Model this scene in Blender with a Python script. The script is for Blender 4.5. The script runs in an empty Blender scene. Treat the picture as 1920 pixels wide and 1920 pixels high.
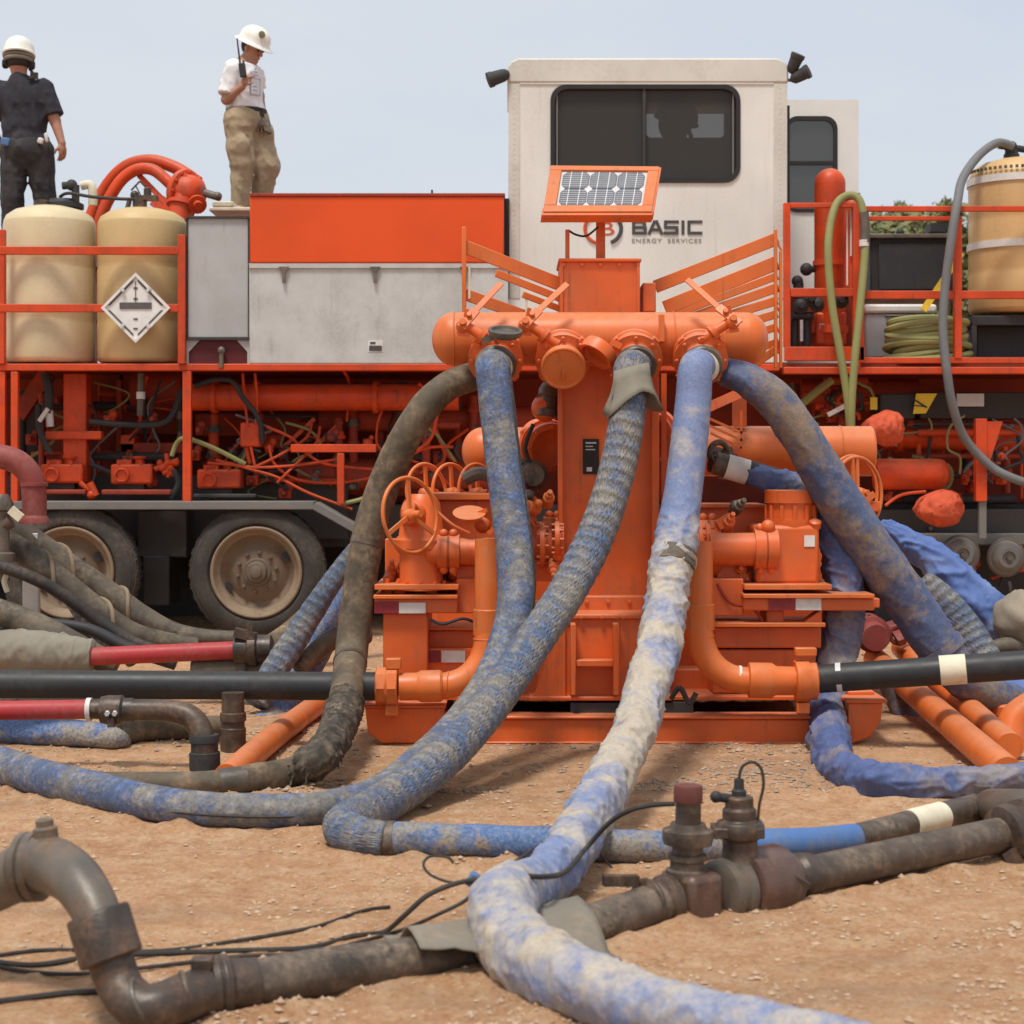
import bpy, bmesh, math, random
import numpy as np
from mathutils import Vector, Matrix, noise

random.seed(7)
scene = bpy.context.scene
COL = scene.collection
rad = math.radians

# ------------------------------------------------------------------ camera
F, HY, H0 = 3400.0, 875.0, 1.30        # focal length and horizon row in photo pixels, eye height in metres
cam_data = bpy.data.cameras.new('camera')
cam = bpy.data.objects.new('camera', cam_data)
COL.objects.link(cam)
scene.camera = cam
cam.location = (0, 0, H0)
cam.rotation_euler = (rad(90), 0, 0)
cam_data.sensor_width = 36
cam_data.lens = F / 1920 * 36
cam_data.shift_y = -(960 - HY) / 1920
cam_data.clip_end = 3000
cam_data.dof.use_dof = True
cam_data.dof.focus_distance = 8.9
cam_data.dof.aperture_fstop = 4.8

# ------------------------------------------------------------------ world and sun (bright overcast)
SUN_EL, SUN_AZ = rad(68), rad(205)      # azimuth measured clockwise from +Y, as the sky's rotation
world = bpy.data.worlds.new('World')
scene.world = world
world.use_nodes = True
wn, wl = world.node_tree.nodes, world.node_tree.links
wn.clear()
w_out = wn.new('ShaderNodeOutputWorld')
w_bg = wn.new('ShaderNodeBackground')
w_sky = wn.new('ShaderNodeTexSky')
w_sky.sky_type = 'NISHITA'
w_sky.sun_disc = False
w_sky.sun_elevation = SUN_EL
w_sky.sun_rotation = SUN_AZ
w_sky.air_density = 1.0
w_sky.dust_density = 4.0
w_sky.ozone_density = 1.5
w_mix = wn.new('ShaderNodeMix'); w_mix.data_type = 'RGBA'
w_mix.inputs[0].default_value = 0.88     # an even veil of thin cloud over the blue
w_mix.inputs[7].default_value = (6.1, 6.55, 7.2, 1)
w_tc = wn.new('ShaderNodeTexCoord'); w_map = wn.new('ShaderNodeMapping'); w_map.inputs['Scale'].default_value = (1.6, 1.6, 5.0)
w_no = wn.new('ShaderNodeTexNoise'); w_no.inputs['Scale'].default_value = 2.2; w_no.inputs['Detail'].default_value = 5
wl.new(w_tc.outputs['Generated'], w_map.inputs[0]); wl.new(w_map.outputs[0], w_no.inputs['Vector'])
w_cl = wn.new('ShaderNodeMix'); w_cl.data_type = 'RGBA'
w_cl.inputs[6].default_value = (5.75, 6.3, 7.15, 1); w_cl.inputs[7].default_value = (6.5, 6.85, 7.3, 1)
w_rm = wn.new('ShaderNodeMapRange'); w_rm.inputs[1].default_value = 0.32; w_rm.inputs[2].default_value = 0.68
wl.new(w_no.outputs['Fac'], w_rm.inputs[0]); wl.new(w_rm.outputs[0], w_cl.inputs[0]); wl.new(w_cl.outputs[2], w_mix.inputs[7])
wl.new(w_sky.outputs[0], w_mix.inputs[6])
wl.new(w_mix.outputs[2], w_bg.inputs[0])
w_bg.inputs[1].default_value = 0.117
wl.new(w_bg.outputs[0], w_out.inputs[0])

sun_data = bpy.data.lights.new('sun', 'SUN')
sun_data.energy = 3.3
sun_data.angle = rad(13)
sun_data.color = (1.0, 0.95, 0.87)
sun = bpy.data.objects.new('sun', sun_data)
COL.objects.link(sun)
sd = Vector((math.sin(SUN_AZ) * math.cos(SUN_EL), math.cos(SUN_AZ) * math.cos(SUN_EL), math.sin(SUN_EL)))
sun.rotation_euler = sd.to_track_quat('Z', 'Y').to_euler()

scene.view_settings.view_transform = 'Standard'
scene.view_settings.look = 'None'
scene.view_settings.gamma = 1
scene.view_settings.use_curve_mapping = False
scene.view_settings.exposure = 0.0

# ------------------------------------------------------------------ helpers: points
def W(px, py, Y):
    return Vector(((px - 960) * Y / F, Y, H0 + (HY - py) * Y / F))
def S(Y):
    return F / Y

def gz(x, y):
    """height of the dirt"""
    a = 0.012 * noise.noise(Vector((x * 0.9, y * 2.2, 0.0)))
    b = 0.008 * noise.noise(Vector((x * 3.1, y * 5.3, 4.0)))
    c = 0.006 * noise.noise(Vector((x * 11, y * 14, 9.0)))
    d = 0.010 * max(0.0, noise.noise(Vector((x * 24, y * 26, 3.0))) - 0.1)
    e = 0.016 * noise.noise(Vector((x * 0.35 + 3, y * 1.5 + 0.5 * noise.noise(Vector((x * .7, y, 2))), 7.0)))   # old tyre ruts, running across
    return a + b + c + d + e

# soil pushed up along the things that lie on the dirt: photo polylines with a half width in metres
LAID = [([(425, 1848), (700, 1802), (960, 1752), (1235, 1694)], .075), ([(1490, 1648), (1700, 1602), (1890, 1562)], .075), ([(700, 1569), (1000, 1583), (1300, 1592), (1420, 1584), (1605, 1573), (1830, 1518)], .08),
        ([(710, 1487), (600, 1515), (450, 1521), (300, 1510), (60, 1450)], .08), ([(966, 1772), (1130, 1862), (1400, 1930)], .11), ([(1600, 1470), (1790, 1471), (1900, 1463)], .085), ([(545, 1450), (400, 1466), (200, 1466)], .07), ([(640, 1545), (720, 1568)], .1)]
_LW = []
for pts, hw in LAID:
    g = [(W(px, py, (H0 - .06) * F / (py - HY))) for px, py in pts]
    _LW += [(g[i].x, g[i].y, g[i + 1].x - g[i].x, g[i + 1].y - g[i].y, hw) for i in range(len(g) - 1)]
def berm(x, y):
    h = 0.0
    if not (4 < y < 9): return 0.0
    for ax, ay, dx, dy, hw in _LW:
        t = max(0.0, min(1.0, ((x - ax) * dx + (y - ay) * dy) / (dx * dx + dy * dy)))
        d = math.hypot(x - ax - dx * t, y - ay - dy * t) - hw
        if -0.06 < d < 0.12:
            k = noise.noise(Vector((x * 8, y * 8, 5)))
            h = max(h, (0.020 + 0.022 * k) * math.exp(-((d - .005) / .04) ** 2))
    return max(0.0, h)

# ------------------------------------------------------------------ helpers: meshes
def frame_of(d):
    d = d.normalized()
    a = Vector((0, 0, 1)) if abs(d.z) < 0.9 else Vector((1, 0, 0))
    u = d.cross(a).normalized()
    v = d.cross(u).normalized()
    return d, u, v

def catmull(pts, sub):
    out = []
    n = len(pts)
    for i in range(n - 1):
        p0 = pts[max(i - 1, 0)]; p1 = pts[i]; p2 = pts[i + 1]; p3 = pts[min(i + 2, n - 1)]
        for k in range(sub):
            t = k / sub
            out.append([0.5 * (2 * p1[j] + (p2[j] - p0[j]) * t + (2 * p0[j] - 5 * p1[j] + 4 * p2[j] - p3[j]) * t * t
                        + (3 * p1[j] - p0[j] - 3 * p2[j] + p3[j]) * t ** 3) for j in range(len(p1))])
    out.append(list(pts[-1]))
    return out

class MB:
    def __init__(s):
        s.v = []; s.f = []; s.uv = []
    def add(s, verts, faces, uvs=None):
        o = len(s.v)
        s.v += [tuple(p) for p in verts]
        s.f += [tuple(i + o for i in f) for f in faces]
        s.uv += list(uvs) if uvs else [(0, 0)] * len(verts)
        return s
    def box(s, c, size, R=None):
        hx, hy, hz = size[0] / 2, size[1] / 2, size[2] / 2
        vs = [Vector((x, y, z)) for x in (-hx, hx) for y in (-hy, hy) for z in (-hz, hz)]
        if R is not None:
            vs = [R @ p for p in vs]
        c = Vector(c)
        return s.add([p + c for p in vs], [(0, 1, 3, 2), (4, 6, 7, 5), (0, 4, 5, 1), (2, 3, 7, 6), (0, 2, 6, 4), (1, 5, 7, 3)])
    def pbox(s, x0, y0, x1, y1, Y, d):
        """box whose front face, at depth Y, covers the photo rectangle; d metres deep"""
        a, b = W(x0, y1, Y), W(x1, y0, Y)
        return s.box(((a.x + b.x) / 2, Y + d / 2, (a.z + b.z) / 2), (abs(b.x - a.x), d, abs(b.z - a.z)))
    def bar(s, p, q, w, t, up=(0, 1, 0)):
        """flat bar from p to q: w across, t along up"""
        p, q = Vector(p), Vector(q)
        d = (q - p); L = d.length; d.normalize()
        up = Vector(up); up = (up - d * up.dot(d)).normalized()
        sd_ = d.cross(up)
        R = Matrix((d, up, sd_)).transposed()
        return s.box((p + q) / 2, (L, t, w), R)
    def lathe(s, p, d, prof, n=24, caps=True):
        d, u, v = frame_of(Vector(d)); p = Vector(p)
        vs = []; fs = []
        for t, r in prof:
            for k in range(n):
                a = 2 * math.pi * k / n
                vs.append(p + d * t + (u * math.cos(a) + v * math.sin(a)) * max(r, 1e-5))
        m = len(prof)
        for i in range(m - 1):
            for k in range(n):
                k2 = (k + 1) % n
                fs.append((i * n + k, i * n + k2, (i + 1) * n + k2, (i + 1) * n + k))
        if caps:
            if prof[0][1] > 1e-4: fs.append(tuple(range(n - 1, -1, -1)))
            if prof[-1][1] > 1e-4: fs.append(tuple((m - 1) * n + k for k in range(n)))
        return s.add(vs, fs)
    def cyl(s, p, q, r, r2=None, n=20):
        p, q = Vector(p), Vector(q)
        return s.lathe(p, q - p, [(0, r), ((q - p).length, r if r2 is None else r2)], n)
    def dome(s, p, d, r, h, n=24, steps=6, t0=0.0):
        return s.lathe(p, d, [(t0 + h * math.sin(k / steps * math.pi / 2), r * math.cos(k / steps * math.pi / 2)) for k in range(steps + 1)], n, caps=False)
    def bolts(s, p, d, R, n, r=0.008, h=0.015, ph=0.0):
        d, u, v = frame_of(Vector(d)); p = Vector(p)
        for k in range(n):
            a = 2 * math.pi * k / n + ph
            c = p + (u * math.cos(a) + v * math.sin(a)) * R
            s.lathe(c, d, [(0, r), (h, r)], 6)
        return s
    def torus(s, c, d, R, r, n=32, m=8, a0=0, a1=2 * math.pi):
        d, u, v = frame_of(Vector(d)); c = Vector(c)
        vs = []; fs = []
        closed = abs(a1 - a0 - 2 * math.pi) < 1e-6
        N = n if closed else n + 1
        for i in range(N):
            a = a0 + (a1 - a0) * i / n
            e = u * math.cos(a) + v * math.sin(a)
            for k in range(m):
                b = 2 * math.pi * k / m
                vs.append(c + e * (R + r * math.cos(b)) + d * (r * math.sin(b)))
        for i in range(n):
            i2 = (i + 1) % N
            for k in range(m):
                k2 = (k + 1) % m
                fs.append((i * m + k, i2 * m + k, i2 * m + k2, i * m + k2))
        return s.add(vs, fs)
    def tube(s, pts, r, n=12, sub=6, wr=None, caps=True, smooth=True, flat=None):
        """pts: Vectors, or (x, y, z, r) rows. wr(L, a) multiplies the radius; L metres along, a angle"""
        rows = [list(p) if len(p) > 3 else list(p) + [r] for p in pts]
        if smooth and len(rows) > 2:
            rows = catmull(rows, sub)
        P = [Vector(q[:3]) for q in rows]; R = [q[3] for q in rows]
        vs = []; fs = []; uv = []
        L = 0.0
        T0 = (P[1] - P[0]).normalized()
        _, u, v = frame_of(T0)
        for i, p in enumerate(P):
            if i > 0: L += (p - P[i - 1]).length
            T = (P[min(i + 1, len(P) - 1)] - P[max(i - 1, 0)]).normalized()
            u = (u - T * u.dot(T)).normalized(); v = T.cross(u)
            for k in range(n):
                a = 2 * math.pi * k / n
                rr = R[i] * (wr(L, a) if wr else 1.0)
                q = (u * math.cos(a) + v * math.sin(a)) * rr
                vs.append(p + q); uv.append((k / n, L))
        m = len(P)
        for i in range(m - 1):
            for k in range(n):
                k2 = (k + 1) % n
                fs.append((i * n + k, (i + 1) * n + k, (i + 1) * n + k2, i * n + k2))
        if caps:
            fs.append(tuple(range(n))); fs.append(tuple((m - 1) * n + k for k in range(n - 1, -1, -1)))
        return s.add(vs, fs, uv)
    def prism(s, poly, d):
        """poly: list of Vectors (planar), pushed along vector d"""
        n = len(poly); d = Vector(d)
        vs = [Vector(p) for p in poly] + [Vector(p) + d for p in poly]
        fs = [tuple(range(n)), tuple(range(2 * n - 1, n - 1, -1))] + [(i, n + i, n + (i + 1) % n, (i + 1) % n) for i in range(n)]
        return s.add(vs, fs)
    def ball(s, c, r, n=12, m=8, sc=(1, 1, 1)):
        c = Vector(c); vs = []; fs = []
        for i in range(m + 1):
            th = math.pi * i / m
            for k in range(n):
                a = 2 * math.pi * k / n
                vs.append(c + Vector((r * sc[0] * math.sin(th) * math.cos(a), r * sc[1] * math.sin(th) * math.sin(a), r * sc[2] * math.cos(th))))
        for i in range(m):
            for k in range(n):
                k2 = (k + 1) % n
                fs.append((i * n + k, (i + 1) * n + k, (i + 1) * n + k2, i * n + k2))
        return s.add(vs, fs)
    def holed_plate(s, x0, z0, x1, z1, a0, b0, a1, b1, rc, y, d, seg=6):
        """upright plate x0..x1, z0..z1 with a rounded-corner hole a0..a1, b0..b1; d deep"""
        inner = rounded(a0, b0, a1, b1, rc, seg)
        cx, cz = (a0 + a1) / 2, (b0 + b1) / 2
        angs = [math.atan2(q[1] - cz, q[0] - cx) for q in inner]
        outer = []
        q4 = len(inner) // 4
        cor = [(x1, z1), (x0, z1), (x0, z0), (x1, z0)]
        for i, (x, z) in enumerate(inner):
            outer.append(cor[i // q4])
        n = len(inner)
        vs = [Vector((p[0], y, p[1])) for p in inner] + [Vector((p[0], y, p[1])) for p in outer]
        vs += [p + Vector((0, d, 0)) for p in vs[:2 * n]]
        fs = []
        for i in range(n):
            j = (i + 1) % n
            same = outer[i] == outer[j]
            fs.append((i, j, n + i) if same else (i, j, n + j, n + i))
            fs.append((2 * n + j, 2 * n + i, 3 * n + i) if same else (2 * n + j, 2 * n + i, 3 * n + i, 3 * n + j))
            fs.append((i, 2 * n + i, 2 * n + j, j))
            if not same: fs.append((n + i, n + j, 3 * n + j, 3 * n + i))
        return s.add(vs, fs)
    def ring_plate(s, inner, outer, y, d):
        n = len(inner)
        vs = [Vector((p[0], y, p[1])) for p in inner] + [Vector((p[0], y, p[1])) for p in outer]
        vs += [p + Vector((0, d, 0)) for p in vs[:2 * n]]
        fs = []
        for i in range(n):
            j = (i + 1) % n
            fs += [(i, j, n + j, n + i), (2 * n + j, 2 * n + i, 3 * n + i, 3 * n + j), (i, 2 * n + i, 2 * n + j, j), (n + i, n + j, 3 * n + j, 3 * n + i)]
        return s.add(vs, fs)

def rounded(x0, z0, x1, z1, r, seg=6):
    out = []
    for cx, cz, a in ((x1 - r, z1 - r, 0), (x0 + r, z1 - r, 90), (x0 + r, z0 + r, 180), (x1 - r, z0 + r, 270)):
        for k in range(seg + 1):
            t = rad(a + 90 * k / seg)
            out.append((cx + r * math.cos(t), cz + r * math.sin(t)))
    return out

BASE = {}
def _mesh(name, mb, mat, loc, sharp=38):
    me = bpy.data.meshes.new(name)
    lx, ly, lz = loc
    me.from_pydata([(p[0] - lx, p[1] - ly, p[2] - lz) for p in mb.v], [], mb.f)
    ul = me.uv_layers.new(name='UVMap')
    li = np.empty(len(me.loops), dtype=np.int32); me.loops.foreach_get('vertex_index', li)
    uv = np.array(mb.uv, dtype=np.float32)[li]
    # close the seam of the tubes
    k = 0
    for f in mb.f:
        m = len(f)
        us = uv[k:k + m, 0]
        if us.max() - us.min() > 0.5:
            us[us < 0.5] += 1.0
        k += m
    ul.data.foreach_set('uv', uv.ravel())
    me.polygons.foreach_set('use_smooth', [True] * len(me.polygons))
    bm = bmesh.new(); bm.from_mesh(me)
    bmesh.ops.recalc_face_normals(bm, faces=bm.faces)
    bm.to_mesh(me); bm.free()
    me.set_sharp_from_angle(angle=rad(sharp))
    if mat: me.materials.append(mat)
    return me

def tag(o, label=None, cat=None, group=None, kind=None):
    if label: o['label'] = label
    if cat: o['category'] = cat
    if group: o['group'] = group
    if kind: o['kind'] = kind
    return o

def thing(name, label, cat, loc, group=None):
    o = bpy.data.objects.new(name, None)
    o.empty_display_size = 0.2
    COL.objects.link(o)
    o.location = loc
    BASE[o] = Vector(loc)
    return tag(o, label, cat, group)

def pieces_of(mb):
    """the mesh builder's far-apart pieces, each a builder of its own (a set of posts, a pair of cheeks)"""
    n = len(mb.v); root = list(range(n))
    def find(i):
        while root[i] != i:
            root[i] = root[root[i]]; i = root[i]
        return i
    for f in mb.f:
        a = find(f[0])
        for i in f[1:]: root[find(i)] = a
    ids = np.array([find(i) for i in range(n)]); V = np.array(mb.v)
    u = np.unique(ids)
    if len(u) < 2 or len(u) > 60: return [mb]
    lo = np.array([V[ids == k].min(0) for k in u]); hi = np.array([V[ids == k].max(0) for k in u]); size = (hi - lo).max(1)
    g = list(range(len(u)))
    def fg(i):
        while g[i] != i: i = g[i]
        return i
    for i in range(len(u)):
        for j in range(i):
            gap = np.maximum(0, np.maximum(lo[i] - hi[j], lo[j] - hi[i]))
            if np.sqrt((gap ** 2).sum()) <= max(0.02, 0.5 * max(size[i], size[j])): g[fg(i)] = fg(j)
    grp = {int(k): fg(i) for i, k in enumerate(u)}
    roots = sorted(set(grp.values()))
    if len(roots) < 2: return [mb]
    out = []
    for r in roots:
        b = MB(); mp = {}
        for i in range(n):
            if grp[int(ids[i])] == r: mp[i] = len(b.v); b.v.append(mb.v[i]); b.uv.append(mb.uv[i])
        b.f = [tuple(mp[i] for i in f) for f in mb.f if f[0] in mp]
        out.append(b)
    return out

def part(name, mb, mat, parent, bevel=0, label=None, kind=None, sharp=38):
    if kind != 'stuff' and len(mb.v) < 20000:
        ps = pieces_of(mb)
        if len(ps) > 1:
            return [part(name, b, mat, parent, bevel, label, kind, sharp) for b in ps][0]
    loc = BASE[parent]
    o = bpy.data.objects.new(name, _mesh(name, mb, mat, loc, sharp))
    COL.objects.link(o)
    o.parent = parent
    BASE[o] = loc
    if bevel: add_bevel(o, bevel)
    return tag(o, label, kind=kind)

def add_bevel(o, w):
    b = o.modifiers.new('edge', 'BEVEL'); b.width = w; b.segments = 2; b.limit_method = 'ANGLE'; b.angle_limit = rad(50)

def solo(name, mb, mat, label=None, cat=None, group=None, kind=None, bevel=0, sharp=38, origin=None):
    a = np.array(mb.v)
    loc = Vector(((a[:, 0].min() + a[:, 0].max()) / 2, (a[:, 1].min() + a[:, 1].max()) / 2, a[:, 2].min())) if origin is None else Vector(origin)
    o = bpy.data.objects.new(name, _mesh(name, mb, mat, loc, sharp))
    COL.objects.link(o)
    o.location = loc
    BASE[o] = loc
    if bevel: add_bevel(o, bevel)
    return tag(o, label, cat, group, kind)

# ------------------------------------------------------------------ helpers: materials
class NT:
    def __init__(s, name):
        s.m = bpy.data.materials.new(name); s.m.use_nodes = True
        s.n, s.l = s.m.node_tree.nodes, s.m.node_tree.links
        s.n.clear()
        s.out = s.n.new('ShaderNodeOutputMaterial')
        s.b = s.n.new('ShaderNodeBsdfPrincipled')
        s.l.new(s.b.outputs[0], s.out.inputs[0])
        s.tc = s.n.new('ShaderNodeTexCoord')
    def link(s, a, b): s.l.new(a, b)
    def obj(s, scale=(1, 1, 1), src='Object'):
        mp = s.n.new('ShaderNodeMapping'); mp.inputs['Scale'].default_value = scale
        s.l.new(s.tc.outputs[src], mp.inputs[0]); return mp.outputs[0]
    def noise(s, vec, scale, detail=5, rough=0.6, dist=0.0):
        t = s.n.new('ShaderNodeTexNoise'); t.inputs['Scale'].default_value = scale; t.inputs['Detail'].default_value = detail
        t.inputs['Roughness'].default_value = rough; t.inputs['Distortion'].default_value = dist
        s.l.new(vec, t.inputs['Vector']); return t.outputs['Fac']
    def ramp(s, fac, a, b, va=0.0, vb=1.0):
        t = s.n.new('ShaderNodeMapRange'); t.inputs[1].default_value = a; t.inputs[2].default_value = b
        t.inputs[3].default_value = va; t.inputs[4].default_value = vb
        s.l.new(fac, t.inputs[0]); return t.outputs[0]
    def mix(s, fac, a, b, mode='MIX'):
        t = s.n.new('ShaderNodeMix'); t.data_type = 'RGBA'; t.blend_type = mode
        if isinstance(fac, (int, float)): t.inputs[0].default_value = fac
        else: s.l.new(fac, t.inputs[0])
        for i, x in ((6, a), (7, b)):
            if isinstance(x, tuple): t.inputs[i].default_value = (*x, 1)
            else: s.l.new(x, t.inputs[i])
        return t.outputs[2]
    def math(s, op, a, b):
        t = s.n.new('ShaderNodeMath'); t.operation = op
        for i, x in enumerate((a, b)):
            if isinstance(x, (int, float)): t.inputs[i].default_value = x
            else: s.l.new(x, t.inputs[i])
        return t.outputs[0]
    def wave(s, vec, scale, dist=0.0, ds=1.0, axis='Y'):
        t = s.n.new('ShaderNodeTexWave'); t.bands_direction = axis; t.inputs['Scale'].default_value = scale
        t.inputs['Distortion'].default_value = dist; t.inputs['Detail Scale'].default_value = ds
        s.l.new(vec, t.inputs['Vector']); return t.outputs['Fac']
    def bump(s, h, strength=0.3, dist=0.01, prev=None):
        t = s.n.new('ShaderNodeBump'); t.inputs['Strength'].default_value = strength; t.inputs['Distance'].default_value = dist
        s.l.new(h, t.inputs['Height'])
        if prev is not None: s.l.new(prev, t.inputs['Normal'])
        return t.outputs[0]
    def done(s, col=None, rough=0.5, metal=0.0, normal=None, spec=0.5):
        if isinstance(col, tuple): s.b.inputs['Base Color'].default_value = (*col, 1)
        elif col is not None: s.l.new(col, s.b.inputs['Base Color'])
        if isinstance(rough, (int, float)): s.b.inputs['Roughness'].default_value = rough
        else: s.l.new(rough, s.b.inputs['Roughness'])
        s.b.inputs['Metallic'].default_value = metal
        s.b.inputs['Specular IOR Level'].default_value = spec
        if normal is not None: s.l.new(normal, s.b.inputs['Normal'])
        return s.m

def worn(name, col, rough=0.45, dirt=(0.30, 0.19, 0.11), amount=0.35, scale=3.0, metal=0.0, bump=0.05, fine=40, spec=0.35, streak=False, var=0.86, upface=0.0, runs=0.0):
    t = NT(name)
    v = t.obj((1, 1, 0.25) if streak else (1, 1, 1))
    n1 = t.noise(v, scale, 6, 0.65)
    n2 = t.noise(t.obj(), fine, 4, 0.6)
    d = t.math('MULTIPLY', t.ramp(n1, 0.42, 0.75), t.ramp(n2, 0.3, 0.65))
    d = t.math('MULTIPLY', d, amount)
    dark = tuple(c * var for c in col)
    base = t.mix(t.ramp(t.noise(t.obj(), scale * 0.6, 3), 0.35, 0.65), col, dark)
    c = t.mix(d, base, dirt)
    if runs:
        rv = t.noise(t.obj((16, 16, 0.9)), 1.6, 4, 0.6)
        rk = t.math('MULTIPLY', t.ramp(rv, 0.56, 0.70), t.ramp(n1, 0.40, 0.62))
        c = t.mix(t.math('MULTIPLY', rk, runs), c, tuple(x * 0.22 + 0.012 for x in col))
    if upface:
        ge = t.n.new('ShaderNodeNewGeometry'); sx = t.n.new('ShaderNodeSeparateXYZ'); t.l.new(ge.outputs['Normal'], sx.inputs[0])  # paler tan mixed in on upward-facing sides
        dk = t.math('MULTIPLY', t.ramp(sx.outputs[2], 0.45, 0.95), t.ramp(n2, 0.25, 0.6, 0.35, 1.0))
        c = t.mix(t.math('MULTIPLY', dk, upface), c, (0.50, 0.34, 0.22))
    r = t.ramp(n1, 0.3, 0.8, rough, min(1, rough + 0.25))
    return t.done(c, r, metal, t.bump(n2, bump, 0.004) if bump else None, spec)

M = {}
M['skid'] = worn('orange_paint', (0.76, 0.132, 0.021), 0.36, (0.36, 0.15, 0.075), 0.75, 5, spec=0.45, var=0.80, bump=0.08, upface=0.4, runs=0.5)
M['pipe_orange'] = worn('bright_orange_paint', (0.72, 0.155, 0.025), 0.34, (0.45, 0.20, 0.09), 0.7, 6, spec=0.45, var=0.8, bump=0.06, upface=0.3, runs=0.45)
M['truck'] = worn('red_orange_paint', (0.70, 0.068, 0.010), 0.38, (0.22, 0.07, 0.04), 0.75, 5, spec=0.35, var=0.72, upface=0.25, runs=0.5)
M['panel'] = worn('smooth_red_orange_paint', (0.74, 0.085, 0.012), 0.35, (0.55, 0.08, 0.03), 0.15, 2, spec=0.3)
M['dimred'] = worn('dim_grimy_red_paint', (0.36, 0.045, 0.018), 0.6, (0.07, 0.045, 0.035), 0.8, 5)  # truck orange dimmed, shade of the deep bays put into it, plus grime
M['maroon'] = worn('maroon_paint', (0.24, 0.045, 0.04), 0.5, (0.30, 0.18, 0.13), 0.6, 6)
M['redpipe'] = worn('red_pipe_paint', (0.40, 0.03, 0.035), 0.42, (0.32, 0.15, 0.12), 0.7, 7)
M['white'] = worn('off_white_paint', (0.76, 0.745, 0.70), 0.4, (0.50, 0.44, 0.35), 0.4, 1.6, streak=True, runs=0.16)
M['trim'] = worn('grey_white_trim', (0.66, 0.64, 0.58), 0.45, (0.36, 0.31, 0.24), 0.5, 2.5)
M['alu'] = worn('dull_aluminium', (0.57, 0.57, 0.545), 0.48, (0.33, 0.31, 0.28), 0.8, 5, metal=0.25, fine=85, runs=0.25)
M['steelbox'] = worn('grey_sheet_steel', (0.46, 0.46, 0.455), 0.5, (0.34, 0.32, 0.3), 0.5, 4, metal=0.25, runs=0.2)
M['dark'] = worn('dark_chassis', (0.045, 0.044, 0.043), 0.65, (0.12, 0.10, 0.085), 0.5, 4)
M['black'] = worn('black_plastic', (0.03, 0.03, 0.032), 0.5, (0.10, 0.09, 0.08), 0.35, 6)
M['poly'] = worn('black_poly_pipe', (0.024, 0.025, 0.027), 0.4, (0.11, 0.10, 0.09), 0.4, 4)
M['fender'] = worn('grey_fender_paint', (0.17, 0.165, 0.155), 0.55, (0.26, 0.20, 0.15), 0.5, 5)
M['tyre'] = worn('dusty_tyre_rubber', (0.052, 0.047, 0.043), 0.8, (0.17, 0.135, 0.105), 0.75, 4, spec=0.2)
M['rim'] = worn('dusty_tan_rim', (0.26, 0.19, 0.125), 0.65, (0.12, 0.075, 0.045), 0.85, 6)
M['hub'] = worn('grimy_hub', (0.15, 0.115, 0.085), 0.6, (0.06, 0.045, 0.035), 0.7, 12)
M['rust'] = worn('rusty_brown_steel', (0.095, 0.068, 0.05), 0.40, (0.33, 0.25, 0.175), 0.85, 9, metal=0.1, bump=0.35, fine=42, var=0.4, spec=0.5)
M['rustdark'] = worn('dark_rusty_iron', (0.066, 0.046, 0.034), 0.36, (0.28, 0.155, 0.085), 0.85, 10, metal=0.1, bump=0.4, fine=46, var=0.4, spec=0.5)
M['cast'] = worn('grey_cast_iron', (0.135, 0.118, 0.096), 0.34, (0.26, 0.145, 0.075), 0.85, 7, metal=0.1, bump=0.3, fine=46, var=0.45, spec=0.5)
M['greyhose'] = worn('muddy_grey_rubber', (0.115, 0.094, 0.07), 0.55, (0.32, 0.25, 0.17), 0.8, 7, bump=0.5, fine=36, var=0.5)
M['brownhose'] = worn('dusty_brown_rubber', (0.125, 0.098, 0.066), 0.65, (0.40, 0.275, 0.16), 0.9, 6, bump=0.6, fine=36, var=0.5)
M['tank'] = worn('cream_poly_tank', (0.68, 0.575, 0.37), 0.36, (0.45, 0.33, 0.17), 0.5, 3, streak=True, bump=0.02)
M['tankamber'] = worn('amber_poly_tank', (0.60, 0.44, 0.215), 0.36, (0.40, 0.26, 0.11), 0.5, 3, streak=True, bump=0.02)
M['hopper'] = worn('dark_maroon_hopper', (0.10, 0.012, 0.014), 0.5, (0.05, 0.02, 0.02), 0.5, 5)
M['tankorange'] = worn('orange_tan_poly_tank', (0.62, 0.40, 0.18), 0.36, (0.40, 0.24, 0.10), 0.6, 3, streak=True, bump=0.02, runs=0.12)
M['dish'] = worn('grimy_brown_wheel_dish', (0.19, 0.13, 0.085), 0.65, (0.08, 0.055, 0.035), 0.85, 7)
M['greenhose'] = worn('olive_green_hose', (0.27, 0.27, 0.10), 0.55, (0.28, 0.22, 0.12), 0.5, 8)
M['greycable'] = worn('grey_rubber_hose', (0.16, 0.165, 0.17), 0.6, (0.25, 0.22, 0.2), 0.5, 8)
M['cable'] = worn('black_cable', (0.03, 0.028, 0.026), 0.55, (0.16, 0.11, 0.08), 0.7, 6)
M['tape'] = worn('white_tape', (0.72, 0.70, 0.66), 0.5, (0.4, 0.3, 0.22), 0.6, 9)
M['cream'] = worn('cream_wrap', (0.72, 0.66, 0.50), 0.6, (0.35, 0.25, 0.15), 0.5, 9)
M['sign'] = worn('white_sign_enamel', (0.78, 0.77, 0.74), 0.4, (0.45, 0.42, 0.38), 0.3, 12)
M['grime'] = worn('sign_black_print', (0.10, 0.095, 0.09), 0.6, (0.2, 0.2, 0.2), 0.5, 12)
M['yellow'] = worn('yellow_paint', (0.80, 0.56, 0.04), 0.5, (0.3, 0.2, 0.05), 0.3, 10)
M['strapblue'] = worn('blue_tie', (0.07, 0.16, 0.33), 0.55, (0.2, 0.2, 0.2), 0.4, 20)
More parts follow.
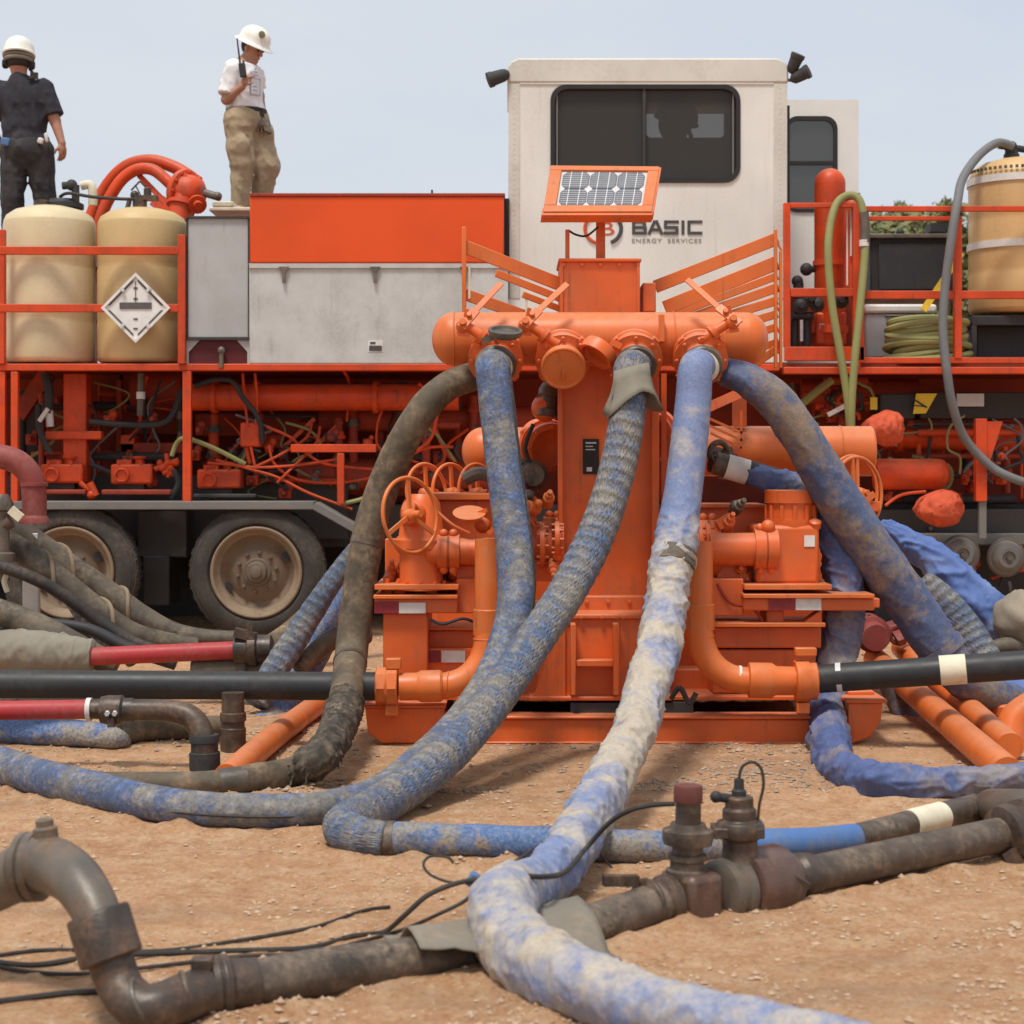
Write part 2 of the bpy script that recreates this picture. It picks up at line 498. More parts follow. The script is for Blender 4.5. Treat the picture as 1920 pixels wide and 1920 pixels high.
M['coolergrey'] = worn('grey_cooler_plastic', (0.42, 0.43, 0.44), 0.5, (0.4, 0.35, 0.3), 0.3, 6)
M['reflred'] = worn('dark_red_reflective_tape', (0.26, 0.02, 0.03), 0.35, (0.3, 0.15, 0.1), 0.4, 15)
M['valvered'] = worn('faded_red_cap', (0.15, 0.045, 0.038), 0.6, (0.17, 0.12, 0.085), 0.7, 14)
M['skin'] = worn('skin', (0.42, 0.21, 0.14), 0.5, (0.30, 0.13, 0.09), 0.4, 14)
M['tshirt'] = worn('white_cotton', (0.80, 0.80, 0.81), 0.85, (0.6, 0.6, 0.63), 0.3, 9, spec=0.2, bump=0.5, fine=14)
M['khaki'] = worn('khaki_cotton', (0.40, 0.315, 0.205), 0.85, (0.20, 0.145, 0.085), 0.7, 9, spec=0.2, bump=0.5, fine=16)
M['navy'] = worn('faded_black_cotton', (0.036, 0.036, 0.045), 0.85, (0.085, 0.08, 0.085), 0.7, 6, spec=0.2, bump=0.5, fine=14)
M['charcoal'] = worn('charcoal_denim', (0.042, 0.040, 0.042), 0.85, (0.09, 0.085, 0.08), 0.7, 6, spec=0.2, bump=0.5, fine=14)
M['helmet'] = worn('white_helmet_shell', (0.80, 0.79, 0.72), 0.3, (0.6, 0.55, 0.45), 0.2, 10)
M['hair'] = worn('dark_hair', (0.03, 0.022, 0.018), 0.6, (0.06, 0.045, 0.035), 0.4, 30)
M['boot'] = worn('tan_boot_leather', (0.55, 0.47, 0.34), 0.6, (0.3, 0.22, 0.14), 0.5, 20)
M['badge'] = worn('olive_badge', (0.22, 0.19, 0.09), 0.5, (0.1, 0.1, 0.05), 0.4, 40)
M['shirtprint'] = worn('grey_shirt_print', (0.38, 0.39, 0.43), 0.8, (0.65, 0.65, 0.68), 0.6, 40)
M['logoink'] = worn('dark_grey_vinyl', (0.065, 0.06, 0.06), 0.45, (0.15, 0.14, 0.13), 0.3, 10)
M['logogrey'] = worn('mid_grey_vinyl', (0.28, 0.26, 0.24), 0.45, (0.4, 0.36, 0.3), 0.3, 10)
M['logored'] = worn('red_orange_vinyl', (0.60, 0.08, 0.025), 0.45, (0.5, 0.2, 0.1), 0.3, 10)
M['gasket'] = worn('black_window_gasket', (0.022, 0.02, 0.02), 0.5, (0.06, 0.05, 0.045), 0.4, 8)
M['cell'] = worn('solar_cell_blue_grey', (0.15, 0.16, 0.185), 0.25, (0.15, 0.15, 0.16), 0.3, 20)
M['silver'] = worn('silver_print', (0.62, 0.62, 0.62), 0.35, (0.5, 0.5, 0.5), 0.2, 20)
M['netting'] = worn('orange_rag', (0.62, 0.10, 0.04), 0.75, (0.26, 0.045, 0.03), 0.85, 18, bump=1.0, fine=28)
M['rockgrey'] = worn('muddy_sack_canvas', (0.29, 0.25, 0.185), 0.85, (0.19, 0.15, 0.11), 0.6, 6, bump=0.4)
M['canvas'] = worn('dirty_grey_canvas', (0.25, 0.225, 0.175), 0.85, (0.17, 0.16, 0.14), 0.7, 9, bump=0.4)
M['mat'] = worn('grey_rubber_mat', (0.20, 0.18, 0.145), 0.75, (0.34, 0.25, 0.17), 0.7, 8)

def glass(name, tint, dusty=0.075):  # dusty weighs a painted grey haze that imitates reflections
    t = NT(name)
    t.n.remove(t.b)
    tr = t.n.new('ShaderNodeBsdfTransparent'); tr.inputs[0].default_value = (*tint, 1)
    gl = t.n.new('ShaderNodeBsdfGlossy'); gl.inputs[0].default_value = (0.9, 0.9, 0.9, 1); gl.inputs['Roughness'].default_value = 0.06
    fr = t.n.new('ShaderNodeFresnel'); fr.inputs[0].default_value = 1.25
    mx = t.n.new('ShaderNodeMixShader')
    t.l.new(fr.outputs[0], mx.inputs[0]); t.l.new(tr.outputs[0], mx.inputs[1]); t.l.new(gl.outputs[0], mx.inputs[2])
    df = t.n.new('ShaderNodeBsdfDiffuse'); df.inputs[0].default_value = (0.5, 0.48, 0.44, 1)      # grey haze imitating reflections in the pane
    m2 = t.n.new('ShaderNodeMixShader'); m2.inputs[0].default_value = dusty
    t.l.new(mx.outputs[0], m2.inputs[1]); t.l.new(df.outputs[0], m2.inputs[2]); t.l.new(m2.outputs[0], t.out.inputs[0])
    return t.m
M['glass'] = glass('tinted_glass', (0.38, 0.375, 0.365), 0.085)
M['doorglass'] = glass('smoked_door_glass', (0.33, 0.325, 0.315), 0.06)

def hose_mat(name, blue, dirt, lo, hi, scale=7, rings=0, ringdark=0.5, speck=0.35, twill=0, stretch=1.0, zfade=None, grain=1.0):
    """woven sleeve: two colours rubbed into one another, optional corrugation rings along the length"""
    t = NT(name)
    v = t.obj()
    n1 = t.noise(v, scale, 6, 0.62, 0.6)
    n2 = t.noise(v, scale * 6, 4, 0.7)
    n3 = t.noise(v, 2.3, 3, 0.5)
    f = t.math('ADD', n1, t.math('MULTIPLY', t.math('SUBTRACT', n3, 0.5), 0.7))
    f = t.math('ADD', f, t.math('MULTIPLY', t.math('SUBTRACT', n2, 0.5), speck))
    if zfade:                                  # the upper end of the sleeve never lay in the mud
        sx = t.n.new('ShaderNodeSeparateXYZ'); t.l.new(t.tc.outputs['Object'], sx.inputs[0])
        f = t.math('SUBTRACT', f, t.ramp(t.math('ADD', sx.outputs[2], t.math('MULTIPLY', n3, 0.5)), zfade[0], zfade[1], 0, zfade[2]))
    fac = t.ramp(f, lo, hi)
    c = t.mix(fac, blue, dirt)
    darkblue = tuple(x * 0.45 for x in blue)
    c = t.mix(t.ramp(t.noise(v, scale * 2.1, 4, 0.6), 0.58, 0.72, 0, 0.55), c, darkblue)
    c = t.mix(t.ramp(t.noise(v, scale * 1.3, 5, 0.7), 0.60, 0.72, 0, 0.6), c, (0.34, 0.22, 0.13))
    n4 = t.noise(v, 75, 3, 0.7)
    c = t.mix(t.ramp(n4, 0.34, 0.5, 0.6 * grain, 0), c, tuple(x * 0.28 for x in blue))
    c = t.mix(t.ramp(n4, 0.54, 0.68, 0, 0.35 * grain), c, tuple(min(.7, x * 1.5) for x in dirt))
    nb = t.bump(n2, 0.25 + 0.35 * grain, 0.010)
    if rings:
        uv = t.obj((6.0, 1, 1), 'UV')
        wv = t.wave(uv, rings, 3.0, 2.0)
        c = t.mix(t.ramp(wv, 0.15, 0.6, ringdark, 0.0), c, tuple(x * 0.35 for x in dirt))
        nb = t.bump(wv, 0.7, 0.012, nb)
    if twill:
        uv = t.obj((10.0, 26.0, 1), 'UV')
        vo = t.n.new('ShaderNodeTexVoronoi'); vo.inputs['Scale'].default_value = twill
        t.l.new(uv, vo.inputs['Vector'])
        c = t.mix(t.ramp(vo.outputs['Distance'], 0.2, 0.6, 0.0, 0.45), c, (0.05, 0.05, 0.055))
        nb = t.bump(vo.outputs['Distance'], -0.5, 0.01, nb)
    return t.done(c, 0.62, 0, nb, 0.35)
TAN = (0.37, 0.31, 0.245)
M['hoseA'] = hose_mat('blue_woven_sleeve', (0.085, 0.14, 0.29), (0.27, 0.245, 0.205), 0.36, 0.62, 9, speck=0.9, twill=1.0, grain=.85)
M['hoseB'] = hose_mat('grey_blue_ribbed_sleeve', (0.085, 0.135, 0.24), (0.26, 0.232, 0.195), 0.36, 0.62, 9, rings=5.0, ringdark=0.40, speck=0.9, grain=.8)
M['hoseC'] = hose_mat('pale_muddy_sleeve', (0.165, 0.21, 0.36), (0.44, 0.38, 0.30), 0.33, 0.58, 3.8, speck=0.45, zfade=(0.9, 1.7, 0.26), grain=0.32)
M['hoseCup'] = hose_mat('clean_blue_sleeve', (0.155, 0.24, 0.50), (0.36, 0.335, 0.31), 0.55, 0.75, 6, speck=0.25)
M['hoseE'] = hose_mat('dusty_steel_blue_sleeve', (0.075, 0.105, 0.205), (0.23, 0.175, 0.13), 0.40, 0.66, 5, speck=0.7, grain=.4)
M['hoseF'] = hose_mat('loose_blue_plastic_sleeve', (0.075, 0.11, 0.25), (0.26, 0.22, 0.20), 0.46, 0.74, 4, speck=0.35, grain=.3)
M['hoseG'] = hose_mat('shiny_blue_tarpaulin', (0.085, 0.145, 0.36), (0.20, 0.25, 0.38), 0.5, 0.75, 4, speck=0.1, grain=0.05)
M['oxide'] = worn('wet_red_brown_iron', (0.115, 0.058, 0.040), 0.30, (0.27, 0.17, 0.11), 0.75, 8, bump=0.35, fine=40, var=0.45, spec=0.6)
M['tatter'] = worn('muddy_torn_wrap', (0.05, 0.042, 0.034), 0.7, (0.30, 0.22, 0.14), 0.9, 14, bump=0.6, fine=45, var=0.5)
M['hoseB2'] = hose_mat('smooth_blue_grey_sleeve', (0.085, 0.155, 0.32), (0.25, 0.22, 0.18), 0.42, 0.64, 7, speck=0.6)
M['hoseH'] = hose_mat('ribbed_grey_sleeve', (0.10, 0.145, 0.23), (0.25, 0.24, 0.225), 0.42, 0.58, 8, rings=6, ringdark=0.6, speck=0.7)
M['hoseBlue'] = worn('plain_blue_hose', (0.065, 0.155, 0.36), 0.5, (0.22, 0.20, 0.19), 0.8, 8, bump=0.15)
M['hoseFlat'] = hose_mat('blue_lay_hose', (0.10, 0.17, 0.35), (0.30, 0.27, 0.23), 0.45, 0.62, 8)

def dirt_mat():
    t = NT('dry_red_dirt')
    v = t.obj()
    n1 = t.noise(v, 0.9, 8, 0.65)
    n2 = t.noise(v, 9, 8, 0.7)
    n3 = t.noise(v, 48, 6, 0.8)
    vo = t.n.new('ShaderNodeTexVoronoi'); vo.inputs['Scale'].default_value = 42; t.l.new(v, vo.inputs['Vector'])
    c = t.mix(t.ramp(n1, 0.35, 0.65), (0.61, 0.342, 0.18), (0.49, 0.262, 0.133))
    c = t.mix(t.ramp(n2, 0.45, 0.68, 0, 0.7), c, (0.72, 0.50, 0.32))
    c = t.mix(t.ramp(n2, 0.28, 0.42, 0.6, 0), c, (0.33, 0.165, 0.08))
    c = t.mix(t.ramp(n3, 0.54, 0.68, 0, 0.75), c, (0.78, 0.60, 0.43))
    c = t.mix(t.ramp(n3, 0.30, 0.46, 0.9, 0), c, (0.24, 0.115, 0.055))
    n5 = t.noise(t.obj((0.5, 1.6, 1)), 1.1, 5, 0.6)
    c = t.mix(t.ramp(n5, 0.54, 0.68, 0, 0.55), c, (0.33, 0.21, 0.135))
    nb = t.bump(n2, 0.8, 0.05)
    nb = t.bump(n3, 0.8, 0.016, nb)
    nb = t.bump(vo.outputs['Distance'], -0.35, 0.008, nb)
    return t.done(c, 0.95, 0, nb, 0.15)
M['dirt'] = dirt_mat()
M['pebble'] = worn('pale_pebble', (0.52, 0.37, 0.255), 0.9, (0.34, 0.2, 0.12), 0.8, 6, bump=0.3, spec=0.2)
M['stone'] = worn('grey_brown_stone', (0.36, 0.27, 0.20), 0.9, (0.22, 0.145, 0.1), 0.8, 6, bump=0.3, spec=0.2)
M['leaf'] = worn('scrub_leaf', (0.175, 0.19, 0.085), 0.7, (0.26, 0.21, 0.10), 0.8, 2, bump=0, spec=0.2)
# ================================================================== GROUND
def build_ground():
    def axis(dense0, dense1, step, far0, far1, grow=1.25):
        a = list(np.arange(dense0, dense1 + 1e-6, step))
        s = step; x = dense1; hi = []
        while x < far1:
            s *= grow; x += s; hi.append(x)
        s = step; x = dense0; lo = []
        while x > far0:
            s *= grow; x -= s; lo.append(x)
        return lo[::-1] + a + hi
    xs = axis(-3.2, 3.2, 0.022, -900, 900)
    ys = axis(3.9, 11.5, 0.024, -60, 1500)
    nx, ny = len(xs), len(ys)
    vs = []
    for y in ys:
        for x in xs:
            z = gz(x, y) + berm(x, y) if (-6 < x < 6 and 2 < y < 20) else 0.0
            vs.append((x, y, z))
    i = np.arange(nx - 1)[None, :] + (np.arange(ny - 1) * nx)[:, None]
    fs = np.stack([i, i + 1, i + 1 + nx, i + nx], -1).reshape(-1, 4)
    me = bpy.data.meshes.new('ground')
    me.from_pydata(vs, [], fs.tolist())
    me.polygons.foreach_set('use_smooth', [True] * len(me.polygons))
    me.materials.append(M['dirt'])
    o = bpy.data.objects.new('ground', me); COL.objects.link(o)
    tag(o, 'dry reddish dirt ground of the well site', kind='structure')
build_ground()

def build_pebbles(name, count, seed, mat, label, y0, y1, big, cut, xr):
    mb = MB(); rnd = random.Random(seed)
    base = [(0, 0, 1), (0.9, 0, 0.1), (0.28, 0.86, 0.0), (-0.73, 0.53, 0.1), (-0.73, -0.53, -0.05), (0.28, -0.86, 0.1), (0.1, 0, -0.8)]
    tri = [(0, 1, 2), (0, 2, 3), (0, 3, 4), (0, 4, 5), (0, 5, 1), (6, 2, 1), (6, 3, 2), (6, 4, 3), (6, 5, 4), (6, 1, 5)]
    for k in range(count):
        y = y0 + (y1 - y0) * rnd.random() ** 1.6
        x = (rnd.random() * 2 - 1) * (0.32 * y + 0.3) * xr
        if noise.noise(Vector((x * 1.3, y * 1.8, seed))) < cut and rnd.random() < 0.9: continue
        s = big * (0.0025 + 0.008 * rnd.random() ** 3) + (0.016 * rnd.random() if rnd.random() < 0.012 else 0)
        a = rnd.random() * 6.28; ca, sa = math.cos(a), math.sin(a)
        sc = (s * (0.7 + rnd.random()), s * (0.7 + 0.8 * rnd.random()), s * (0.5 + 0.5 * rnd.random()))
        z = gz(x, y) + berm(x, y) + sc[2] * 0.3
        vv = []
        for p in base:
            q = (p[0] * sc[0] * (0.8 + 0.4 * rnd.random()), p[1] * sc[1] * (0.8 + 0.4 * rnd.random()), p[2] * sc[2])
            vv.append((x + q[0] * ca - q[1] * sa, y + q[0] * sa + q[1] * ca, z + q[2]))
        mb.add(vv, tri)
    solo(name, mb, mat, label, kind='stuff', origin=(0, 0, 0), sharp=10)
build_pebbles('gravel', 24000, 3, M['pebble'], 'small pale stones scattered over the red dirt', 4.2, 16.2, 1.0, -0.08, 1.0)
build_pebbles('crushed_stone', 16000, 8, M['stone'], 'coarse grey brown crushed stone strewn round the skid and under it', 7.2, 12.5, 1.35, 0.02, 0.9)

# ================================================================== SCRUB BEYOND THE TRUCK
def scrub(x, y, w, h, n, label, seed):
    rnd = random.Random(seed)
    t = thing('scrub_tree', label, 'tree', (x, y, 0), 'scrub trees beyond the truck')
    mb = MB()
    for k in range(5):
        a = rnd.random() * 6.28
        top = Vector((x + math.cos(a) * w * 0.3, y + math.sin(a) * w * 0.2, h * 0.75))
        mb.tube([Vector((x, y, -0.1)), Vector((x, y, h * 0.3)) + Vector((math.cos(a), math.sin(a), 0)) * 0.15, top], 0.09, 6, 3)
    part('trunk', mb, M['hub'], t)
    cl = [(x + (rnd.random() - .5) * w, y + (rnd.random() - .5) * w * 0.5, h * (0.12 + 0.80 * rnd.random()), 0.3 + 0.6 * rnd.random()) for _ in range(70)]
    lf = MB()
    for k in range(n):
        cx, cy, cz, cr = rnd.choice(cl)
        d = Vector((rnd.gauss(0, 1), rnd.gauss(0, 1), rnd.gauss(0, 0.8))).normalized() * cr * rnd.random() ** 0.4
        p = Vector((cx, cy, cz)) + d
        u = Vector((rnd.gauss(0, 1), rnd.gauss(0, 1), rnd.gauss(0, 1))).normalized() * (0.09 + 0.09 * rnd.random())
        v = u.orthogonal().normalized() * u.length * 0.6
        lf.add([p - u, p + v, p + u, p - v], [(0, 1, 2, 3)])
    part('crown', lf, M['leaf'], t)
for i, (px, w, top, lab) in enumerate(((1690, 4.6, 356, 'broad olive green scrub tree behind the black box, left of the tank'),
                                       (1622, 3.2, 382, 'low scrub tree showing between the cab door and the red cylinders'),
                                       (1790, 4.2, 366, 'bushy scrub tree whose top shows behind the grey hose by the amber tank'))):
    Y = 44 + i * 3
    scrub((px - 960) * Y / F, Y, w, H0 + (HY - top) * Y / F, 15000, lab, 11 + i)

# ================================================================== PUMP TRUCK
TY = 13.6
T = thing('pump_truck', 'red orange pump truck with open deck and dusty wheels behind the manifold', 'truck', (0, 14.8, 0))
# deck
m = MB()
m.pbox(-260, 682, 1462, 695, TY, 0.10); m.pbox(1470, 688, 2200, 701, TY, 0.10)
part('deck_edge_beam', m, M['truck'], T, 0.006)
m = MB(); m.box((0.6, 14.95, 2.07), (13.5, 2.4, 0.03)); part('deck_plate', m, M['dimred'], T)
m = MB(); m.pbox(1472, 650, 1622, 676, TY - 0.01, 0.06); part('kick_plate', m, M['truck'], T, 0.004)
m = MB(); m.pbox(1618, 670, 2200, 681, TY, 0.07); part('deck_rail', m, M['truck'], T, 0.004)
# chassis
m = MB(); m.box((0.3, 14.9, 0.83), (13.0, 0.9, 0.34)); part('chassis_rail', m, M['dark'], T, 0.01)
m = MB(); m.box((-1.2, 15.6, 1.47), (14, 0.05, 1.17)); part('backing_panel', m, M['dimred'], T)
m = MB()
m.pbox(258, 958, 350, 1045, 14.05, 0.5); part('toolbox', m, M['dark'], T, 0.01)
m = MB(); m.pbox(268, 1042, 318, 1135, 14.0, 0.45); part('battery_box', m, M['black'], T, 0.01)
m = MB(); m.box((-3.1, 14.35, 0.98), (3.6, 0.05, 0.5)); part('mudguard', m, M['dark'], T)
m = MB(); m.box((-0.2, 15.75, 0.5), (13.6, 0.06, 1.05)); part('underside_shade_panel', m, M['dark'], T)  # dark sheet added to paint the deep shade beneath the truck
# fender strip
for (a, b) in (((-160, 947), (592, 947)), ((592, 947), (690, 1003))):
    m = MB(); m.bar(W(*a, TY + 0.12), W(*b, TY + 0.12), 0.062, 0.26); part('fender', m, M['fender'], T, 0.006)
# wheels
def wheel(px, py, Y=13.62, far=False):
    c = W(px, py, Y); c.z = 0.505
    d = Vector((0, 1, 0))
    tb = MB()
    tb.lathe(c, d, [(0.03, 0.345), (0.0, 0.37), (-0.005, 0.40), (0.012, 0.455), (0.045, 0.492), (0.07, 0.512), (0.13, 0.517), (0.2, 0.512), (0.25, 0.48), (0.27, 0.40), (0.25, 0.34)], 64, caps=False)
    for rr in (0.43, 0.468):
        tb.torus(c + d * (0.008 if rr < 0.45 else 0.024), d, rr, 0.004, 64, 6)
    tb.torus(c + d * 0.055, d, 0.503, 0.006, 64, 6)
    tyre = part('tyre', tb, M['tyre'], T)
    lugs = MB()
    for k in range(72):
        a = 2 * math.pi * k / 72
        p = c + Vector((math.cos(a), 0, math.sin(a))) * 0.5105 + d * 0.14
        lugs.box(p, (0.014, 0.16, 0.018), Matrix.Rotation(-a, 3, 'Y') @ Matrix.Rotation(rad(8 if k % 2 else -8), 3, 'X'))
    part('tread', lugs, M['tyre'], tyre)
    rb = MB()
    rb.lathe(c, d, [(0.02, 0.348), (0.0, 0.345), (-0.006, 0.335), (0.0, 0.322), (0.03, 0.312), (0.05, 0.29), (0.06, 0.279)], 56, caps=False)
    rim = part('rim', rb, M['rim'], tyre)
    rb = MB(); rb.lathe(c, d, [(0.06, 0.279), (0.085, 0.264), (0.105, 0.235), (0.095, 0.205), (0.078, 0.185), (0.062, 0.12), (0.062, 0.0)], 56, caps=False)
    part('rim_dish', rb, M['dish'], tyre)
    hb = MB()
    hb.lathe(c + d * 0.06, -d, [(0, 0.108), (0.012, 0.108), (0.02, 0.098), (0.02, 0.082), (0.05, 0.078), (0.062, 0.07), (0.066, 0.045), (0.085, 0.04), (0.09, 0.02), (0.09, 0)], 32)
    part('hub', hb, M['hub'], tyre)
    for k in range(10):
        a = 2 * math.pi * k / 10 + 0.2
        lb = MB(); q = c + Vector((math.cos(a), 0, math.sin(a))) * 0.148
        lb.lathe(q + d * 0.066, -d, [(0, 0.017), (0.016, 0.015), (0.018, 0.010), (0.03, 0.009)], 6)
        part('lug_nut', lb, M['hub'], tyre)
    for a in (rad(28), rad(208)):
        hh = MB(); q = c + Vector((math.cos(a), 0, math.sin(a))) * 0.243 + d * 0.083
        u = Vector((math.cos(a), 0.25, math.sin(a))).normalized(); w_ = Vector((-math.sin(a), 0, math.cos(a)))
        ring = [q + u * 0.026 * math.cos(k * math.pi / 8) + w_ * 0.042 * math.sin(k * math.pi / 8) for k in range(16)]
        hh.prism(ring, (0, -0.012, 0)); part('hand_hole', hh, M['black'], tyre)
wheel(480, 1082); wheel(127, 1088)
for px in (430, 80):
    c = W(px, 1080, 15.7); m = MB(); m.lathe(Vector((c.x, 15.7, 0.505)), (0, 1, 0), [(0, 0.3), (0, 0.45), (0.06, 0.51), (0.24, 0.51)], 40); part('tyre', m, M['tyre'], T)
m = MB(); m.cyl(Vector((-1.9, 13.8, 0.505)), Vector((-1.9, 15.8, 0.505)), 0.08); m.cyl(Vector((-3.32, 13.8, 0.505)), Vector((-3.32, 15.8, 0.505)), 0.08); part('axle', m, M['dark'], T)

# posts and rails
def post(x0, y0, x1, y1, Y=TY, d=0.06, mat='truck', nm='post'):
    m = MB(); m.pbox(x0, y0, x1, y1, Y, d); return part(nm, m, M[mat], T, 0.004)
post(-4, 430, 8, 682, TY - 0.03); post(-6, 697, 9, 950); post(20, 697, 33, 950); post(342, 696, 358, 945)
post(632, 850, 645, 945, 13.75); post(333, 440, 347, 682, TY - 0.03)
post(545, 833, 705, 848, 13.75, 0.05, nm='rail')
for y0, y1 in ((462, 477), (570, 585)): post(-200, y0, 334, y1, TY - 0.035, 0.04, nm='rail')
for x0, x1, y0, y1 in ((1470, 1482, 380, 650), (1600, 1613, 380, 690), (1612, 1621, 545, 680), (1790, 1804, 405, 672)):
    post(x0, y0, x1, y1, TY - 0.01)
for x0, x1, y0, y1 in ((1482, 1600, 380, 389), (1622, 2100, 386, 396), (1622, 1790, 405, 413), (1482, 1600, 540, 556), (1621, 2100, 545, 560)):
    post(x0, y0, x1, y1, TY, 0.045, nm='rail')
post(1830, 785, 1851, 940, 13.7, 0.08); post(1836, 935, 1850, 1010, 13.72, 0.05, 'fender')
m = MB(); m.prism([W(1851, 790, 13.72), W(1880, 790, 13.72), W(1855, 870, 13.72), W(1851, 870, 13.72)], (0, 0.02, 0)); part('gusset', m, M['truck'], T)
# walkways behind the tanks that the two men stand on
m = MB(); m.box((-4.0, 15.2, 2.93), (2.4, 1.2, 0.04)); m.box((-2.3, 15.65, 3.17), (1.1, 0.9, 0.04)); part('walkway', m, M['fender'], T)
m = MB()
for x in (-4.9, -3.6, -2.7, -1.9): m.box((x, 15.6, 2.5), (0.06, 0.06, 0.9))
part('walkway_post', m, M['dimred'], T)

# piping and machinery under the deck
def pcyl(nm, x0, x1, py, rpx, Y, mat='truck', flanges=(), parent=T, dome=False):
    r = rpx / S(Y); a, b = W(x0, py, Y), W(x1, py, Y)
    m = MB(); m.cyl(a, b, r, n=28)
    if dome: m.dome(b, (1, 0, 0), r, r * 0.7, 28)
    o = part(nm, m, M[mat], parent)
    for f in flanges:
        q = W(f, py, Y); g = MB()
        g.lathe(q, (1, 0, 0), [(0, r * 1.22), (0.035, r * 1.22)], 28); g.bolts(q + Vector((0.035, 0, 0)), (1, 0, 0), r * 1.1, 10)
        part('flange', g, M[mat], o)
    return o
pcyl('suction_header', 362, 860, 745, 25, 14.05, 'truck', (398, 476, 700))
pcyl('cross_pipe', 600, 1000, 785, 24, 14.5, 'dimred')
pcyl('header_pipe', 560, 1000, 890, 26, 14.4, 'dimred', (640, 720))
pcyl('hydraulic_tank', 250, 345, 730, 38, 14.6, 'dimred')
pcyl('discharge_pipe', 1655, 2100, 818, 26, 14.3, 'truck', (1680,))
pcyl('exhaust_pipe', 1640, 1760, 889, 29, 14.0, 'truck', (), T, True)
pcyl('cross_pipe', 1500, 1720, 735, 24, 14.6, 'dimred', (1560,))
def blk(nm, x0, y0, x1, y1, Y, d, mat, bev=0.01):
    m = MB(); m.pbox(x0, y0, x1, y1, Y, d); return part(nm, m, M[mat], T, bev)
blk('column', 118, 700, 162, 905, 14.0, 0.18, 'truck'); blk('cross_arm', 84, 808, 190, 824, 13.95, 0.1, 'truck')
blk('machine_panel', 165, 700, 225, 860, 14.9, 0.3, 'dimred'); blk('machine_panel', 230, 700, 345, 815, 14.9, 0.3, 'dimred')
blk('machine_panel', 225, 830, 345, 850, 14.3, 0.2, 'dimred'); blk('machine_panel', 225, 815, 252, 880, 14.3, 0.2, 'truck')
blk('machine_panel', 365, 775, 620, 818, 14.7, 0.2, 'dimred'); blk('machine_panel', 640, 860, 860, 930, 14.6, 0.2, 'dimred')
blk('machine_panel', 40, 760, 75, 905, 14.7, 0.2, 'dark'); blk('strut', 560, 790, 690, 806, 14.6, 0.1, 'dimred')
m = MB(); m.bar(W(35, 780, 14.3), W(90, 700, 14.3), 0.12, 0.1); part('brace', m, M['dimred'], T)
m = MB(); m.bar(W(530, 840, 14.2), W(590, 785, 14.2), 0.03, 0.03); part('brace', m, M['truck'], T)
m = MB(); m.bar(W(600, 830, 14.3), W(640, 790, 14.3), 0.03, 0.03); part('brace', m, M['truck'], T)
blk('sill_beam', 60, 918, 160, 927, 13.85, 0.1, 'dimred'); blk('sill_beam', 190, 918, 320, 928, 13.85, 0.1, 'dimred'); blk('sill_beam', 362, 926, 480, 934, 13.85, 0.1, 'dark')
# small orange pumps on the lower frame
def small_pump(cx, cy, Y=13.9, w=70, h=34):
    m = MB(); m.pbox(cx - w / 2, cy - h / 2, cx + w / 2, cy + h / 2, Y, 0.2)
    p = part('pump_block', m, M['truck'], T, 0.018)
    f = MB(); q = W(cx - w * 0.22, cy + 2, Y)
    f.lathe(q, (0, -1, 0), [(0, 0.058), (0.025, 0.058), (0.03, 0.045), (0.012, 0.04), (0.012, 0)], 20); f.bolts(q + Vector((0, -0.02, 0)), (0, -1, 0), 0.05, 6, 0.007, 0.012)
    part('cover', f, M['truck'], p)
    f = MB(); f.cyl(W(cx + w * 0.2, cy - h / 2, Y + 0.1), W(cx + w * 0.2, cy - h / 2 - 14, Y + 0.1), 0.035); f.torus(W(cx + w * 0.2, cy - h / 2 - 12, Y + 0.1), (0, 0, 1), 0.045, 0.012, 16, 6)
    f.pbox(cx - w * .35, cy - h / 2 - 8, cx, cy - h / 2, Y + 0.05, 0.1); f.bolts(W(cx, cy - h / 2, Y + .05), (0, 0, 1), 0.1, 6, 0.008, 0.02)
    part('nozzle', f, M['truck'], p)
    f = MB(); f.pbox(cx - w * 0.3, cy + h / 2, cx + w * 0.3, cy + h / 2 + 14, Y + 0.04, 0.12); part('foot', f, M['dark'], p)
small_pump(115, 888, w=80, h=36); small_pump(246, 889, w=78, h=38); small_pump(410, 898, w=82, h=36)
m = MB()
for a in range(7):
    m.ball(W(300 + a * 5, 868 + (a % 3) * 9, 13.95), 0.028 + 0.006 * (a % 2), 8, 6)
m.cyl(W(290, 880, 13.95), W(335, 862, 13.95), 0.022); m.cyl(W(312, 850, 13.95), W(316, 895, 13.95), 0.018)
part('manifold_valve', m, M['truck'], T)
m = MB(); m.cyl(W(168, 905, 13.9), W(180, 930, 13.9), 0.03); m.cyl(W(150, 905, 13.9), W(175, 925, 13.9), 0.02); m.ball(W(172, 928, 13.9), 0.04, 8, 6); part('manifold_valve', m, M['truck'], T)
m = MB(); m.pbox(450, 792, 488, 838, 13.85, 0.12); jb = part('junction_box', m, M['truck'], T, 0.015)
m = MB(); m.cyl(W(462, 838, 13.9), W(468, 868, 13.9), 0.016); m.bolts(W(469, 815, 13.85), (0, -1, 0), 0.05, 4, 0.008, 0.01); part('conduit', m, M['truck'], jb)
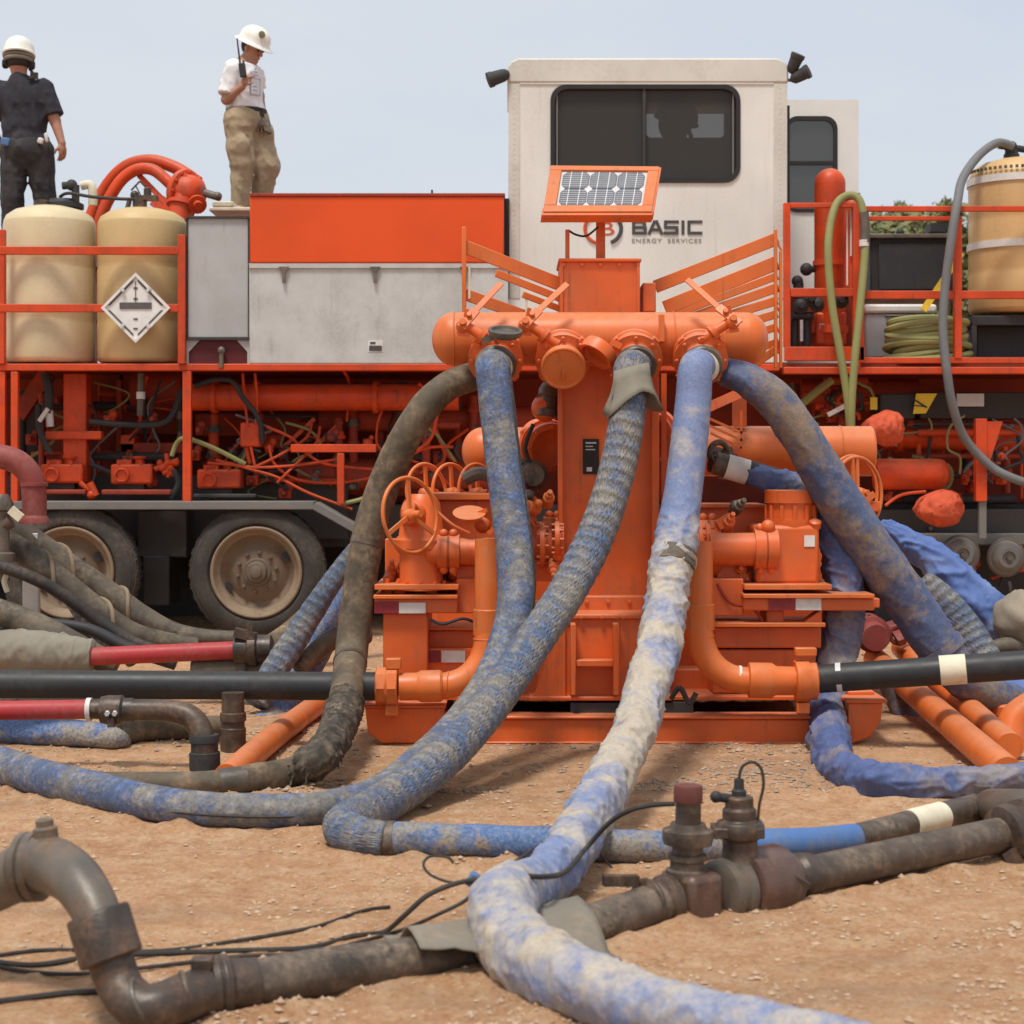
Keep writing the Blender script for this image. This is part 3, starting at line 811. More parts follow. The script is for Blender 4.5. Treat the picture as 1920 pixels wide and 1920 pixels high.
# hydraulic and air lines
def line(nm, pts, rpx, mat):
    m = MB(); Y0 = pts[0][2]; m.tube([W(*p) for p in pts], rpx / S(Y0), 8, 5); return part(nm, m, M[mat], T)
O = 13.85
for pts in ([(500, 800, O), (545, 820, O), (570, 845, 13.9), (610, 870, 13.9), (700, 880, 14)],
            [(505, 835, O), (515, 870, O), (560, 900, 13.9), (640, 905, 14), (720, 890, 14)],
            [(390, 868, O), (440, 872, O), (470, 880, O), (520, 895, O), (580, 925, O), (660, 955, O)],
            [(405, 862, O), (470, 876, O), (560, 872, O), (640, 860, 13.95)],
            [(470, 838, O), (476, 865, O), (480, 885, O)],
            [(520, 905, O), (545, 880, O), (590, 835, 14.0), (600, 800, 14.1)],
            [(480, 875, O), (530, 850, O), (575, 820, 14.0), (585, 790, 14.1)],
            [(455, 700, O), (458, 740, O), (465, 800, O)], [(478, 700, O), (482, 745, O), (480, 795, O)],
            [(640, 690, 14), (655, 720, 14.1), (650, 790, 14.2)], [(760, 860, 14), (800, 840, 14), (850, 838, 14)]):
    line('air_line', pts, 2.7, 'truck')
for pts, r, mt in (([(85, 700, 13.95), (92, 735, 13.95), (90, 775, 13.95)], 9, 'black'),
                   ([(168, 790, 13.95), (230, 796, 13.95), (300, 795, 13.95), (325, 775, 13.95), (340, 730, 14.0)], 6, 'black'),
                   ([(265, 700, 13.9), (264, 745, 13.9), (263, 780, 13.9)], 7, 'cast'),
                   ([(365, 725, 13.8), (400, 712, 13.8), (435, 715, 13.8), (455, 745, 13.8), (485, 785, 13.8), (492, 830, 13.85)], 5, 'black'),
                   ([(322, 855, 13.8), (332, 830, 13.8), (350, 822, 13.75), (400, 840, 13.8), (460, 870, 13.85)], 4.5, 'greenhose'),
                   ([(640, 945, 13.8), (680, 935, 13.8), (720, 915, 13.9)], 4, 'greenhose'),
                   ([(95, 850, 13.9), (75, 810, 13.9), (72, 760, 14)], 6, 'dark'),
                   ([(325, 880, 13.9), (335, 905, 13.9), (320, 935, 13.9)], 6, 'black'),
                   ([(1500, 760, 14), (1530, 735, 14), (1560, 712, 14)], 8, 'greenhose'),
                   ([(280, 905, 14.0), (220, 890, 14), (170, 870, 14)], 5, 'black')):
    line('hydraulic_hose', pts, r, mt)
m = MB(); m.cyl(W(92, 770, 13.95), W(94, 800, 13.95), 0.03); m.cyl(W(264, 735, 13.88), W(264, 748, 13.88), 0.034); part('hose_fitting', m, M['silver'], T)
m = MB(); m.box(W(82, 778, 13.9), (0.03, 0.03, 0.12), Matrix.Rotation(rad(35), 3, 'Y')); part('tag_plate', m, M['tape'], T)
# crowded small pipework deeper inside each bay
rn = random.Random(21)
def crowd(x0, x1, y0, y1, nv, nh, nc, nf):
    for k in range(nv):
        px = x0 + (x1 - x0) * (k + rn.random()) / nv; Yq = 14.15 + .8 * rn.random(); r = (3 + 7 * rn.random()) / S(Yq)
        ya, yb = y0 + (y1 - y0) * rn.random() * .25, y1 - (y1 - y0) * rn.random() * .3
        m = MB(); m.cyl(W(px, ya, Yq), W(px, yb, Yq), r, n=14); p = part('pipe_run', m, M[rn.choice(('truck', 'dimred', 'dimred', 'dark', 'truck'))], T)
        for f in range(2):
            q = W(px, ya + (yb - ya) * (.15 + .7 * rn.random()), Yq); g = MB(); g.lathe(q, (0, 0, 1), [(0, r * 1.6), (.03, r * 1.6), (.03, r * 1.3), (.06, r * 1.3)], 12); part('pipe_union', g, M[rn.choice(('truck', 'dimred', 'cast'))], p)
    for k in range(nh):
        py = y0 + (y1 - y0) * (k + rn.random()) / nh; Yq = 14.1 + .7 * rn.random(); r = (3 + 6 * rn.random()) / S(Yq); xa = x0 + (x1 - x0) * rn.random() * .5; xb = xa + (x1 - xa) * (.4 + .6 * rn.random())
        m = MB(); m.cyl(W(xa, py, Yq), W(xb, py, Yq), r, n=14); p = part('pipe_run', m, M[rn.choice(('truck', 'dimred', 'dimred', 'dark'))], T)
        q = W(xa + (xb - xa) * rn.random(), py, Yq); g = MB(); g.lathe(q, (1, 0, 0), [(0, r * 1.7), (.035, r * 1.7)], 14); g.bolts(q, (1, 0, 0), r * 1.4, 6, .008, .05); part('pipe_union', g, M[rn.choice(('truck', 'dimred'))], p)
    for k in range(nc):
        Yq = 13.95 + .5 * rn.random(); px = x0 + (x1 - x0) * rn.random(); py = y0 + (y1 - y0) * rn.random() * .5; pts = []
        for j in range(5):
            pts.append(W(px, py, Yq)); px += rn.gauss(0, (x1 - x0) * .14); py += (y1 - y0) * (.05 + .18 * rn.random())
            px = min(max(px, x0), x1); py = min(py, y1)
        m = MB(); m.tube(pts, (1.6 + 2.2 * rn.random()) / S(Yq), 8, 6); part('hydraulic_hose', m, M[rn.choice(('black', 'black', 'truck', 'greycable', 'dimred', 'greenhose'))], T)
    for k in range(nf):
        Yq = 13.98 + .4 * rn.random(); px = x0 + (x1 - x0) * rn.random(); py = y0 + (y1 - y0) * (.2 + .75 * rn.random()); w_ = 8 + 16 * rn.random(); h_ = 7 + 14 * rn.random()
        m = MB(); m.pbox(px - w_ / 2, py - h_ / 2, px + w_ / 2, py + h_ / 2, Yq, .08); p = part('bracket', m, M[rn.choice(('truck', 'dimred', 'dark', 'truck'))], T, .008)
        m = MB(); q = W(px, py, Yq); m.lathe(q, (0, -1, 0), [(0, .03), (.02, .03), (.03, .018), (.06, .016)], 10); m.ball(W(px + w_ * .4, py - h_ * .6, Yq + .03), .022 + .02 * rn.random(), 8, 6); part('fitting', m, M[rn.choice(('truck', 'cast', 'dimred', 'dimred'))], p)
crowd(36, 340, 705, 930, 9, 6, 9, 13); crowd(362, 640, 770, 935, 7, 6, 12, 14); crowd(650, 900, 705, 930, 7, 5, 8, 8); crowd(1480, 1640, 705, 800, 5, 4, 5, 5); crowd(1650, 1915, 775, 950, 6, 5, 10, 10)
crowd(1660, 1915, 955, 1100, 5, 4, 8, 6)
# right-hand lower bay
blk('control_box', 1650, 738, 1716, 785, 13.95, 0.3, 'black'); blk('control_box', 1725, 735, 2050, 785, 14.15, 0.3, 'dark')
m = MB(); m.pbox(1632, 745, 1645, 768, 13.9, 0.01); part('yellow_decal', m, M['yellow'], T)
m = MB(); m.prism([W(1718, 738, 13.9), W(1757, 738, 13.9), W(1736, 775, 13.9), W(1712, 776, 13.9)], (0, 0.01, 0)); dc = part('yellow_decal', m, M['yellow'], T)
m = MB(); m.bar(W(1712, 748, 13.895), W(1738, 764, 13.895), 0.012, 0.004); m.bar(W(1714, 760, 13.895), W(1734, 762, 13.895), 0.008, 0.004); part('decal_symbol', m, M['black'], dc)
m = MB(); m.pbox(1794, 738, 1845, 762, 14.1, 0.01); part('data_plate', m, M['silver'], T)
m = MB(); m.bar(W(1552, 778, 13.9), W(1590, 758, 13.9), 0.035, 0.03); part('handle', m, M['tape'], T)
blk('subframe', 1440, 955, 2100, 1000, 14.1, 0.5, 'dark'); blk('subframe', 1640, 1000, 2100, 1022, 14.0, 0.3, 'fender')
for px, py in ((1806, 1040), (1892, 1046)):
    q = W(px, py, 13.85); m = MB()
    m.lathe(q + Vector((0, .16, 0)), (0, -1, 0), [(0, 0.11), (0.06, 0.125), (0.07, 0.14), (0.085, 0.14), (0.095, 0.12), (0.14, 0.105), (0.165, 0.075), (0.165, 0.05), (0.15, 0.045), (0.15, 0.0)], 32)
    ac = part('brake_chamber', m, M['fender'], T); m = MB(); m.torus(q + Vector((0, .082, 0)), (0, 1, 0), 0.14, 0.012, 32, 8); m.lathe(q + Vector((0, 0.01, 0)), (0, -1, 0), [(0, .025), (.03, .02)], 8); part('clamp_band', m, M['cast'], ac)
m = MB(); m.pbox(1640, 1022, 2100, 1180, 14.6, 0.2); part('axle_housing', m, M['dark'], T)
line('air_line', [(1806, 1085, 13.8), (1808, 1120, 13.8), (1820, 1150, 13.85)], 3, 'dark'); line('air_line', [(1892, 1090, 13.8), (1895, 1110, 13.8), (1890, 1140, 13.9)], 3, 'dark')
# bundled rags over two fittings
def rag(px, py, w, h, Y, label):
    m = MB(); c = W(px, py, Y); s = S(Y)
    n, k = 48, 32; vs = []
    for i in range(k + 1):
        th = math.pi * i / k
        for j in range(n):
            a = 2 * math.pi * j / n
            d = Vector((math.sin(th) * math.cos(a), math.sin(th) * math.sin(a), math.cos(th)))
            fold = 1 - 2 * abs(noise.noise(Vector((2.2 * math.cos(a) + px, 2.2 * math.sin(a), th * .9)))) + .5 * (1 - 2 * abs(noise.noise(Vector((5 * math.cos(a) + px, 5 * math.sin(a), th * 2.5)))))
            f = 1 + .20 * fold * math.sin(th) ** .5 + .07 * (1 - 2 * abs(noise.noise(d * 3.7 + Vector((1, px, 0))))) + .12 * noise.noise(d * 1.3 + Vector((px, 3, 0))) - .35 * math.exp(-(th / .45) ** 2)
            vs.append(c + Vector((d.x * w / 2 / s * f + .02 * math.sin(th * 3), d.y * 0.12 * f, d.z * h / 2 / s * (1 + .06 * fold))))
    fs = [(i * n + j, (i + 1) * n + j, (i + 1) * n + (j + 1) % n, i * n + (j + 1) % n) for i in range(k) for j in range(n)]
    m.add(vs, fs)
    solo('orange_netting', m, M['netting'], label, 'netting')
rag(1763, 953, 74, 66, 13.75, 'crumpled orange netting wrapped round a fitting above the round brake chambers')
rag(1660, 803, 62, 64, 13.6, 'bunched orange netting hanging beside the end of the orange cross pipe')
m = MB(); m.tube([W(1660, 948, 13.6), (W(1690, 928, 13.65)), W(1735, 922, 13.72)], 0.012, 8, 5); part('air_line', m, M['truck'], T)

# ------------------------------------------------------------------ boxes on the deck
B = thing('steel_cabinet', 'tall plain grey steel cabinet between the cream tanks and the orange topped box', 'cabinet', W(408, 635, 13.9))
m = MB(); m.pbox(352, 409, 466, 633, 13.62, 0.5); part('body', m, M['steelbox'], B, 0.006)
m = MB(); m.pbox(349, 405, 468, 409, 13.60, 0.54); m.pbox(349, 633, 468, 637, 13.6, 0.54); m.pbox(349, 409, 352, 633, 13.61, 0.03); m.pbox(464.5, 409, 468, 633, 13.61, 0.03); part('edge_trim', m, M['dark'], B)
m = MB(); m.prism([W(370, 637, 13.64), W(448, 637, 13.64), W(465, 662, 13.64), W(465, 682, 13.64), W(353, 682, 13.64), W(353, 662, 13.64)], (0, 0.4, 0)); hp = part('hopper', m, M['hopper'], B)
m = MB()
for a, b in (((352, 637), (352, 682)), ((466, 637), (466, 682))): m.bar(W(*a, 13.63), W(*b, 13.63), 0.016, 0.016)
for q in ((352, 637), (466, 637)):
    sg = 1 if q[0] < 400 else -1
    m.prism([W(q[0], 638, 13.625), W(q[0] + sg * 22, 638, 13.625), W(q[0], 662, 13.625)], (0, 0.008, 0))
part('leg', m, M['steelbox'], B)
m = MB(); m.cyl(W(415, 652, 13.6), W(415, 690, 13.6), 0.018); m.ball(W(415, 657, 13.6), 0.03, 10, 8); part('drain_valve', m, M['cast'], B)

B = thing('equipment_box', 'long aluminium equipment box with a red orange top half and small latches', 'box', W(705, 682, 13.9))
m = MB(); m.pbox(467, 497, 953, 682, 13.60, 0.9); part('body', m, M['alu'], B, 0.008)
m = MB(); m.pbox(468, 368, 945, 493, 13.58, 0.9); part('lid', m, M['panel'], B, 0.01)
m = MB(); m.pbox(468, 362, 947, 368, 13.57, 0.92); part('lid_edge', m, M['dimred'], B, 0.004)
m = MB(); m.pbox(944, 372, 955, 560, 13.72, 0.7); part('dark_gap', m, M['gasket'], B)  # black slab painting the dark gap next to the cab
m = MB(); m.pbox(467, 493.5, 953, 503, 13.585, 0.02); part('drip_edge', m, M['alu'], B, 0.003)
for px in (532, 703, 872):
    m = MB(); m.prism([W(px - 10, 500, 13.575), W(px + 10, 500, 13.575), W(px + 3, 512, 13.575), W(px - 3, 512, 13.575)], (0, 0.012, 0)); m.pbox(px - 3, 510, px + 3, 530, 13.57, 0.02); part('latch', m, M['cast'], B)
m = MB(); m.pbox(690, 638, 718, 660, 13.597, 0.004); lb = part('data_plate', m, M['tape'], B)
m = MB(); m.pbox(692, 648, 716, 658, 13.594, 0.003); m.pbox(694, 641, 704, 645, 13.594, 0.003); part('plate_print', m, M['logoink'], lb)
m = MB(); m.cyl(W(810, 362, 13.9), W(810, 356, 13.9), 0.008); part('stud', m, M['dark'], B)

# ------------------------------------------------------------------ tanks
def tank(px0, px1, ptop, pdome, pbot, Y, mat, label, cat='tank', group=None, neckx=None):
    cx = (px0 + px1) / 2; r = (px1 - px0) / 2 / S(Y) * 1.0
    base = W(cx, pbot, Y); zt = W(cx, pdome, Y).z; zd = W(cx, ptop, Y).z
    t = thing('chemical_tank', label, cat, base, group)
    h = zt - base.z
    prof = [(0, r * 0.9), (0.012, r * 0.97), (0.04, r)]
    for f in (0.28, 0.30, 0.32, 0.66, 0.68, 0.70):
        prof.append((h * f, r * (0.988 if f in (0.30, 0.68) else 1.0)))
    prof += [(h * 0.97, r), (h, r * 0.985)]
    m = MB(); m.lathe(base, (0, 0, 1), prof, 56)
    m.lathe(base, (0, 0, 1), [(h, r * 0.985), (h + (zd - zt) * .35, r * 0.93), (h + (zd - zt) * .68, r * 0.75), (h + (zd - zt) * .92, r * 0.42), (zd - base.z, r * 0.2), (zd - base.z, 0)], 56, caps=False)
    part('shell', m, M[mat], t, sharp=50)
    return t, base, r, zd
t, b, r, zd = tank(8, 178, 386, 418, 682, 13.98, 'tank', 'cream plastic chemical tank nearest the left edge, no sign on it', group='cream chemical tanks')
m = MB(); m.lathe(Vector((b.x - 0.05, b.y - .05, zd - 0.02)), (0, 0, 1), [(0, 0.06), (0.05, 0.06), (0.055, 0.05)], 20); part('cap', m, M['rustdark'], t)
m = MB(); m.lathe(Vector((b.x + 0.1, b.y + .05, zd - 0.015)), (0, 0, 1), [(0, 0.15), (0.035, 0.15), (0.05, 0.12), (0.07, 0.11), (0.07, 0)], 28); part('lid', m, M['black'], t)
m = MB(); m.tube([Vector((b.x + .08, b.y, zd + .07)), Vector((b.x + .16, b.y - .05, zd + .09)), Vector((b.x + .35, b.y - .06, zd + .06)), Vector((b.x + .6, b.y - .05, zd + .045)), Vector((b.x + .72, b.y, zd + .06))], 0.013, 8); part('vent_hose', m, M['cable'], t)
m = MB(); m.cyl(Vector((b.x + .2, b.y, zd)), Vector((b.x + .2, b.y, zd + .16)), 0.03); m.ball(Vector((b.x + .17, b.y, zd + .16)), 0.045, 10, 8); m.cyl(Vector((b.x + .1, b.y, zd + .155)), Vector((b.x + .2, b.y, zd + .16)), .03); part('elbow_fitting', m, M['dark'], t)
m = MB(); m.tube([Vector((b.x + .22, b.y + .1, zd + .17)), Vector((b.x + .30, b.y + .1, zd + .17)), Vector((b.x + .31, b.y + .1, zd + .02))], 0.035, 10, 5); part('breather', m, M['cream'], t)
t, b, r, zd = tank(184, 350, 390, 420, 682, 13.98, 'tankamber', 'amber stained plastic chemical tank behind the white diamond sign', group='cream chemical tanks')
m = MB(); m.lathe(Vector((b.x - 0.02, b.y, zd - 0.02)), (0, 0, 1), [(0, 0.055), (0.09, 0.055), (0.09, 0)], 20); m.box(Vector((b.x + .03, b.y, zd + .075)), (0.17, 0.1, 0.035)); m.cyl(Vector((b.x + .04, b.y, zd + .09)), Vector((b.x + .04, b.y, zd + .15)), .03); m.ball(Vector((b.x - .06, b.y, zd + .1)), .035, 8, 6); part('cap', m, M['rustdark'], t)
t, b, r, zd = tank(1818, 2004, 297, 332, 590, 14.1, 'tankorange', 'amber tank on a black stand at the right edge, bound with white straps')
for py in (343, 464):
    m = MB(); z = W(0, py, 14.1).z; m.lathe(Vector((b.x, b.y, z - 0.03)), (0, 0, 1), [(0, r + .004), (0, r + .012), (0.055, r + .012), (0.055, r + .004)], 56); part('strap', m, M['tape'], t)
m = MB()
for a in range(30):
    an = rad(180 + a * 6); m.box(Vector((b.x + math.cos(an) * (r + .012), b.y + math.sin(an) * (r + .012), W(0, 326 , 14.1).z)), (0.018, 0.018, 0.022))
part('clamp_ring', m, M['rust'], t)
m = MB(); m.pbox(1822, 592, 2004, 610, 13.8, 0.6); m.pbox(1822, 610, 1832, 672, 13.8, 0.05); m.pbox(1990, 610, 2004, 672, 13.8, 0.05); m.pbox(1832, 612, 1990, 672, 14.0, 0.4); part('stand', m, M['black'], t, 0.006)
m = MB(); m.lathe(Vector((b.x - .06, b.y, zd - .02)), (0, 0, 1), [(0, .06), (.05, .06), (.06, .05), (.09, .05)], 20); m.ball(Vector((b.x - .06, b.y, zd + .09)), .045, 10, 8); m.cyl(Vector((b.x - .16, b.y, zd + .1)), Vector((b.x + .1, b.y, zd + .06)), .026); part('cap', m, M['black'], t)
m = MB(); m.tube([W(*p) for p in ((1898, 274, 14.05), (1870, 268, 14.0), (1835, 292, 13.9), (1805, 335, 13.7), (1795, 380, 13.55), (1785, 440, 13.5), (1772, 540, 13.5), (1768, 620, 13.48), (1776, 700, 13.46), (1786, 760, 13.5), (1808, 820, 13.6), (1850, 868, 13.65), (1890, 893, 13.65), (1960, 915, 13.7), (2050, 925, 13.8))], 8.5 / S(13.5), 12, 8)
solo('grey_hose', m, M['greycable'], 'long grey hose looping from the amber tank top down past the deck', 'hose')
m = MB(); m.bar(W(1803, 474, 13.85), W(1731, 582, 13.75), 0.05, 0.012); solo('yellow_strap', m, M['yellow'], 'yellow strap slanting down behind the post left of the amber tank', 'strap')

# diamond sign on the rail
B = thing('diamond_sign', 'white diamond placard holder with a dark bar fixed on the tank rail', 'sign', W(254, 640, 13.54))
def dia(c, hw, hh, Y): return [W(c[0], c[1] - hh, Y), W(c[0] + hw, c[1], Y), W(c[0], c[1] + hh, Y), W(c[0] - hw, c[1], Y)]
m = MB(); m.prism(dia((254, 577), 65, 66, 13.545), (0, 0.012, 0)); part('back_plate', m, M['sign'], B, 0.002)
m = MB(); o_, i_ = dia((254, 577), 65, 66, 13.53), dia((254, 577), 58, 59, 13.53)
for k in range(4): m.prism([o_[k], o_[(k + 1) % 4], i_[(k + 1) % 4], i_[k]], (0, 0.016, 0))
part('rim', m, M['sign'], B)
m = MB()
i2, j2 = dia((254, 577), 57, 58, 13.541), dia((254, 577), 52, 53, 13.541)
for k in range(4):
    m.prism([i2[k].lerp(i2[(k + 1) % 4], .08), i2[k].lerp(i2[(k + 1) % 4], .92), j2[k].lerp(j2[(k + 1) % 4], .92), j2[k].lerp(j2[(k + 1) % 4], .08)], (0, 0.006, 0))
part('slot', m, M['cast'], B)
for k in range(4):
    m = MB(); q = o_[k].lerp(o_[(k + 1) % 4], 0.5 if k < 0 else (0.42 if k in (0, 2) else 0.58)); q2 = q.lerp((o_[0] + o_[2]) / 2, .2)
    m.bar(q + Vector((0, -.005, 0)), q2 + Vector((0, -.005, 0)), 0.022, 0.012); part('clip', m, M['silver'], B)
m = MB(); m.pbox(224, 567, 284, 579, 13.538, 0.006); part('bar', m, M['grime'], B)
m = MB(); m.pbox(253.2, 528, 254.8, 566, 13.54, 0.004)
for py in (540, 560, 598, 616): m.pbox(250, py - 1.5, 258, py + 1.5, 13.54, 0.004)
part('printed_mark', m, M['cast'], B)

# ------------------------------------------------------------------ overhead orange loading arm behind the tanks
B = thing('loading_arm', 'orange curved swivel pipe arm arching behind the cream tanks', 'pipe arm', W(260, 560, 14.9))
m = MB(); m.tube([W(*p) for p in ((150, 560, 14.9), (165, 430, 14.9), (192, 362, 14.9), (232, 315, 14.85), (280, 301, 14.8), (330, 315, 14.75), (372, 342, 14.7))], 12 / S(14.8), 14, 8); part('bent_pipe', m, M['truck'], B)
m = MB(); m.tube([W(*p) for p in ((170, 560, 14.7), (185, 425, 14.7), (215, 355, 14.7), (248, 322, 14.7), (285, 318, 14.65), (320, 345, 14.6), (345, 370, 14.6))], 11 / S(14.7), 14, 8); part('bent_pipe', m, M['truck'], B)
m = MB(); m.bar(W(262, 330, 14.75), W(330, 400, 14.6), 0.045, 0.05); m.bar(W(292, 375, 14.7), W(352, 412, 14.55), 0.12, 0.08); part('brace', m, M['truck'], B, .004)
m = MB(); q = W(352, 362, 14.55); dd = Vector((0.75, -0.45, -0.15))
m.lathe(q - dd * 0.14, dd, [(0, 0.1), (0.03, 0.15), (0.06, 0.16), (0.07, 0.185), (0.11, 0.185), (0.12, 0.15), (0.2, 0.14), (0.24, 0.1), (0.26, 0.07)], 28); m.bolts(q - dd * .03, dd, 0.165, 12, 0.014, 0.03); m.lathe(W(345, 372, 14.5), (-.2, -.3, -1), [(0, .1), (.05, .1), (.05, .125), (.08, .125), (.08, .1), (.2, .09)], 24); m.bolts(W(345, 372, 14.5) + Vector((0, 0, -.05)), (-.2, -.3, -1), .112, 10, .012, .04); m.lathe(W(368, 380, 14.45), (.3, -.8, -.4), [(-.05, .06), (.03, .06), (.03, .075), (.06, .075), (.06, .04), (.1, .035)], 16); m.cyl(W(330, 350, 14.5), W(352, 330, 14.5), .04)
part('swivel_joint', m, M['truck'], B)
m = MB(); m.cyl(W(385, 362, 14.45), W(412, 370, 14.4), 0.032); m.ball(W(408, 368, 14.4), 0.036, 10, 8); m.bar(W(378, 350, 14.45), W(400, 372, 14.45), .02, .02); part('nozzle', m, M['cast'], B)
m = MB(); m.bar(W(246, 357, 14.9), W(262, 340, 14.9), .012, .012); m.bar(W(262, 340, 14.9), W(274, 352, 14.9), .012, .012); m.bar(W(255, 349, 14.9), W(268, 375, 14.9), .01, .01); m.cyl(W(238, 395, 14.6), W(243, 375, 14.6), .02); part('bracket', m, M['cast'], B)
m = MB(); m.pbox(398, 377, 437, 388, 14.9, 0.3); m.pbox(392, 388, 470, 396, 14.9, 0.3); solo('white_lid', m, M['cream'], 'cream lid lying on top of the grey cabinet by the worker boot', 'lid', bevel=.01)

# ================================================================== CONTROL CAB
CY = 13.75
def cz(py, Y=CY): return W(0, py, Y).z
def cx_(px, Y=CY): return W(px, 0, Y).x
C = thing('control_cab', 'tall white control cabin with a dark tinted window and company logo', 'control cabin', W(1215, 682, 14.9))
x0, x1, zb, zt = cx_(953), cx_(1476), 2.09, cz(156)
m = MB(); m.holed_plate(x0, zb, x1, zt, cx_(1036), cz(338), cx_(1384), cz(163), 0.11, CY, 0.05); part('window_wall', m, M['white'], C, sharp=30)
m = MB(); m.box(((x0 + 0.03), CY + .6, (zb + zt) / 2), (0.06, 1.10, zt - zb)); part('side_wall', m, M['white'], C)
m = MB(); m.box(((x1 - 0.03), CY + .6, (zb + zt) / 2), (0.06, 1.10, zt - zb)); part('side_wall', m, M['white'], C)
# rear wall with the far window
by = CY + 1.15
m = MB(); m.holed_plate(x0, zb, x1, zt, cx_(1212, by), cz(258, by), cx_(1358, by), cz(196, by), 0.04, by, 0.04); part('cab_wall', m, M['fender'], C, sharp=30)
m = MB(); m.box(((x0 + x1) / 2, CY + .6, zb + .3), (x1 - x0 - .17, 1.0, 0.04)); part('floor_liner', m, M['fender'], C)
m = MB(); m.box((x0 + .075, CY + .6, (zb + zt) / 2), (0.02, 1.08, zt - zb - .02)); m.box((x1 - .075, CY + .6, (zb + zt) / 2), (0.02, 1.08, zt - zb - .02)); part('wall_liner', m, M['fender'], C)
# roof: a rounded cap
m = MB()
rp = [(x0 + 0.0, zt),  (x0 - 0.008, zt + .012), (x0 - 0.008, zt + .12), (x0 + .02, zt + .165), (x0 + .08, zt + .19), (x1 - .08, zt + .19), (x1 - .02, zt + .165), (x1 + .008, zt + .12), (x1 + .008, zt + .012), (x1, zt)]
m.prism([Vector((a, CY - 0.012, b)) for a, b in rp], (0, 1.22, 0)); part('roof', m, M['trim'], C, 0.03, sharp=50)
m = MB(); m.pbox(953, 157, 975, 560, CY - .006, .02); m.pbox(1450, 157, 1476, 560, CY - .006, .02); part('corner_trim', m, M['trim'], C, .004)
m = MB(); m.box((x1 + .012, CY + .3, (zt + zb) / 2 + .4), (0.03, 0.5, 1.0)); part('dark_side_strip', m, M['gasket'], C)  # black strip along the right side of the cab
for px in (953 + 24, 1449):
    pass
m = MB(); m.pbox(975, 155, 1451, 158, CY - .008, .02); part('gutter', m, M['trim'], C)
# rivet seams
m = MB()
for k in range(40):
    for px in (964, 1463): m.lathe(W(px, 165 + k * 9.5, CY - .006), (0, -1, 0), [(0, .005), (.002, .004), (.003, 0)], 6, caps=False)
part('rivets', m, M['trim'], C, kind='stuff')
# window
gi = rounded(cx_(1040), cz(335), cx_(1380), cz(167), 0.10); go = rounded(cx_(1032), cz(343), cx_(1388), cz(159), 0.12)
m = MB(); m.ring_plate(gi, go, CY - 0.012, 0.03); wf = part('window_gasket', m, M['gasket'], C, sharp=30)
for a, b in ((1038, 1206), (1210, 1382)):
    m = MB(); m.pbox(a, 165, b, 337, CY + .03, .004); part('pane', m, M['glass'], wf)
m = MB(); m.pbox(1205, 163, 1211, 340, CY - .004, .03); part('mullion', m, M['dark'], wf, .003)
m = MB(); m.pbox(1043, 170, 1046, 335, CY + .006, .01); m.pbox(1373, 170, 1376, 330, CY + .006, .01); part('slide_track', m, M['fender'], wf)
# things inside the cab that show against the far window: operator bust, monitor
inn = CY + .9
m = MB(); m.pbox(1250, 190, 1300, 200, inn, .15); m.bar(W(1250, 209, inn), W(1305, 202, inn), .016, .03); part('ceiling_console', m, M['tape'], C)
# lamps
def lamp(p, d, L=0.15, r=0.055):
    d = Vector(d).normalized(); m = MB(); m.lathe(p, d, [(-0.02, 0.02), (0.0, 0.04), (0.03, r * .9), (L * .75, r), (L * .78, r * 1.1), (L, r * 1.1), (L * .98, r * .95), (L * .93, 0.0)], 20)
    lp = part('work_lamp', m, M['dark'], C); m = MB(); m.lathe(p + d * L * .94, d, [(0, r * .9), (.006, r * .7), (.01, 0)], 16); part('lens', m, M['black'], lp)
    return lp
lamp(W(950, 139, CY - .02), (-0.95, -0.12, -0.35)); lamp(W(1484, 132, CY), (0.35, -0.35, 0.85), .13, .05); lamp(W(1488, 148, CY), (0.75, -0.4, .35), .13, .05)
m = MB(); m.bar(W(1476, 130, CY), W(1490, 140, CY), .02, .02); m.bar(W(1478, 150, CY), W(1492, 152, CY), .02, .02); m.bar(W(952, 136, CY), W(945, 142, CY), .03, .03); part('lamp_bracket', m, M['dark'], C)
# open door behind, seen at the right
DY = 14.75
d_ = MB(); d_.holed_plate(cx_(1474, DY), 2.1, cx_(1610, DY), cz(187, DY), cx_(1476, DY), cz(396, DY), cx_(1566, DY), cz(222, DY), .09, DY, .05); dr = part('door', d_, M['white'], C, sharp=30)
gi = rounded(cx_(1478, DY), cz(392, DY), cx_(1563, DY), cz(226, DY), .08); go = rounded(cx_(1472, DY), cz(398, DY), cx_(1570, DY), cz(218, DY), .10)
m = MB(); m.ring_plate(gi, go, DY - .012, .03); m.pbox(1478, 302, 1564, 309, DY - .01, .03); part('door_gasket', m, M['gasket'], dr, sharp=30)
m = MB(); m.pbox(1476, 222, 1566, 394, DY + .02, .004); part('door_pane', m, M['doorglass'], dr)
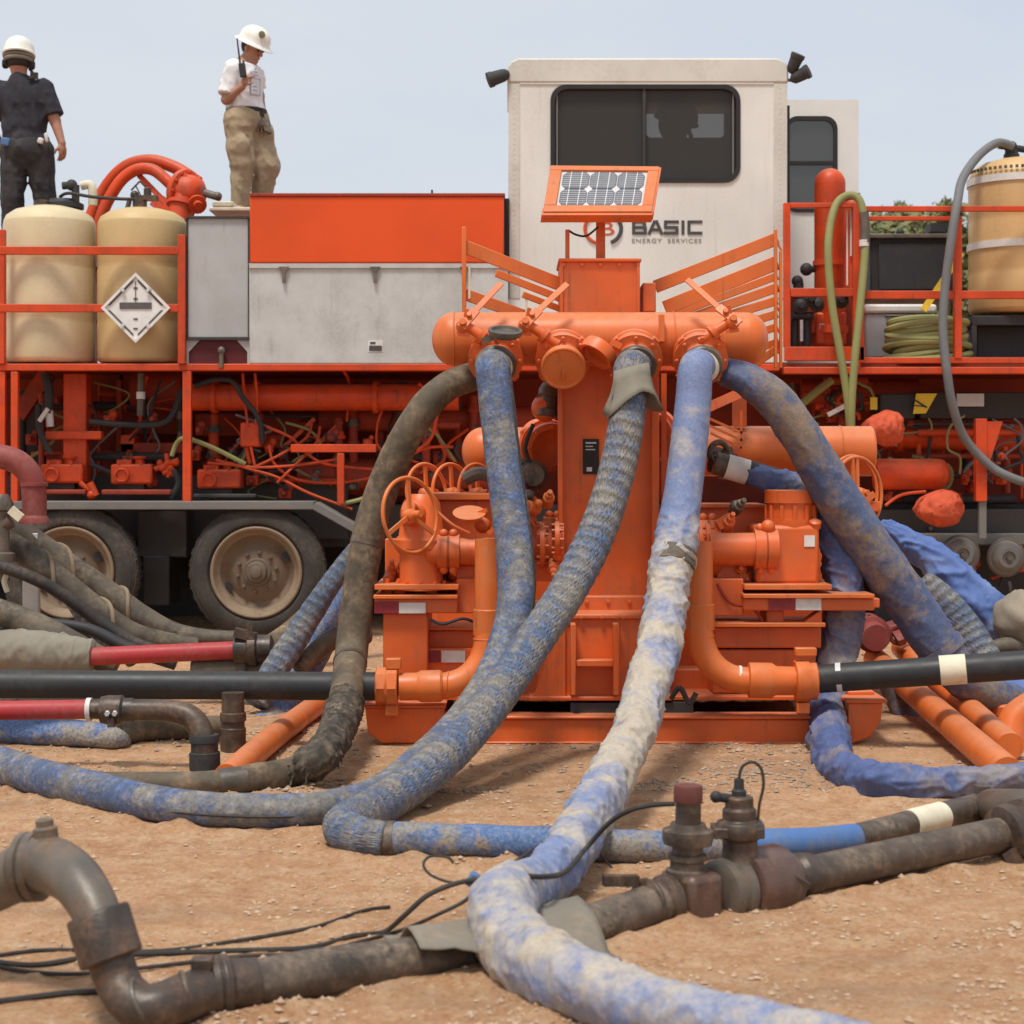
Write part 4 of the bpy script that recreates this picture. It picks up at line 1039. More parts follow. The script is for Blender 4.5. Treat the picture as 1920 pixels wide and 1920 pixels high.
# logo
def text(s, px, py, Y, hpx, wpx, mat, parent, name='lettering', ext=0.002, sp=1.0):
    cu = bpy.data.curves.new(name, 'FONT'); cu.body = s; cu.size = 1.0; cu.extrude = 0; cu.align_x = 'LEFT'; cu.space_character = sp
    tmp = bpy.data.objects.new('tmp', cu); COL.objects.link(tmp)
    dg = bpy.context.evaluated_depsgraph_get(); dg.update()
    me = bpy.data.meshes.new_from_object(tmp.evaluated_get(dg)); bpy.data.objects.remove(tmp)
    a = np.array([v.co[:] for v in me.vertices]); mn, mx = a.min(0), a.max(0)
    me.name = name; p = W(px, py, Y)
    sx = wpx / S(Y) / (mx[0] - mn[0]); sz = hpx / S(Y) / (mx[1] - mn[1]); base = BASE[parent]
    for v in me.vertices:
        v.co = Vector((p.x + (v.co.x - mn[0]) * sx, Y, p.z + (v.co.y - mn[1]) * sz)) - base
    me.materials.append(mat)
    o = bpy.data.objects.new(name, me); COL.objects.link(o); o.parent = parent; BASE[o] = base
    o.modifiers.new('thick', 'SOLIDIFY').thickness = ext
    return o
LY = CY - .004
def block_letters(word, x, y0, y1, w, gap, th, mat, parent, nm):
    """wide squared letters built from strokes on a 0..1 grid"""
    G_ = {'B': [((0, 0), (0, 1)), ((0, 1), (.85, 1)), ((0, .5), (.9, .5)), ((0, 0), (.9, 0)), ((.88, .95), (.88, .55)), ((.95, .45), (.95, .03))],
          'A': [((0, 0), (.42, 1)), ((.42, 1), (.6, 1)), ((.6, 1), (1, 0)), ((.2, .3), (.82, .3))],
          'S': [((1, 1), (.05, 1)), ((.03, .97), (.03, .55)), ((.05, .5), (.95, .5)), ((.97, .45), (.97, .03)), ((.95, 0), (0, 0))],
          'I': [((.5, 0), (.5, 1))],
          'C': [((1, 1), (.05, 1)), ((.03, .97), (.03, .03)), ((.05, 0), (1, 0))]}
    cx = x
    for ch in word:
        ww = w * (0.35 if ch == 'I' else 1.0); m = MB()
        for k, (a, b) in enumerate(G_[ch]):
            p, q = (cx + a[0] * ww, y1 + (y0 - y1) * a[1]), (cx + b[0] * ww, y1 + (y0 - y1) * b[1])
            P_, Q_ = W(*p, LY - .0008 * k), W(*q, LY - .0008 * k); d = (Q_ - P_).normalized() * (th / S(LY) * .5)
            m.bar(P_ - d, Q_ + d, th / S(LY), .003)
        part(nm, m, mat, parent)
        cx += ww + gap
block_letters('BASIC', 1188, 416, 437, 23, 6.5, 5.6, M['logoink'], C, 'letter')
text('ENERGY  SERVICES', 1185, 455, LY, 8, 130, M['logogrey'], C, 'lettering', sp=1.15)
m = MB(); q = W(1132, 428, LY)
m.torus(q + Vector((-.03, 0, 0)), (0, 1, 0), 0.112, 0.013, 20, 6, rad(80), rad(255)); part('emblem_arc', m, M['logored'], C)
m = MB(); m.torus(q + Vector((.02, 0, 0)), (0, 1, 0), 0.112, 0.015, 20, 6, rad(-78), rad(72)); part('emblem_arc', m, M['logoink'], C)
text('B', 1126, 441, LY, 25, 26, M['logored'], C, 'emblem_letter')
# the operator inside the cab
# ================================================================== THINGS ON THE RIGHT-HAND DECK
B = thing('gas_cylinder', 'stout red orange pressure cylinder with domed top beside the cab door', 'cylinder', W(1556, 650, 13.95))
q = W(1556, 650, 13.95); r = 29 / S(13.95); h = W(0, 345, 13.95).z - q.z
m = MB(); m.lathe(q, (0, 0, 1), [(0, r * .9), (.02, r), (h, r)], 36); m.dome(q, (0, 0, 1), r, 0.12, 36, 8, h); part('shell', m, M['truck'], B)
m = MB(); m.lathe(q + Vector((0, 0, 0.62)), (0, 0, 1), [(0, r + .012), (.04, r + .012)], 36); m.lathe(q + Vector((0, 0, 0.1)), (0, 0, 1), [(0, r + .02), (.06, r + .02)], 36); part('band', m, M['truck'], B)
m = MB(); m.ball(W(1512, 505, 13.9), .05, 10, 8); m.cyl(W(1512, 505, 13.9), W(1530, 505, 13.95), .025); m.cyl(W(1497, 530, 13.9), W(1497, 560, 13.9), .04); m.ball(W(1495, 527, 13.9), .045, 10, 8); part('gauge', m, M['black'], B)
B = thing('fire_bottle', 'slim red cylinder with a taped neck beside the hanging olive hose', 'cylinder', W(1598, 555, 13.75))
q = W(1598, 555, 13.75); r = 16 / S(13.75); h = W(0, 385, 13.75).z - q.z
m = MB(); m.lathe(q, (0, 0, 1), [(0, r), (h, r), (h + .03, r * .85), (h + .05, r * .4), (h + .05, 0)], 28); part('shell', m, M['truck'], B)
m = MB(); m.pbox(1587, 390, 1590, 535, 13.67, .01); m.pbox(1594, 385, 1597, 480, 13.665, .01); part('label_strip', m, M['tape'], B)
m = MB(); m.lathe(W(1598, 376, 13.75), (0, 0, 1), [(0, .05), (.03, .05), (.04, .02), (.06, .02)], 16); m.bar(W(1578, 365, 13.72), W(1612, 366, 13.72), .03, .03); part('valve_head', m, M['black'], B)
# machinery low in the frame
B = thing('air_valve_rack', 'dark valves and small red regulator boxed in the orange frame under the cylinders', 'valve rack', W(1545, 650, 13.9))
m = MB(); m.pbox(1530, 585, 1588, 648, 13.85, .25); part('regulator', m, M['truck'], B, .02)
m = MB(); m.pbox(1484, 556, 1600, 650, 14.15, .05); part('backing_board', m, M['dimred'], B)
m = MB()
for px, py in ((1500, 575), (1518, 562), (1530, 572), (1575, 565)): m.lathe(W(px, py, 13.8), (0, -1, 0), [(0, .05), (.04, .06), (.06, .03), (.1, .02)], 14)
m.cyl(W(1490, 600, 13.85), W(1490, 648, 13.85), .03); m.cyl(W(1512, 590, 13.85), W(1512, 648, 13.85), .035); m.cyl(W(1485, 592, 13.8), W(1525, 592, 13.8), .03); part('valve', m, M['black'], B)
m = MB(); m.cyl(W(1503, 600, 13.75), W(1503, 640, 13.75), .012); m.pbox(1537, 607, 1546, 617, 13.845, .01); part('gauge_glass', m, M['silver'], B)
# olive hose hanging in a loop
m = MB(); m.tube([W(*p) for p in ((1594, 800, 13.52), (1588, 740, 13.5), (1575, 660, 13.48), (1560, 570, 13.48), (1553, 480, 13.5), (1557, 420, 13.55), (1570, 380, 13.6), (1592, 366, 13.62), (1612, 376, 13.6), (1621, 420, 13.58), (1621, 480, 13.55), (1612, 580, 13.5), (1603, 670, 13.47), (1597, 750, 13.48), (1596, 800, 13.5))], 7.5 / S(13.5), 12, 8)
hz = solo('olive_hose', m, M['greenhose'], 'olive green hose hanging in a long narrow loop over the slim red cylinder', 'hose')
m = MB(); m.tube([W(1620, 398, 13.57), W(1622, 425, 13.57), W(1621.5, 455, 13.56)], .036, 12, 6); part('coupling', m, M['cast'], hz)
m = MB(); m.cyl(W(1620, 450, 13.56), W(1620, 462, 13.56), .037); part('clamp', m, M['tape'], hz)
# black box, cooler, coil
B = thing('black_box', 'large black boxy unit behind the orange rails, left of the amber tank', 'unit', W(1712, 545, 14.8))
m = MB(); m.pbox(1632, 445, 1800, 560, 14.7, .8); part('body', m, M['gasket'], B, .015)
m = MB(); m.pbox(1628, 438, 1804, 446, 14.66, .88); part('lid', m, M['cast'], B, .006)
m = MB(); m.pbox(1648, 456, 1782, 543, 14.685, .012); part('door_panel', m, M['black'], B, .006)
m = MB(); m.ball(W(1688, 436, 14.8), .035, 8, 6); m.pbox(1745, 418, 1780, 434, 14.9, .2); part('fittings', m, M['black'], B)
B = thing('cooler', 'grey cooler box with a white lid standing on the deck', 'cooler', W(1688, 672, 14.0))
m = MB(); m.pbox(1622, 588, 1752, 672, 14.0, .45); part('body', m, M['coolergrey'], B, .02)
m = MB(); m.pbox(1620, 570, 1757, 587, 13.98, .5); part('lid', m, M['sign'], B, .02)
m = MB(); m.pbox(1660, 590, 1720, 594, 13.985, .02); part('handle', m, M['cast'], B, .006)
m = MB()
rnd = random.Random(5); c = W(1738, 645, 13.85); pts = []
for k in range(11 * 16):
    a = 2 * math.pi * k / 16; lay = k / 16
    R = 0.29 + .03 * math.sin(lay * 2.1)
    pts.append(Vector((c.x + math.cos(a) * R * (1 + .05 * math.sin(lay * 1.7)) + .01 * math.sin(k), c.y + math.sin(a) * R * .42, 2.12 + .026 * lay + .03 * math.sin(a + lay * .9))))
m.tube(pts, .026, 8, 2)
solo('hose_coil', m, M['greenhose'], 'heap of olive hose coiled on the deck in front of the cooler', 'hose')

# ================================================================== PEOPLE (distance-field bodies meshed as one surface)
class Field:
    def __init__(s, lo, hi, h):
        s.lo = np.array(lo, float); s.h = h
        s.n = np.maximum(4, np.ceil((np.array(hi) - s.lo) / h).astype(int) + 1)
        ax = [s.lo[i] + np.arange(s.n[i]) * h for i in range(3)]
        s.P = np.stack(np.meshgrid(*ax, indexing='ij'), -1).astype(np.float32)
        s.d = np.full(s.P.shape[:3], 9.0, np.float32)
    def join(s, e, k=0.0):
        if k <= 0: s.d = np.minimum(s.d, e)
        else:
            hh = np.clip(0.5 + 0.5 * (s.d - e) / k, 0, 1)
            s.d = s.d * (1 - hh) + e * hh - k * hh * (1 - hh)
    def cap(s, a, b, ra, rb, k=0.02, cut=None):
        a, b = np.array(a, np.float32), np.array(b, np.float32)
        ba = b - a; pa = s.P - a
        t = np.clip((pa @ ba) / max(ba @ ba, 1e-9), 0, 1)
        e = np.linalg.norm(pa - t[..., None] * ba, axis=-1) - (ra + (rb - ra) * t)
        if cut is not None: e = np.maximum(e, pa @ (ba / np.linalg.norm(ba)) - cut * np.linalg.norm(ba))
        s.join(e, k)
    def ell(s, c, r, R=None, k=0.02):
        p = s.P - np.array(c, np.float32)
        if R is not None: p = p @ np.array(R, np.float32)
        r = np.array(r, np.float32)
        k0 = np.linalg.norm(p / r, axis=-1); k1 = np.linalg.norm(p / (r * r), axis=-1)
        s.join(k0 * (k0 - 1) / np.maximum(k1, 1e-6), k)
    def cut_below(s, z): s.d = np.maximum(s.d, z - s.P[..., 2])
    def cut_above(s, z): s.d = np.maximum(s.d, s.P[..., 2] - z)
    def cut_plane(s, p, nrm):
        s.d = np.maximum(s.d, (s.P - np.array(p, np.float32)) @ np.array(nrm, np.float32))
    def folds(s, amp, freq, seed=0):
        """cloth folds: ridged value noise, drawn out downwards"""
        rg = np.random.RandomState(int(seed * 10) + 3); G = rg.rand(24, 24, 24).astype(np.float32)
        out = 0
        for o, (fx, fz, k) in enumerate(((freq * .30, freq * .16, 1.0), (freq * .62, freq * .36, .55))):
            Q = (s.P + np.array([.13 * seed + o, .4, .2], np.float32)) * np.array([fx, fx, fz], np.float32) + .35 * np.array([1, .5, 0], np.float32) * s.P[..., 2:3] * fz
            i = np.floor(Q).astype(int); t = Q - i; t = t * t * (3 - 2 * t); v = 0
            for a in (0, 1):
                for b in (0, 1):
                    for c in (0, 1):
                        w_ = (t[..., 0] if a else 1 - t[..., 0]) * (t[..., 1] if b else 1 - t[..., 1]) * (t[..., 2] if c else 1 - t[..., 2])
                        v = v + w_ * G[(i[..., 0] + a) % 24, (i[..., 1] + b) % 24, (i[..., 2] + c) % 24]
            out = out + k * (1 - 2 * np.abs(v * 2 - 1))
        s.d = s.d - (amp * out).astype(np.float32)
    def mesh(s):
        d = s.d; n = d.shape; sg = d < 0
        cells = np.zeros((n[0] - 1, n[1] - 1, n[2] - 1), np.int8)
        for i in (0, 1):
            for j in (0, 1):
                for k in (0, 1):
                    cells += sg[i:n[0] - 1 + i, j:n[1] - 1 + j, k:n[2] - 1 + k]
        act = (cells > 0) & (cells < 8)
        idx = -np.ones(act.shape, np.int64); ijk = np.argwhere(act); idx[act] = np.arange(len(ijk))
        acc = np.zeros((len(ijk), 3)); cnt = np.zeros(len(ijk))
        for ax in range(3):
            o1, o2 = [x for x in range(3) if x != ax]
            for u in (0, 1):
                for v in (0, 1):
                    a = ijk.copy(); a[:, o1] += u; a[:, o2] += v
                    b = a.copy(); b[:, ax] += 1
                    da, db = d[tuple(a.T)], d[tuple(b.T)]
                    cr = (da < 0) != (db < 0)
                    t = np.where(cr, da / np.where(cr, da - db, 1), 0)
                    p = a.astype(float); p[:, ax] += t
                    acc[cr] += p[cr]; cnt[cr] += 1
        V = s.lo + acc / cnt[:, None] * s.h
        faces = []
        for ax in range(3):
            o1, o2 = (ax + 1) % 3, (ax + 2) % 3
            sl0 = [slice(None)] * 3; sl1 = [slice(None)] * 3
            sl0[ax] = slice(0, n[ax] - 1); sl1[ax] = slice(1, n[ax])
            A, Bq = sg[tuple(sl0)], sg[tuple(sl1)]
            e = np.argwhere(A != Bq)
            ok = (e[:, o1] > 0) & (e[:, o2] > 0) & (e[:, o1] < n[o1] - 1) & (e[:, o2] < n[o2] - 1)
            e = e[ok]; inside = A[tuple(e.T)]
            def cell(u, v):
                c = e.copy(); c[:, o1] -= u; c[:, o2] -= v; return idx[tuple(c.T)]
            q = np.stack([cell(1, 1), cell(0, 1), cell(0, 0), cell(1, 0)], 1)
            q[~inside] = q[~inside][:, ::-1]
            faces.append(q)
        mb = MB(); mb.v = [tuple(v) for v in V]; mb.f = [tuple(int(i) for i in f) for f in np.concatenate(faces)]; mb.uv = [(0, 0)] * len(V)
        return mb

def field_for(pts, pad, h):
    a = np.array([list(p) for p in pts]); return Field(a.min(0) - pad, a.max(0) + pad, h)

def hand(f, wrist, direction, palm_n, curl, size=1.0):
    """palm and five bent fingers added to field f"""
    w = Vector(wrist); d = Vector(direction).normalized(); nrm = Vector(palm_n); nrm = (nrm - d * nrm.dot(d)).normalized(); sd_ = d.cross(nrm)
    f.cap(w, w + d * .05 * size, .026 * size, .030 * size, .015); f.cap(w + d * .05 * size - sd_ * .022 * size, w + d * .085 * size - sd_ * .024 * size, .017 * size, .016 * size, .015); f.cap(w + d * .05 * size + sd_ * .022 * size, w + d * .085 * size + sd_ * .022 * size, .017 * size, .015 * size, .015)
    for k, (off, ln) in enumerate(((-.030, .066), (-.010, .075), (.011, .070), (.030, .054))):
        p = w + d * .088 * size + sd_ * off * size; dd = d.copy()
        for j in range(3):
            dd = (dd + nrm * curl).normalized(); q = p + dd * ln * size * (.45, .32, .23)[j]
            f.cap(p, q, (.0095 - .0008 * j) * size, (.0088 - .0008 * j) * size, .004); p = q
    p = w + d * .03 * size - sd_ * .028 * size; q = p + (d * .6 - sd_ * .7 + nrm * curl * .6).normalized() * .04 * size; f.cap(p, q, .013 * size, .011 * size, .01)
    f.cap(q, q + (d * .9 - sd_ * .1 + nrm * curl).normalized() * .032 * size, .0105 * size, .009 * size, .006)

def head(f, c, look, up, s=1.0):
    """skull, jaw, nose, ears; look is where the face points"""
    l = Vector(look).normalized(); u = Vector(up); u = (u - l * u.dot(l)).normalized(); r_ = l.cross(u)
    c = Vector(c); R = np.array([list(r_), list(l), list(u)]).T
    f.ell(c + u * .02 * s - l * .008, (.075 * s, .096 * s, .10 * s), R, .02)
    f.ell(c + l * .032 * s - u * .055 * s, (.055 * s, .058 * s, .062 * s), R, .03)
    f.ell(c + l * .075 * s - u * .092 * s, (.026 * s, .022 * s, .02 * s), R, .025)           # chin
    f.cap(c + l * .092 * s + u * .012 * s, c + l * .113 * s - u * .026 * s, .010 * s, .015 * s, .012)  # nose
    f.cap(c + l * .088 * s - u * .058 * s - r_ * .02 * s, c + l * .088 * s - u * .058 * s + r_ * .02 * s, .010 * s, .010 * s, .012)  # lips
    f.cap(c + l * .088 * s + u * .028 * s - r_ * .035 * s, c + l * .088 * s + u * .028 * s + r_ * .035 * s, .010 * s, .010 * s, .015)  # brow
    for sg_ in (-1, 1):
        f.ell(c + r_ * .078 * s * sg_ - u * .012 * s, (.013 * s, .022 * s, .034 * s), R, .006)
    return l, u, r_

def hardhat(parent, c, up, fwd, mat, s=1.0, fullbrim=True):
    u = Vector(up).normalized(); f_ = Vector(fwd); f_ = (f_ - u * f_.dot(u)).normalized(); r_ = f_.cross(u); c = Vector(c)
    m = MB(); n = 40; vs = []
    prof = [(0.0, 1.27 if fullbrim else 1.04), (.004, 1.25 if fullbrim else 1.04), (.008, 1.1), (.02, 1.0), (.05, .97), (.08, .88), (.105, .7), (.122, .45), (.128, .2), (.129, 0.001)]
    for t, k in prof:
        for j in range(n):
            a = 2 * math.pi * j / n
            kk = k
            if k > 1.05:
                kk = 1.08 + (k - 1.08) * (1.0 if fullbrim else max(0, math.sin(a)) ** 2)
                kk += .10 * max(0, math.sin(a)) ** 3 if k > 1.2 else 0
            ridge = 1 + .03 * max(0, 1 - abs(((a + .26) % 1.047) - .26) * 9) if .03 < t < .12 else 1
            vs.append(c + (r_ * math.cos(a) * .105 + f_ * math.sin(a) * .128) * kk * s * ridge + u * t * s * (1.05) - (u * .012 if k > 1.2 else u * 0))
    fs = [(i * n + j, (i + 1) * n + j, (i + 1) * n + (j + 1) % n, i * n + (j + 1) % n) for i in range(len(prof) - 1) for j in range(n)]
    m.add(vs, fs)
    o = part('hard_hat', m, mat, parent, sharp=60); o.modifiers.new('shell', 'SOLIDIFY').thickness = -.004
    return o

# ---- the man in the white shirt
P1Y = 15.6
def p1(px, py, dy=0.0): return W(px, py, P1Y + dy)
Pm = thing('person', 'person in white t-shirt and khaki trousers looking down, talking into a radio', 'person', p1(455, 408))
HC = p1(474, 90, -.02); look = Vector((0.78, -0.42, -0.46)); hup = Vector((0.36, -0.22, 0.9))
shR, shL = p1(438, 130, -.14), p1(474, 130, .14); elR, elL = p1(424, 187, -.16), p1(487, 180, .22)
wrR, wrL = p1(454, 163, -.24), p1(494, 222, .12)
hipR, hipL = p1(448, 226, -.09), p1(476, 226, .08)
knR, knL = p1(455, 305, -.10), p1(501, 312, .02); anR, anL = p1(450, 388, -.06), p1(486, 384, .12)
allp = [HC, shR, shL, elR, wrR, wrL, anR, anL, knL, p1(415, 405, -.2), p1(515, 300, .2)]
f = field_for(allp, .2, .0085)
l, u, r_ = head(f, HC, look, hup)
f.cap(p1(457, 124, 0), HC - u * .04, .062, .055, .02)
f.ell(p1(456, 150), (.13, .15, .19), None, .05); f.ell(p1(458, 195), (.12, .13, .15), None, .05); f.ell(p1(462, 222), (.13, .14, .12), None, .05)
f.cap(shR, elR, .052, .042, .03); f.cap(elR, wrR, .042, .029, .015); f.cap(shL, elL, .052, .042, .03); f.cap(elL, wrL, .04, .028, .015)
hand(f, wrR, Vector((.35, -.1, .75)), Vector((.6, .5, -.3)), 1.1); hand(f, wrL, Vector((.2, -.05, -1)), Vector((-.3, .7, 0)), .3)
f.cap(hipR, knR, .08, .06, .03); f.cap(knR, anR, .058, .042, .02); f.cap(hipL, knL, .08, .06, .03); f.cap(knL, anL, .058, .042, .02)
f.cap(anR, anR + Vector((.02, -.1, -.06)), .045, .04, .02); f.cap(anL, anL + Vector((.06, -.08, -.06)), .045, .04, .02)
part('body', f.mesh(), M['skin'], Pm, sharp=180)
f = field_for([shR, shL, elR, elL, p1(420, 215), p1(492, 215)], .16, .0085)
f.ell(p1(456, 148), (.155, .175, .20), None, .05); f.ell(p1(457, 190), (.155, .165, .18), None, .06); f.ell(p1(460, 210), (.155, .165, .08), None, .05)
f.cap(shR, elR, .078, .080, .05, .80); f.cap(shL, elL, .078, .080, .05, .8); f.cap(p1(455, 124), p1(460, 128), .085, .085, .05)
f.folds(.010, 34, 1.0); f.cut_plane(p1(459, 118, 0), (.28, -.1, 1)); f.cut_below(p1(0, 207).z)
ts = part('t_shirt', f.mesh(), M['tshirt'], Pm, sharp=180)
f = field_for([hipR, hipL, knR, knL, anR, anL, p1(428, 205), p1(500, 205), p1(516, 320)], .17, .0085)
f.ell(p1(464, 222), (.165, .165, .17), None, .05)
f.cap(hipR, knR, .125, .098, .05); f.cap(knR, anR + Vector((.0, 0, .01)), .096, .072, .03); f.cap(hipL, knL, .12, .10, .05); f.cap(knL, anL, .10, .08, .03)
f.ell(p1(437, 275, -.12), (.05, .07, .1), None, .03); f.ell(p1(500, 252, .02), (.055, .06, .09), None, .03); f.ell(p1(452, 270, -.2), (.07, .035, .09), None, .02)
f.folds(.009, 42, 2.3); f.cut_above(p1(0, 206).z)
part('trousers', f.mesh(), M['khaki'], Pm, sharp=180)
m = MB(); m.lathe(p1(462, 214), (0, 0, 1), [(0, .172), (0, .176), (.035, .176), (.035, .172)], 40, caps=False); part('belt', m, M['hair'], Pm)
for an, dv in ((anR, Vector((-.02, -.16, 0))), (anL, Vector((.1, -.12, 0)))):
    f = field_for([an, an + dv], .16, .008); z0 = W(0, 410, P1Y).z
    f.cap((an.x, an.y, z0 + .16), (an.x, an.y, z0 + .05), .062, .06, .02); f.cap((an.x - dv.x * .2, an.y - dv.y * .2, z0 + .045), (an.x + dv.x, an.y + dv.y, z0 + .035), .055, .048, .03); f.cut_below(z0)
    part('boot', f.mesh(), M['boot'], Pm, sharp=180)
hh = hardhat(Pm, HC + u * .035 - l * .01, u + l * .0, l, M['helmet'], 1.12)
m = MB(); bd = (l * .85 - r_ * -.0 + Vector((0, -.5, 0))).normalized(); m.lathe(HC + u * .095 + Vector((.055, -.105, .0)) , (bd + u * .4), [(0, .03), (.012, .03), (.014, .02), (.014, 0)], 18); part('hat_badge', m, M['badge'], hh)
m = MB(); hc2 = HC - l * .02
f = field_for([HC], .16, .008); R = np.array([list(r_), list(l), list(u)]).T; f.ell(HC + u * .02 - l * .03, (.081, .085, .1), R); f.cut_plane(tuple(HC - l * .005), tuple(l)); f.cut_above(HC.z + .06); part('hair', f.mesh(), M['hair'], Pm, sharp=180)
for sg_ in (-1, 1):
    m = MB(); m.ball(HC + l * .091 + u * .008 + r_ * .031 * sg_, .012, 10, 8); e = part('eye', m, M['hair'], Pm)
# print on the shirt and the pouch on the hip
m = MB(); c0 = p1(478, 152, -.165)
fr = Vector((.55, -.83, 0)).normalized(); rt = Vector((.83, .55, 0))
def sp(a, b): return c0 + rt * a + Vector((0, 0, b)) + fr * (.012 - abs(a) * .12)
for a, b, c_, d_ in ((-.045, -.12, .045, -.12), (-.045, -.12, -.045, .02), (.045, -.12, .045, .02), (-.045, .02, .045, .02), (-.03, .05, .03, .05), (-.02, .075, .02, .075), (0, .09, 0, .11), (-.02, -.05, .02, -.05), (-.02, -.08, .02, -.08)): m.bar(sp(a, b), sp(c_, d_), .014, .006, fr)
part('shirt_print', m, M['shirtprint'], ts)
f = field_for([p1(495, 236)], .2, .008)
c_ = p1(494, 232, -.07); f.ell(c_, (.055, .05, .06), None, .02)
for k in range(4):
    a_ = c_ + Vector((-.03 + .022 * k, -.035, -.02)); f.cap(a_, a_ + Vector((.012 * (k - 1), -.01, -.05 - .012 * (k % 2))), .016, .012, .008)
f.folds(.008, 60, 4); pch = part('work_gloves', f.mesh(), M['hub'], Pm, sharp=180)
m = MB(); m.box(p1(490, 214, -.1), (.05, .03, .03)); part('glove_clip', m, M['hair'], pch)
# radio in his hand
rc = wrR + Vector((.012, -.055, .13)); rdn = Vector((-.10, 0, 1)).normalized()
B = thing('handheld_radio', 'black handheld radio with a long aerial in the hand of the man in white', 'radio', rc - rdn * .06)
m = MB(); m.box(rc, (.055, .04, .12), Matrix.Rotation(rad(-8), 3, 'Y')); part('radio_body', m, M['black'], B, .008)
m = MB(); m.cyl(rc + rdn * .05 + Vector((-.015, 0, 0)), rc + rdn * .27 + Vector((-.02, 0, 0)), .009, .006, 10); part('aerial', m, M['black'], B)
m = MB(); m.cyl(rc + rdn * .055 + Vector((.015, 0, 0)), rc + rdn * .08 + Vector((.013, 0, 0)), .009, n=10); part('knob', m, M['black'], B)

# ---- the man in dark clothes, seen from behind
P2Y = 15.0
def p2(px, py, dy=0.0): return W(px, py, P2Y + dy)
Pm = thing('person', 'person in dark shirt and trousers seen from behind, wearing helmet and ear defenders', 'person', p2(50, 515))
HC = p2(35, 118, 0); look = Vector((-.15, 1, -.12)); hup = Vector((0, .1, 1))
shL, shR = p2(-4, 170), p2(80, 168); elL, elR = p2(-24, 226, .03), p2(103, 226, -.02); wrL, wrR = p2(-2, 264, .12), p2(116, 268, -.06)
hipL, hipR = p2(29, 290), p2(74, 290); knL, knR = p2(23, 370, -.02), p2(82, 370, .02); anL, anR = p2(24, 468, .04), p2(88, 468, .04)
f = field_for([HC, shL, shR, elL, elR, wrL, wrR, anL, anR, p2(118, 310), p2(0, 500)], .15, .009)
l, u, r_ = head(f, HC, look, hup, 1.12)
f.cap(p2(38, 150), HC - u * .05 - l * .01, .066, .06, .02)
f.ell(p2(40, 195), (.17, .11, .2), None, .05); f.ell(p2(46, 245), (.15, .11, .18), None, .05); f.ell(p2(51, 285), (.16, .12, .11), None, .05)
for a, b, c_ in ((shL, elL, wrL), (shR, elR, wrR)): f.cap(a, b, .058, .046, .03); f.cap(b, c_, .046, .030, .015)
hand(f, wrR, Vector((.06, .1, -1)), Vector((-.7, .5, 0)), .45); hand(f, wrL, Vector((.7, .3, -.5)), Vector((.2, .8, 0)), .4)
for a, b, c_ in ((hipL, knL, anL), (hipR, knR, anR)): f.cap(a, b, .085, .062, .03); f.cap(b, c_, .06, .045, .02); f.cap(c_, c_ + Vector((0, .14, -.08)), .05, .045, .02)
part('body', f.mesh(), M['skin'], Pm, sharp=180)
f = field_for([shL, shR, elL, elR, p2(-2, 285), p2(100, 285)], .15, .009)
f.ell(p2(40, 190), (.185, .13, .19), None, .05); f.ell(p2(45, 232), (.185, .135, .17), None, .06); f.ell(p2(49, 266), (.185, .135, .09), None, .05)
for a, b in ((shL, elL), (shR, elR)): f.cap(a, b, .085, .082, .05, .85)
f.cap(p2(38, 152), p2(38, 160), .09, .10, .05)
f.folds(.010, 30, .4); f.cut_plane(p2(38, 143), (0, .25, 1)); f.cut_below(p2(0, 270).z)
part('shirt', f.mesh(), M['navy'], Pm, sharp=180)
m = MB(); m.lathe(p2(38, 150, -.01), (0, .12, 1), [(-.02, .088), (.03, .075), (.035, .07), (-.01, .075)], 28, caps=False); part('collar', m, M['navy'], Pm)
f = field_for([hipL, hipR, anL, anR, p2(5, 260), p2(100, 260)], .22, .009)
f.ell(p2(51, 282), (.20, .165, .16), None, .05)
for a, b, c_ in ((hipL, knL, anL), (hipR, knR, anR)): f.cap(a, b, .115, .088, .035); f.cap(b, c_, .088, .078, .02)
f.folds(.009, 40, 1.7); f.cut_above(p2(0, 262).z)
part('trousers', f.mesh(), M['charcoal'], Pm, sharp=180)
for an in (anL, anR):
    f = field_for([an, an + Vector((0, .18, -.1))], .12, .009); z0 = W(0, 515, P2Y).z
    f.cap((an.x, an.y, z0 + .18), (an.x, an.y, z0 + .06), .065, .062, .02); f.cap((an.x, an.y - .03, z0 + .045), (an.x, an.y + .17, z0 + .035), .055, .048, .03); f.cut_below(z0)
    part('boot', f.mesh(), M['hair'], Pm, sharp=180)
hh = hardhat(Pm, HC + u * .06, u, l, M['helmet'], 1.16, False)
m = MB(); m.torus(HC + u * .05 - l * .004, u, .114, .018, 32, 8); m.torus(HC + u * .015 - l * .02, u, .106, .016, 32, 8); part('suspension_band', m, M['canvas'], hh)
f = field_for([HC], .17, .008); R = np.array([list(r_), list(l), list(u)]).T; f.ell(HC + u * .02 - l * .014, (.092, .112, .112), R); f.cut_plane(tuple(HC + l * .02), tuple(l)); f.cut_above(HC.z + .08); f.cut_below(HC.z - .04); part('hair', f.mesh(), M['hair'], Pm, sharp=180)
em = MB()
for sg_ in (-1, 1):
    q = HC + r_ * sg_ * .086 - u * .012
    em.lathe(q, r_ * sg_, [(0, .036), (.012, .042), (.034, .04), (.045, .028), (.047, 0)], 20); em.bar(q + r_ * sg_ * .03, q + r_ * sg_ * .028 + u * .09, .014, .012)
part('ear_defenders', em, M['navy'], Pm)
m = MB(); m.tube([HC + r_ * .09 - u * .05, HC + r_ * .12 - u * .1 - l * .05, HC + r_ * .1 - u * .17 - l * .1], .012, 8); m.box(p2(64, 142, -.09), (.06, .03, .05)); part('headset_cable', m, M['hair'], Pm)
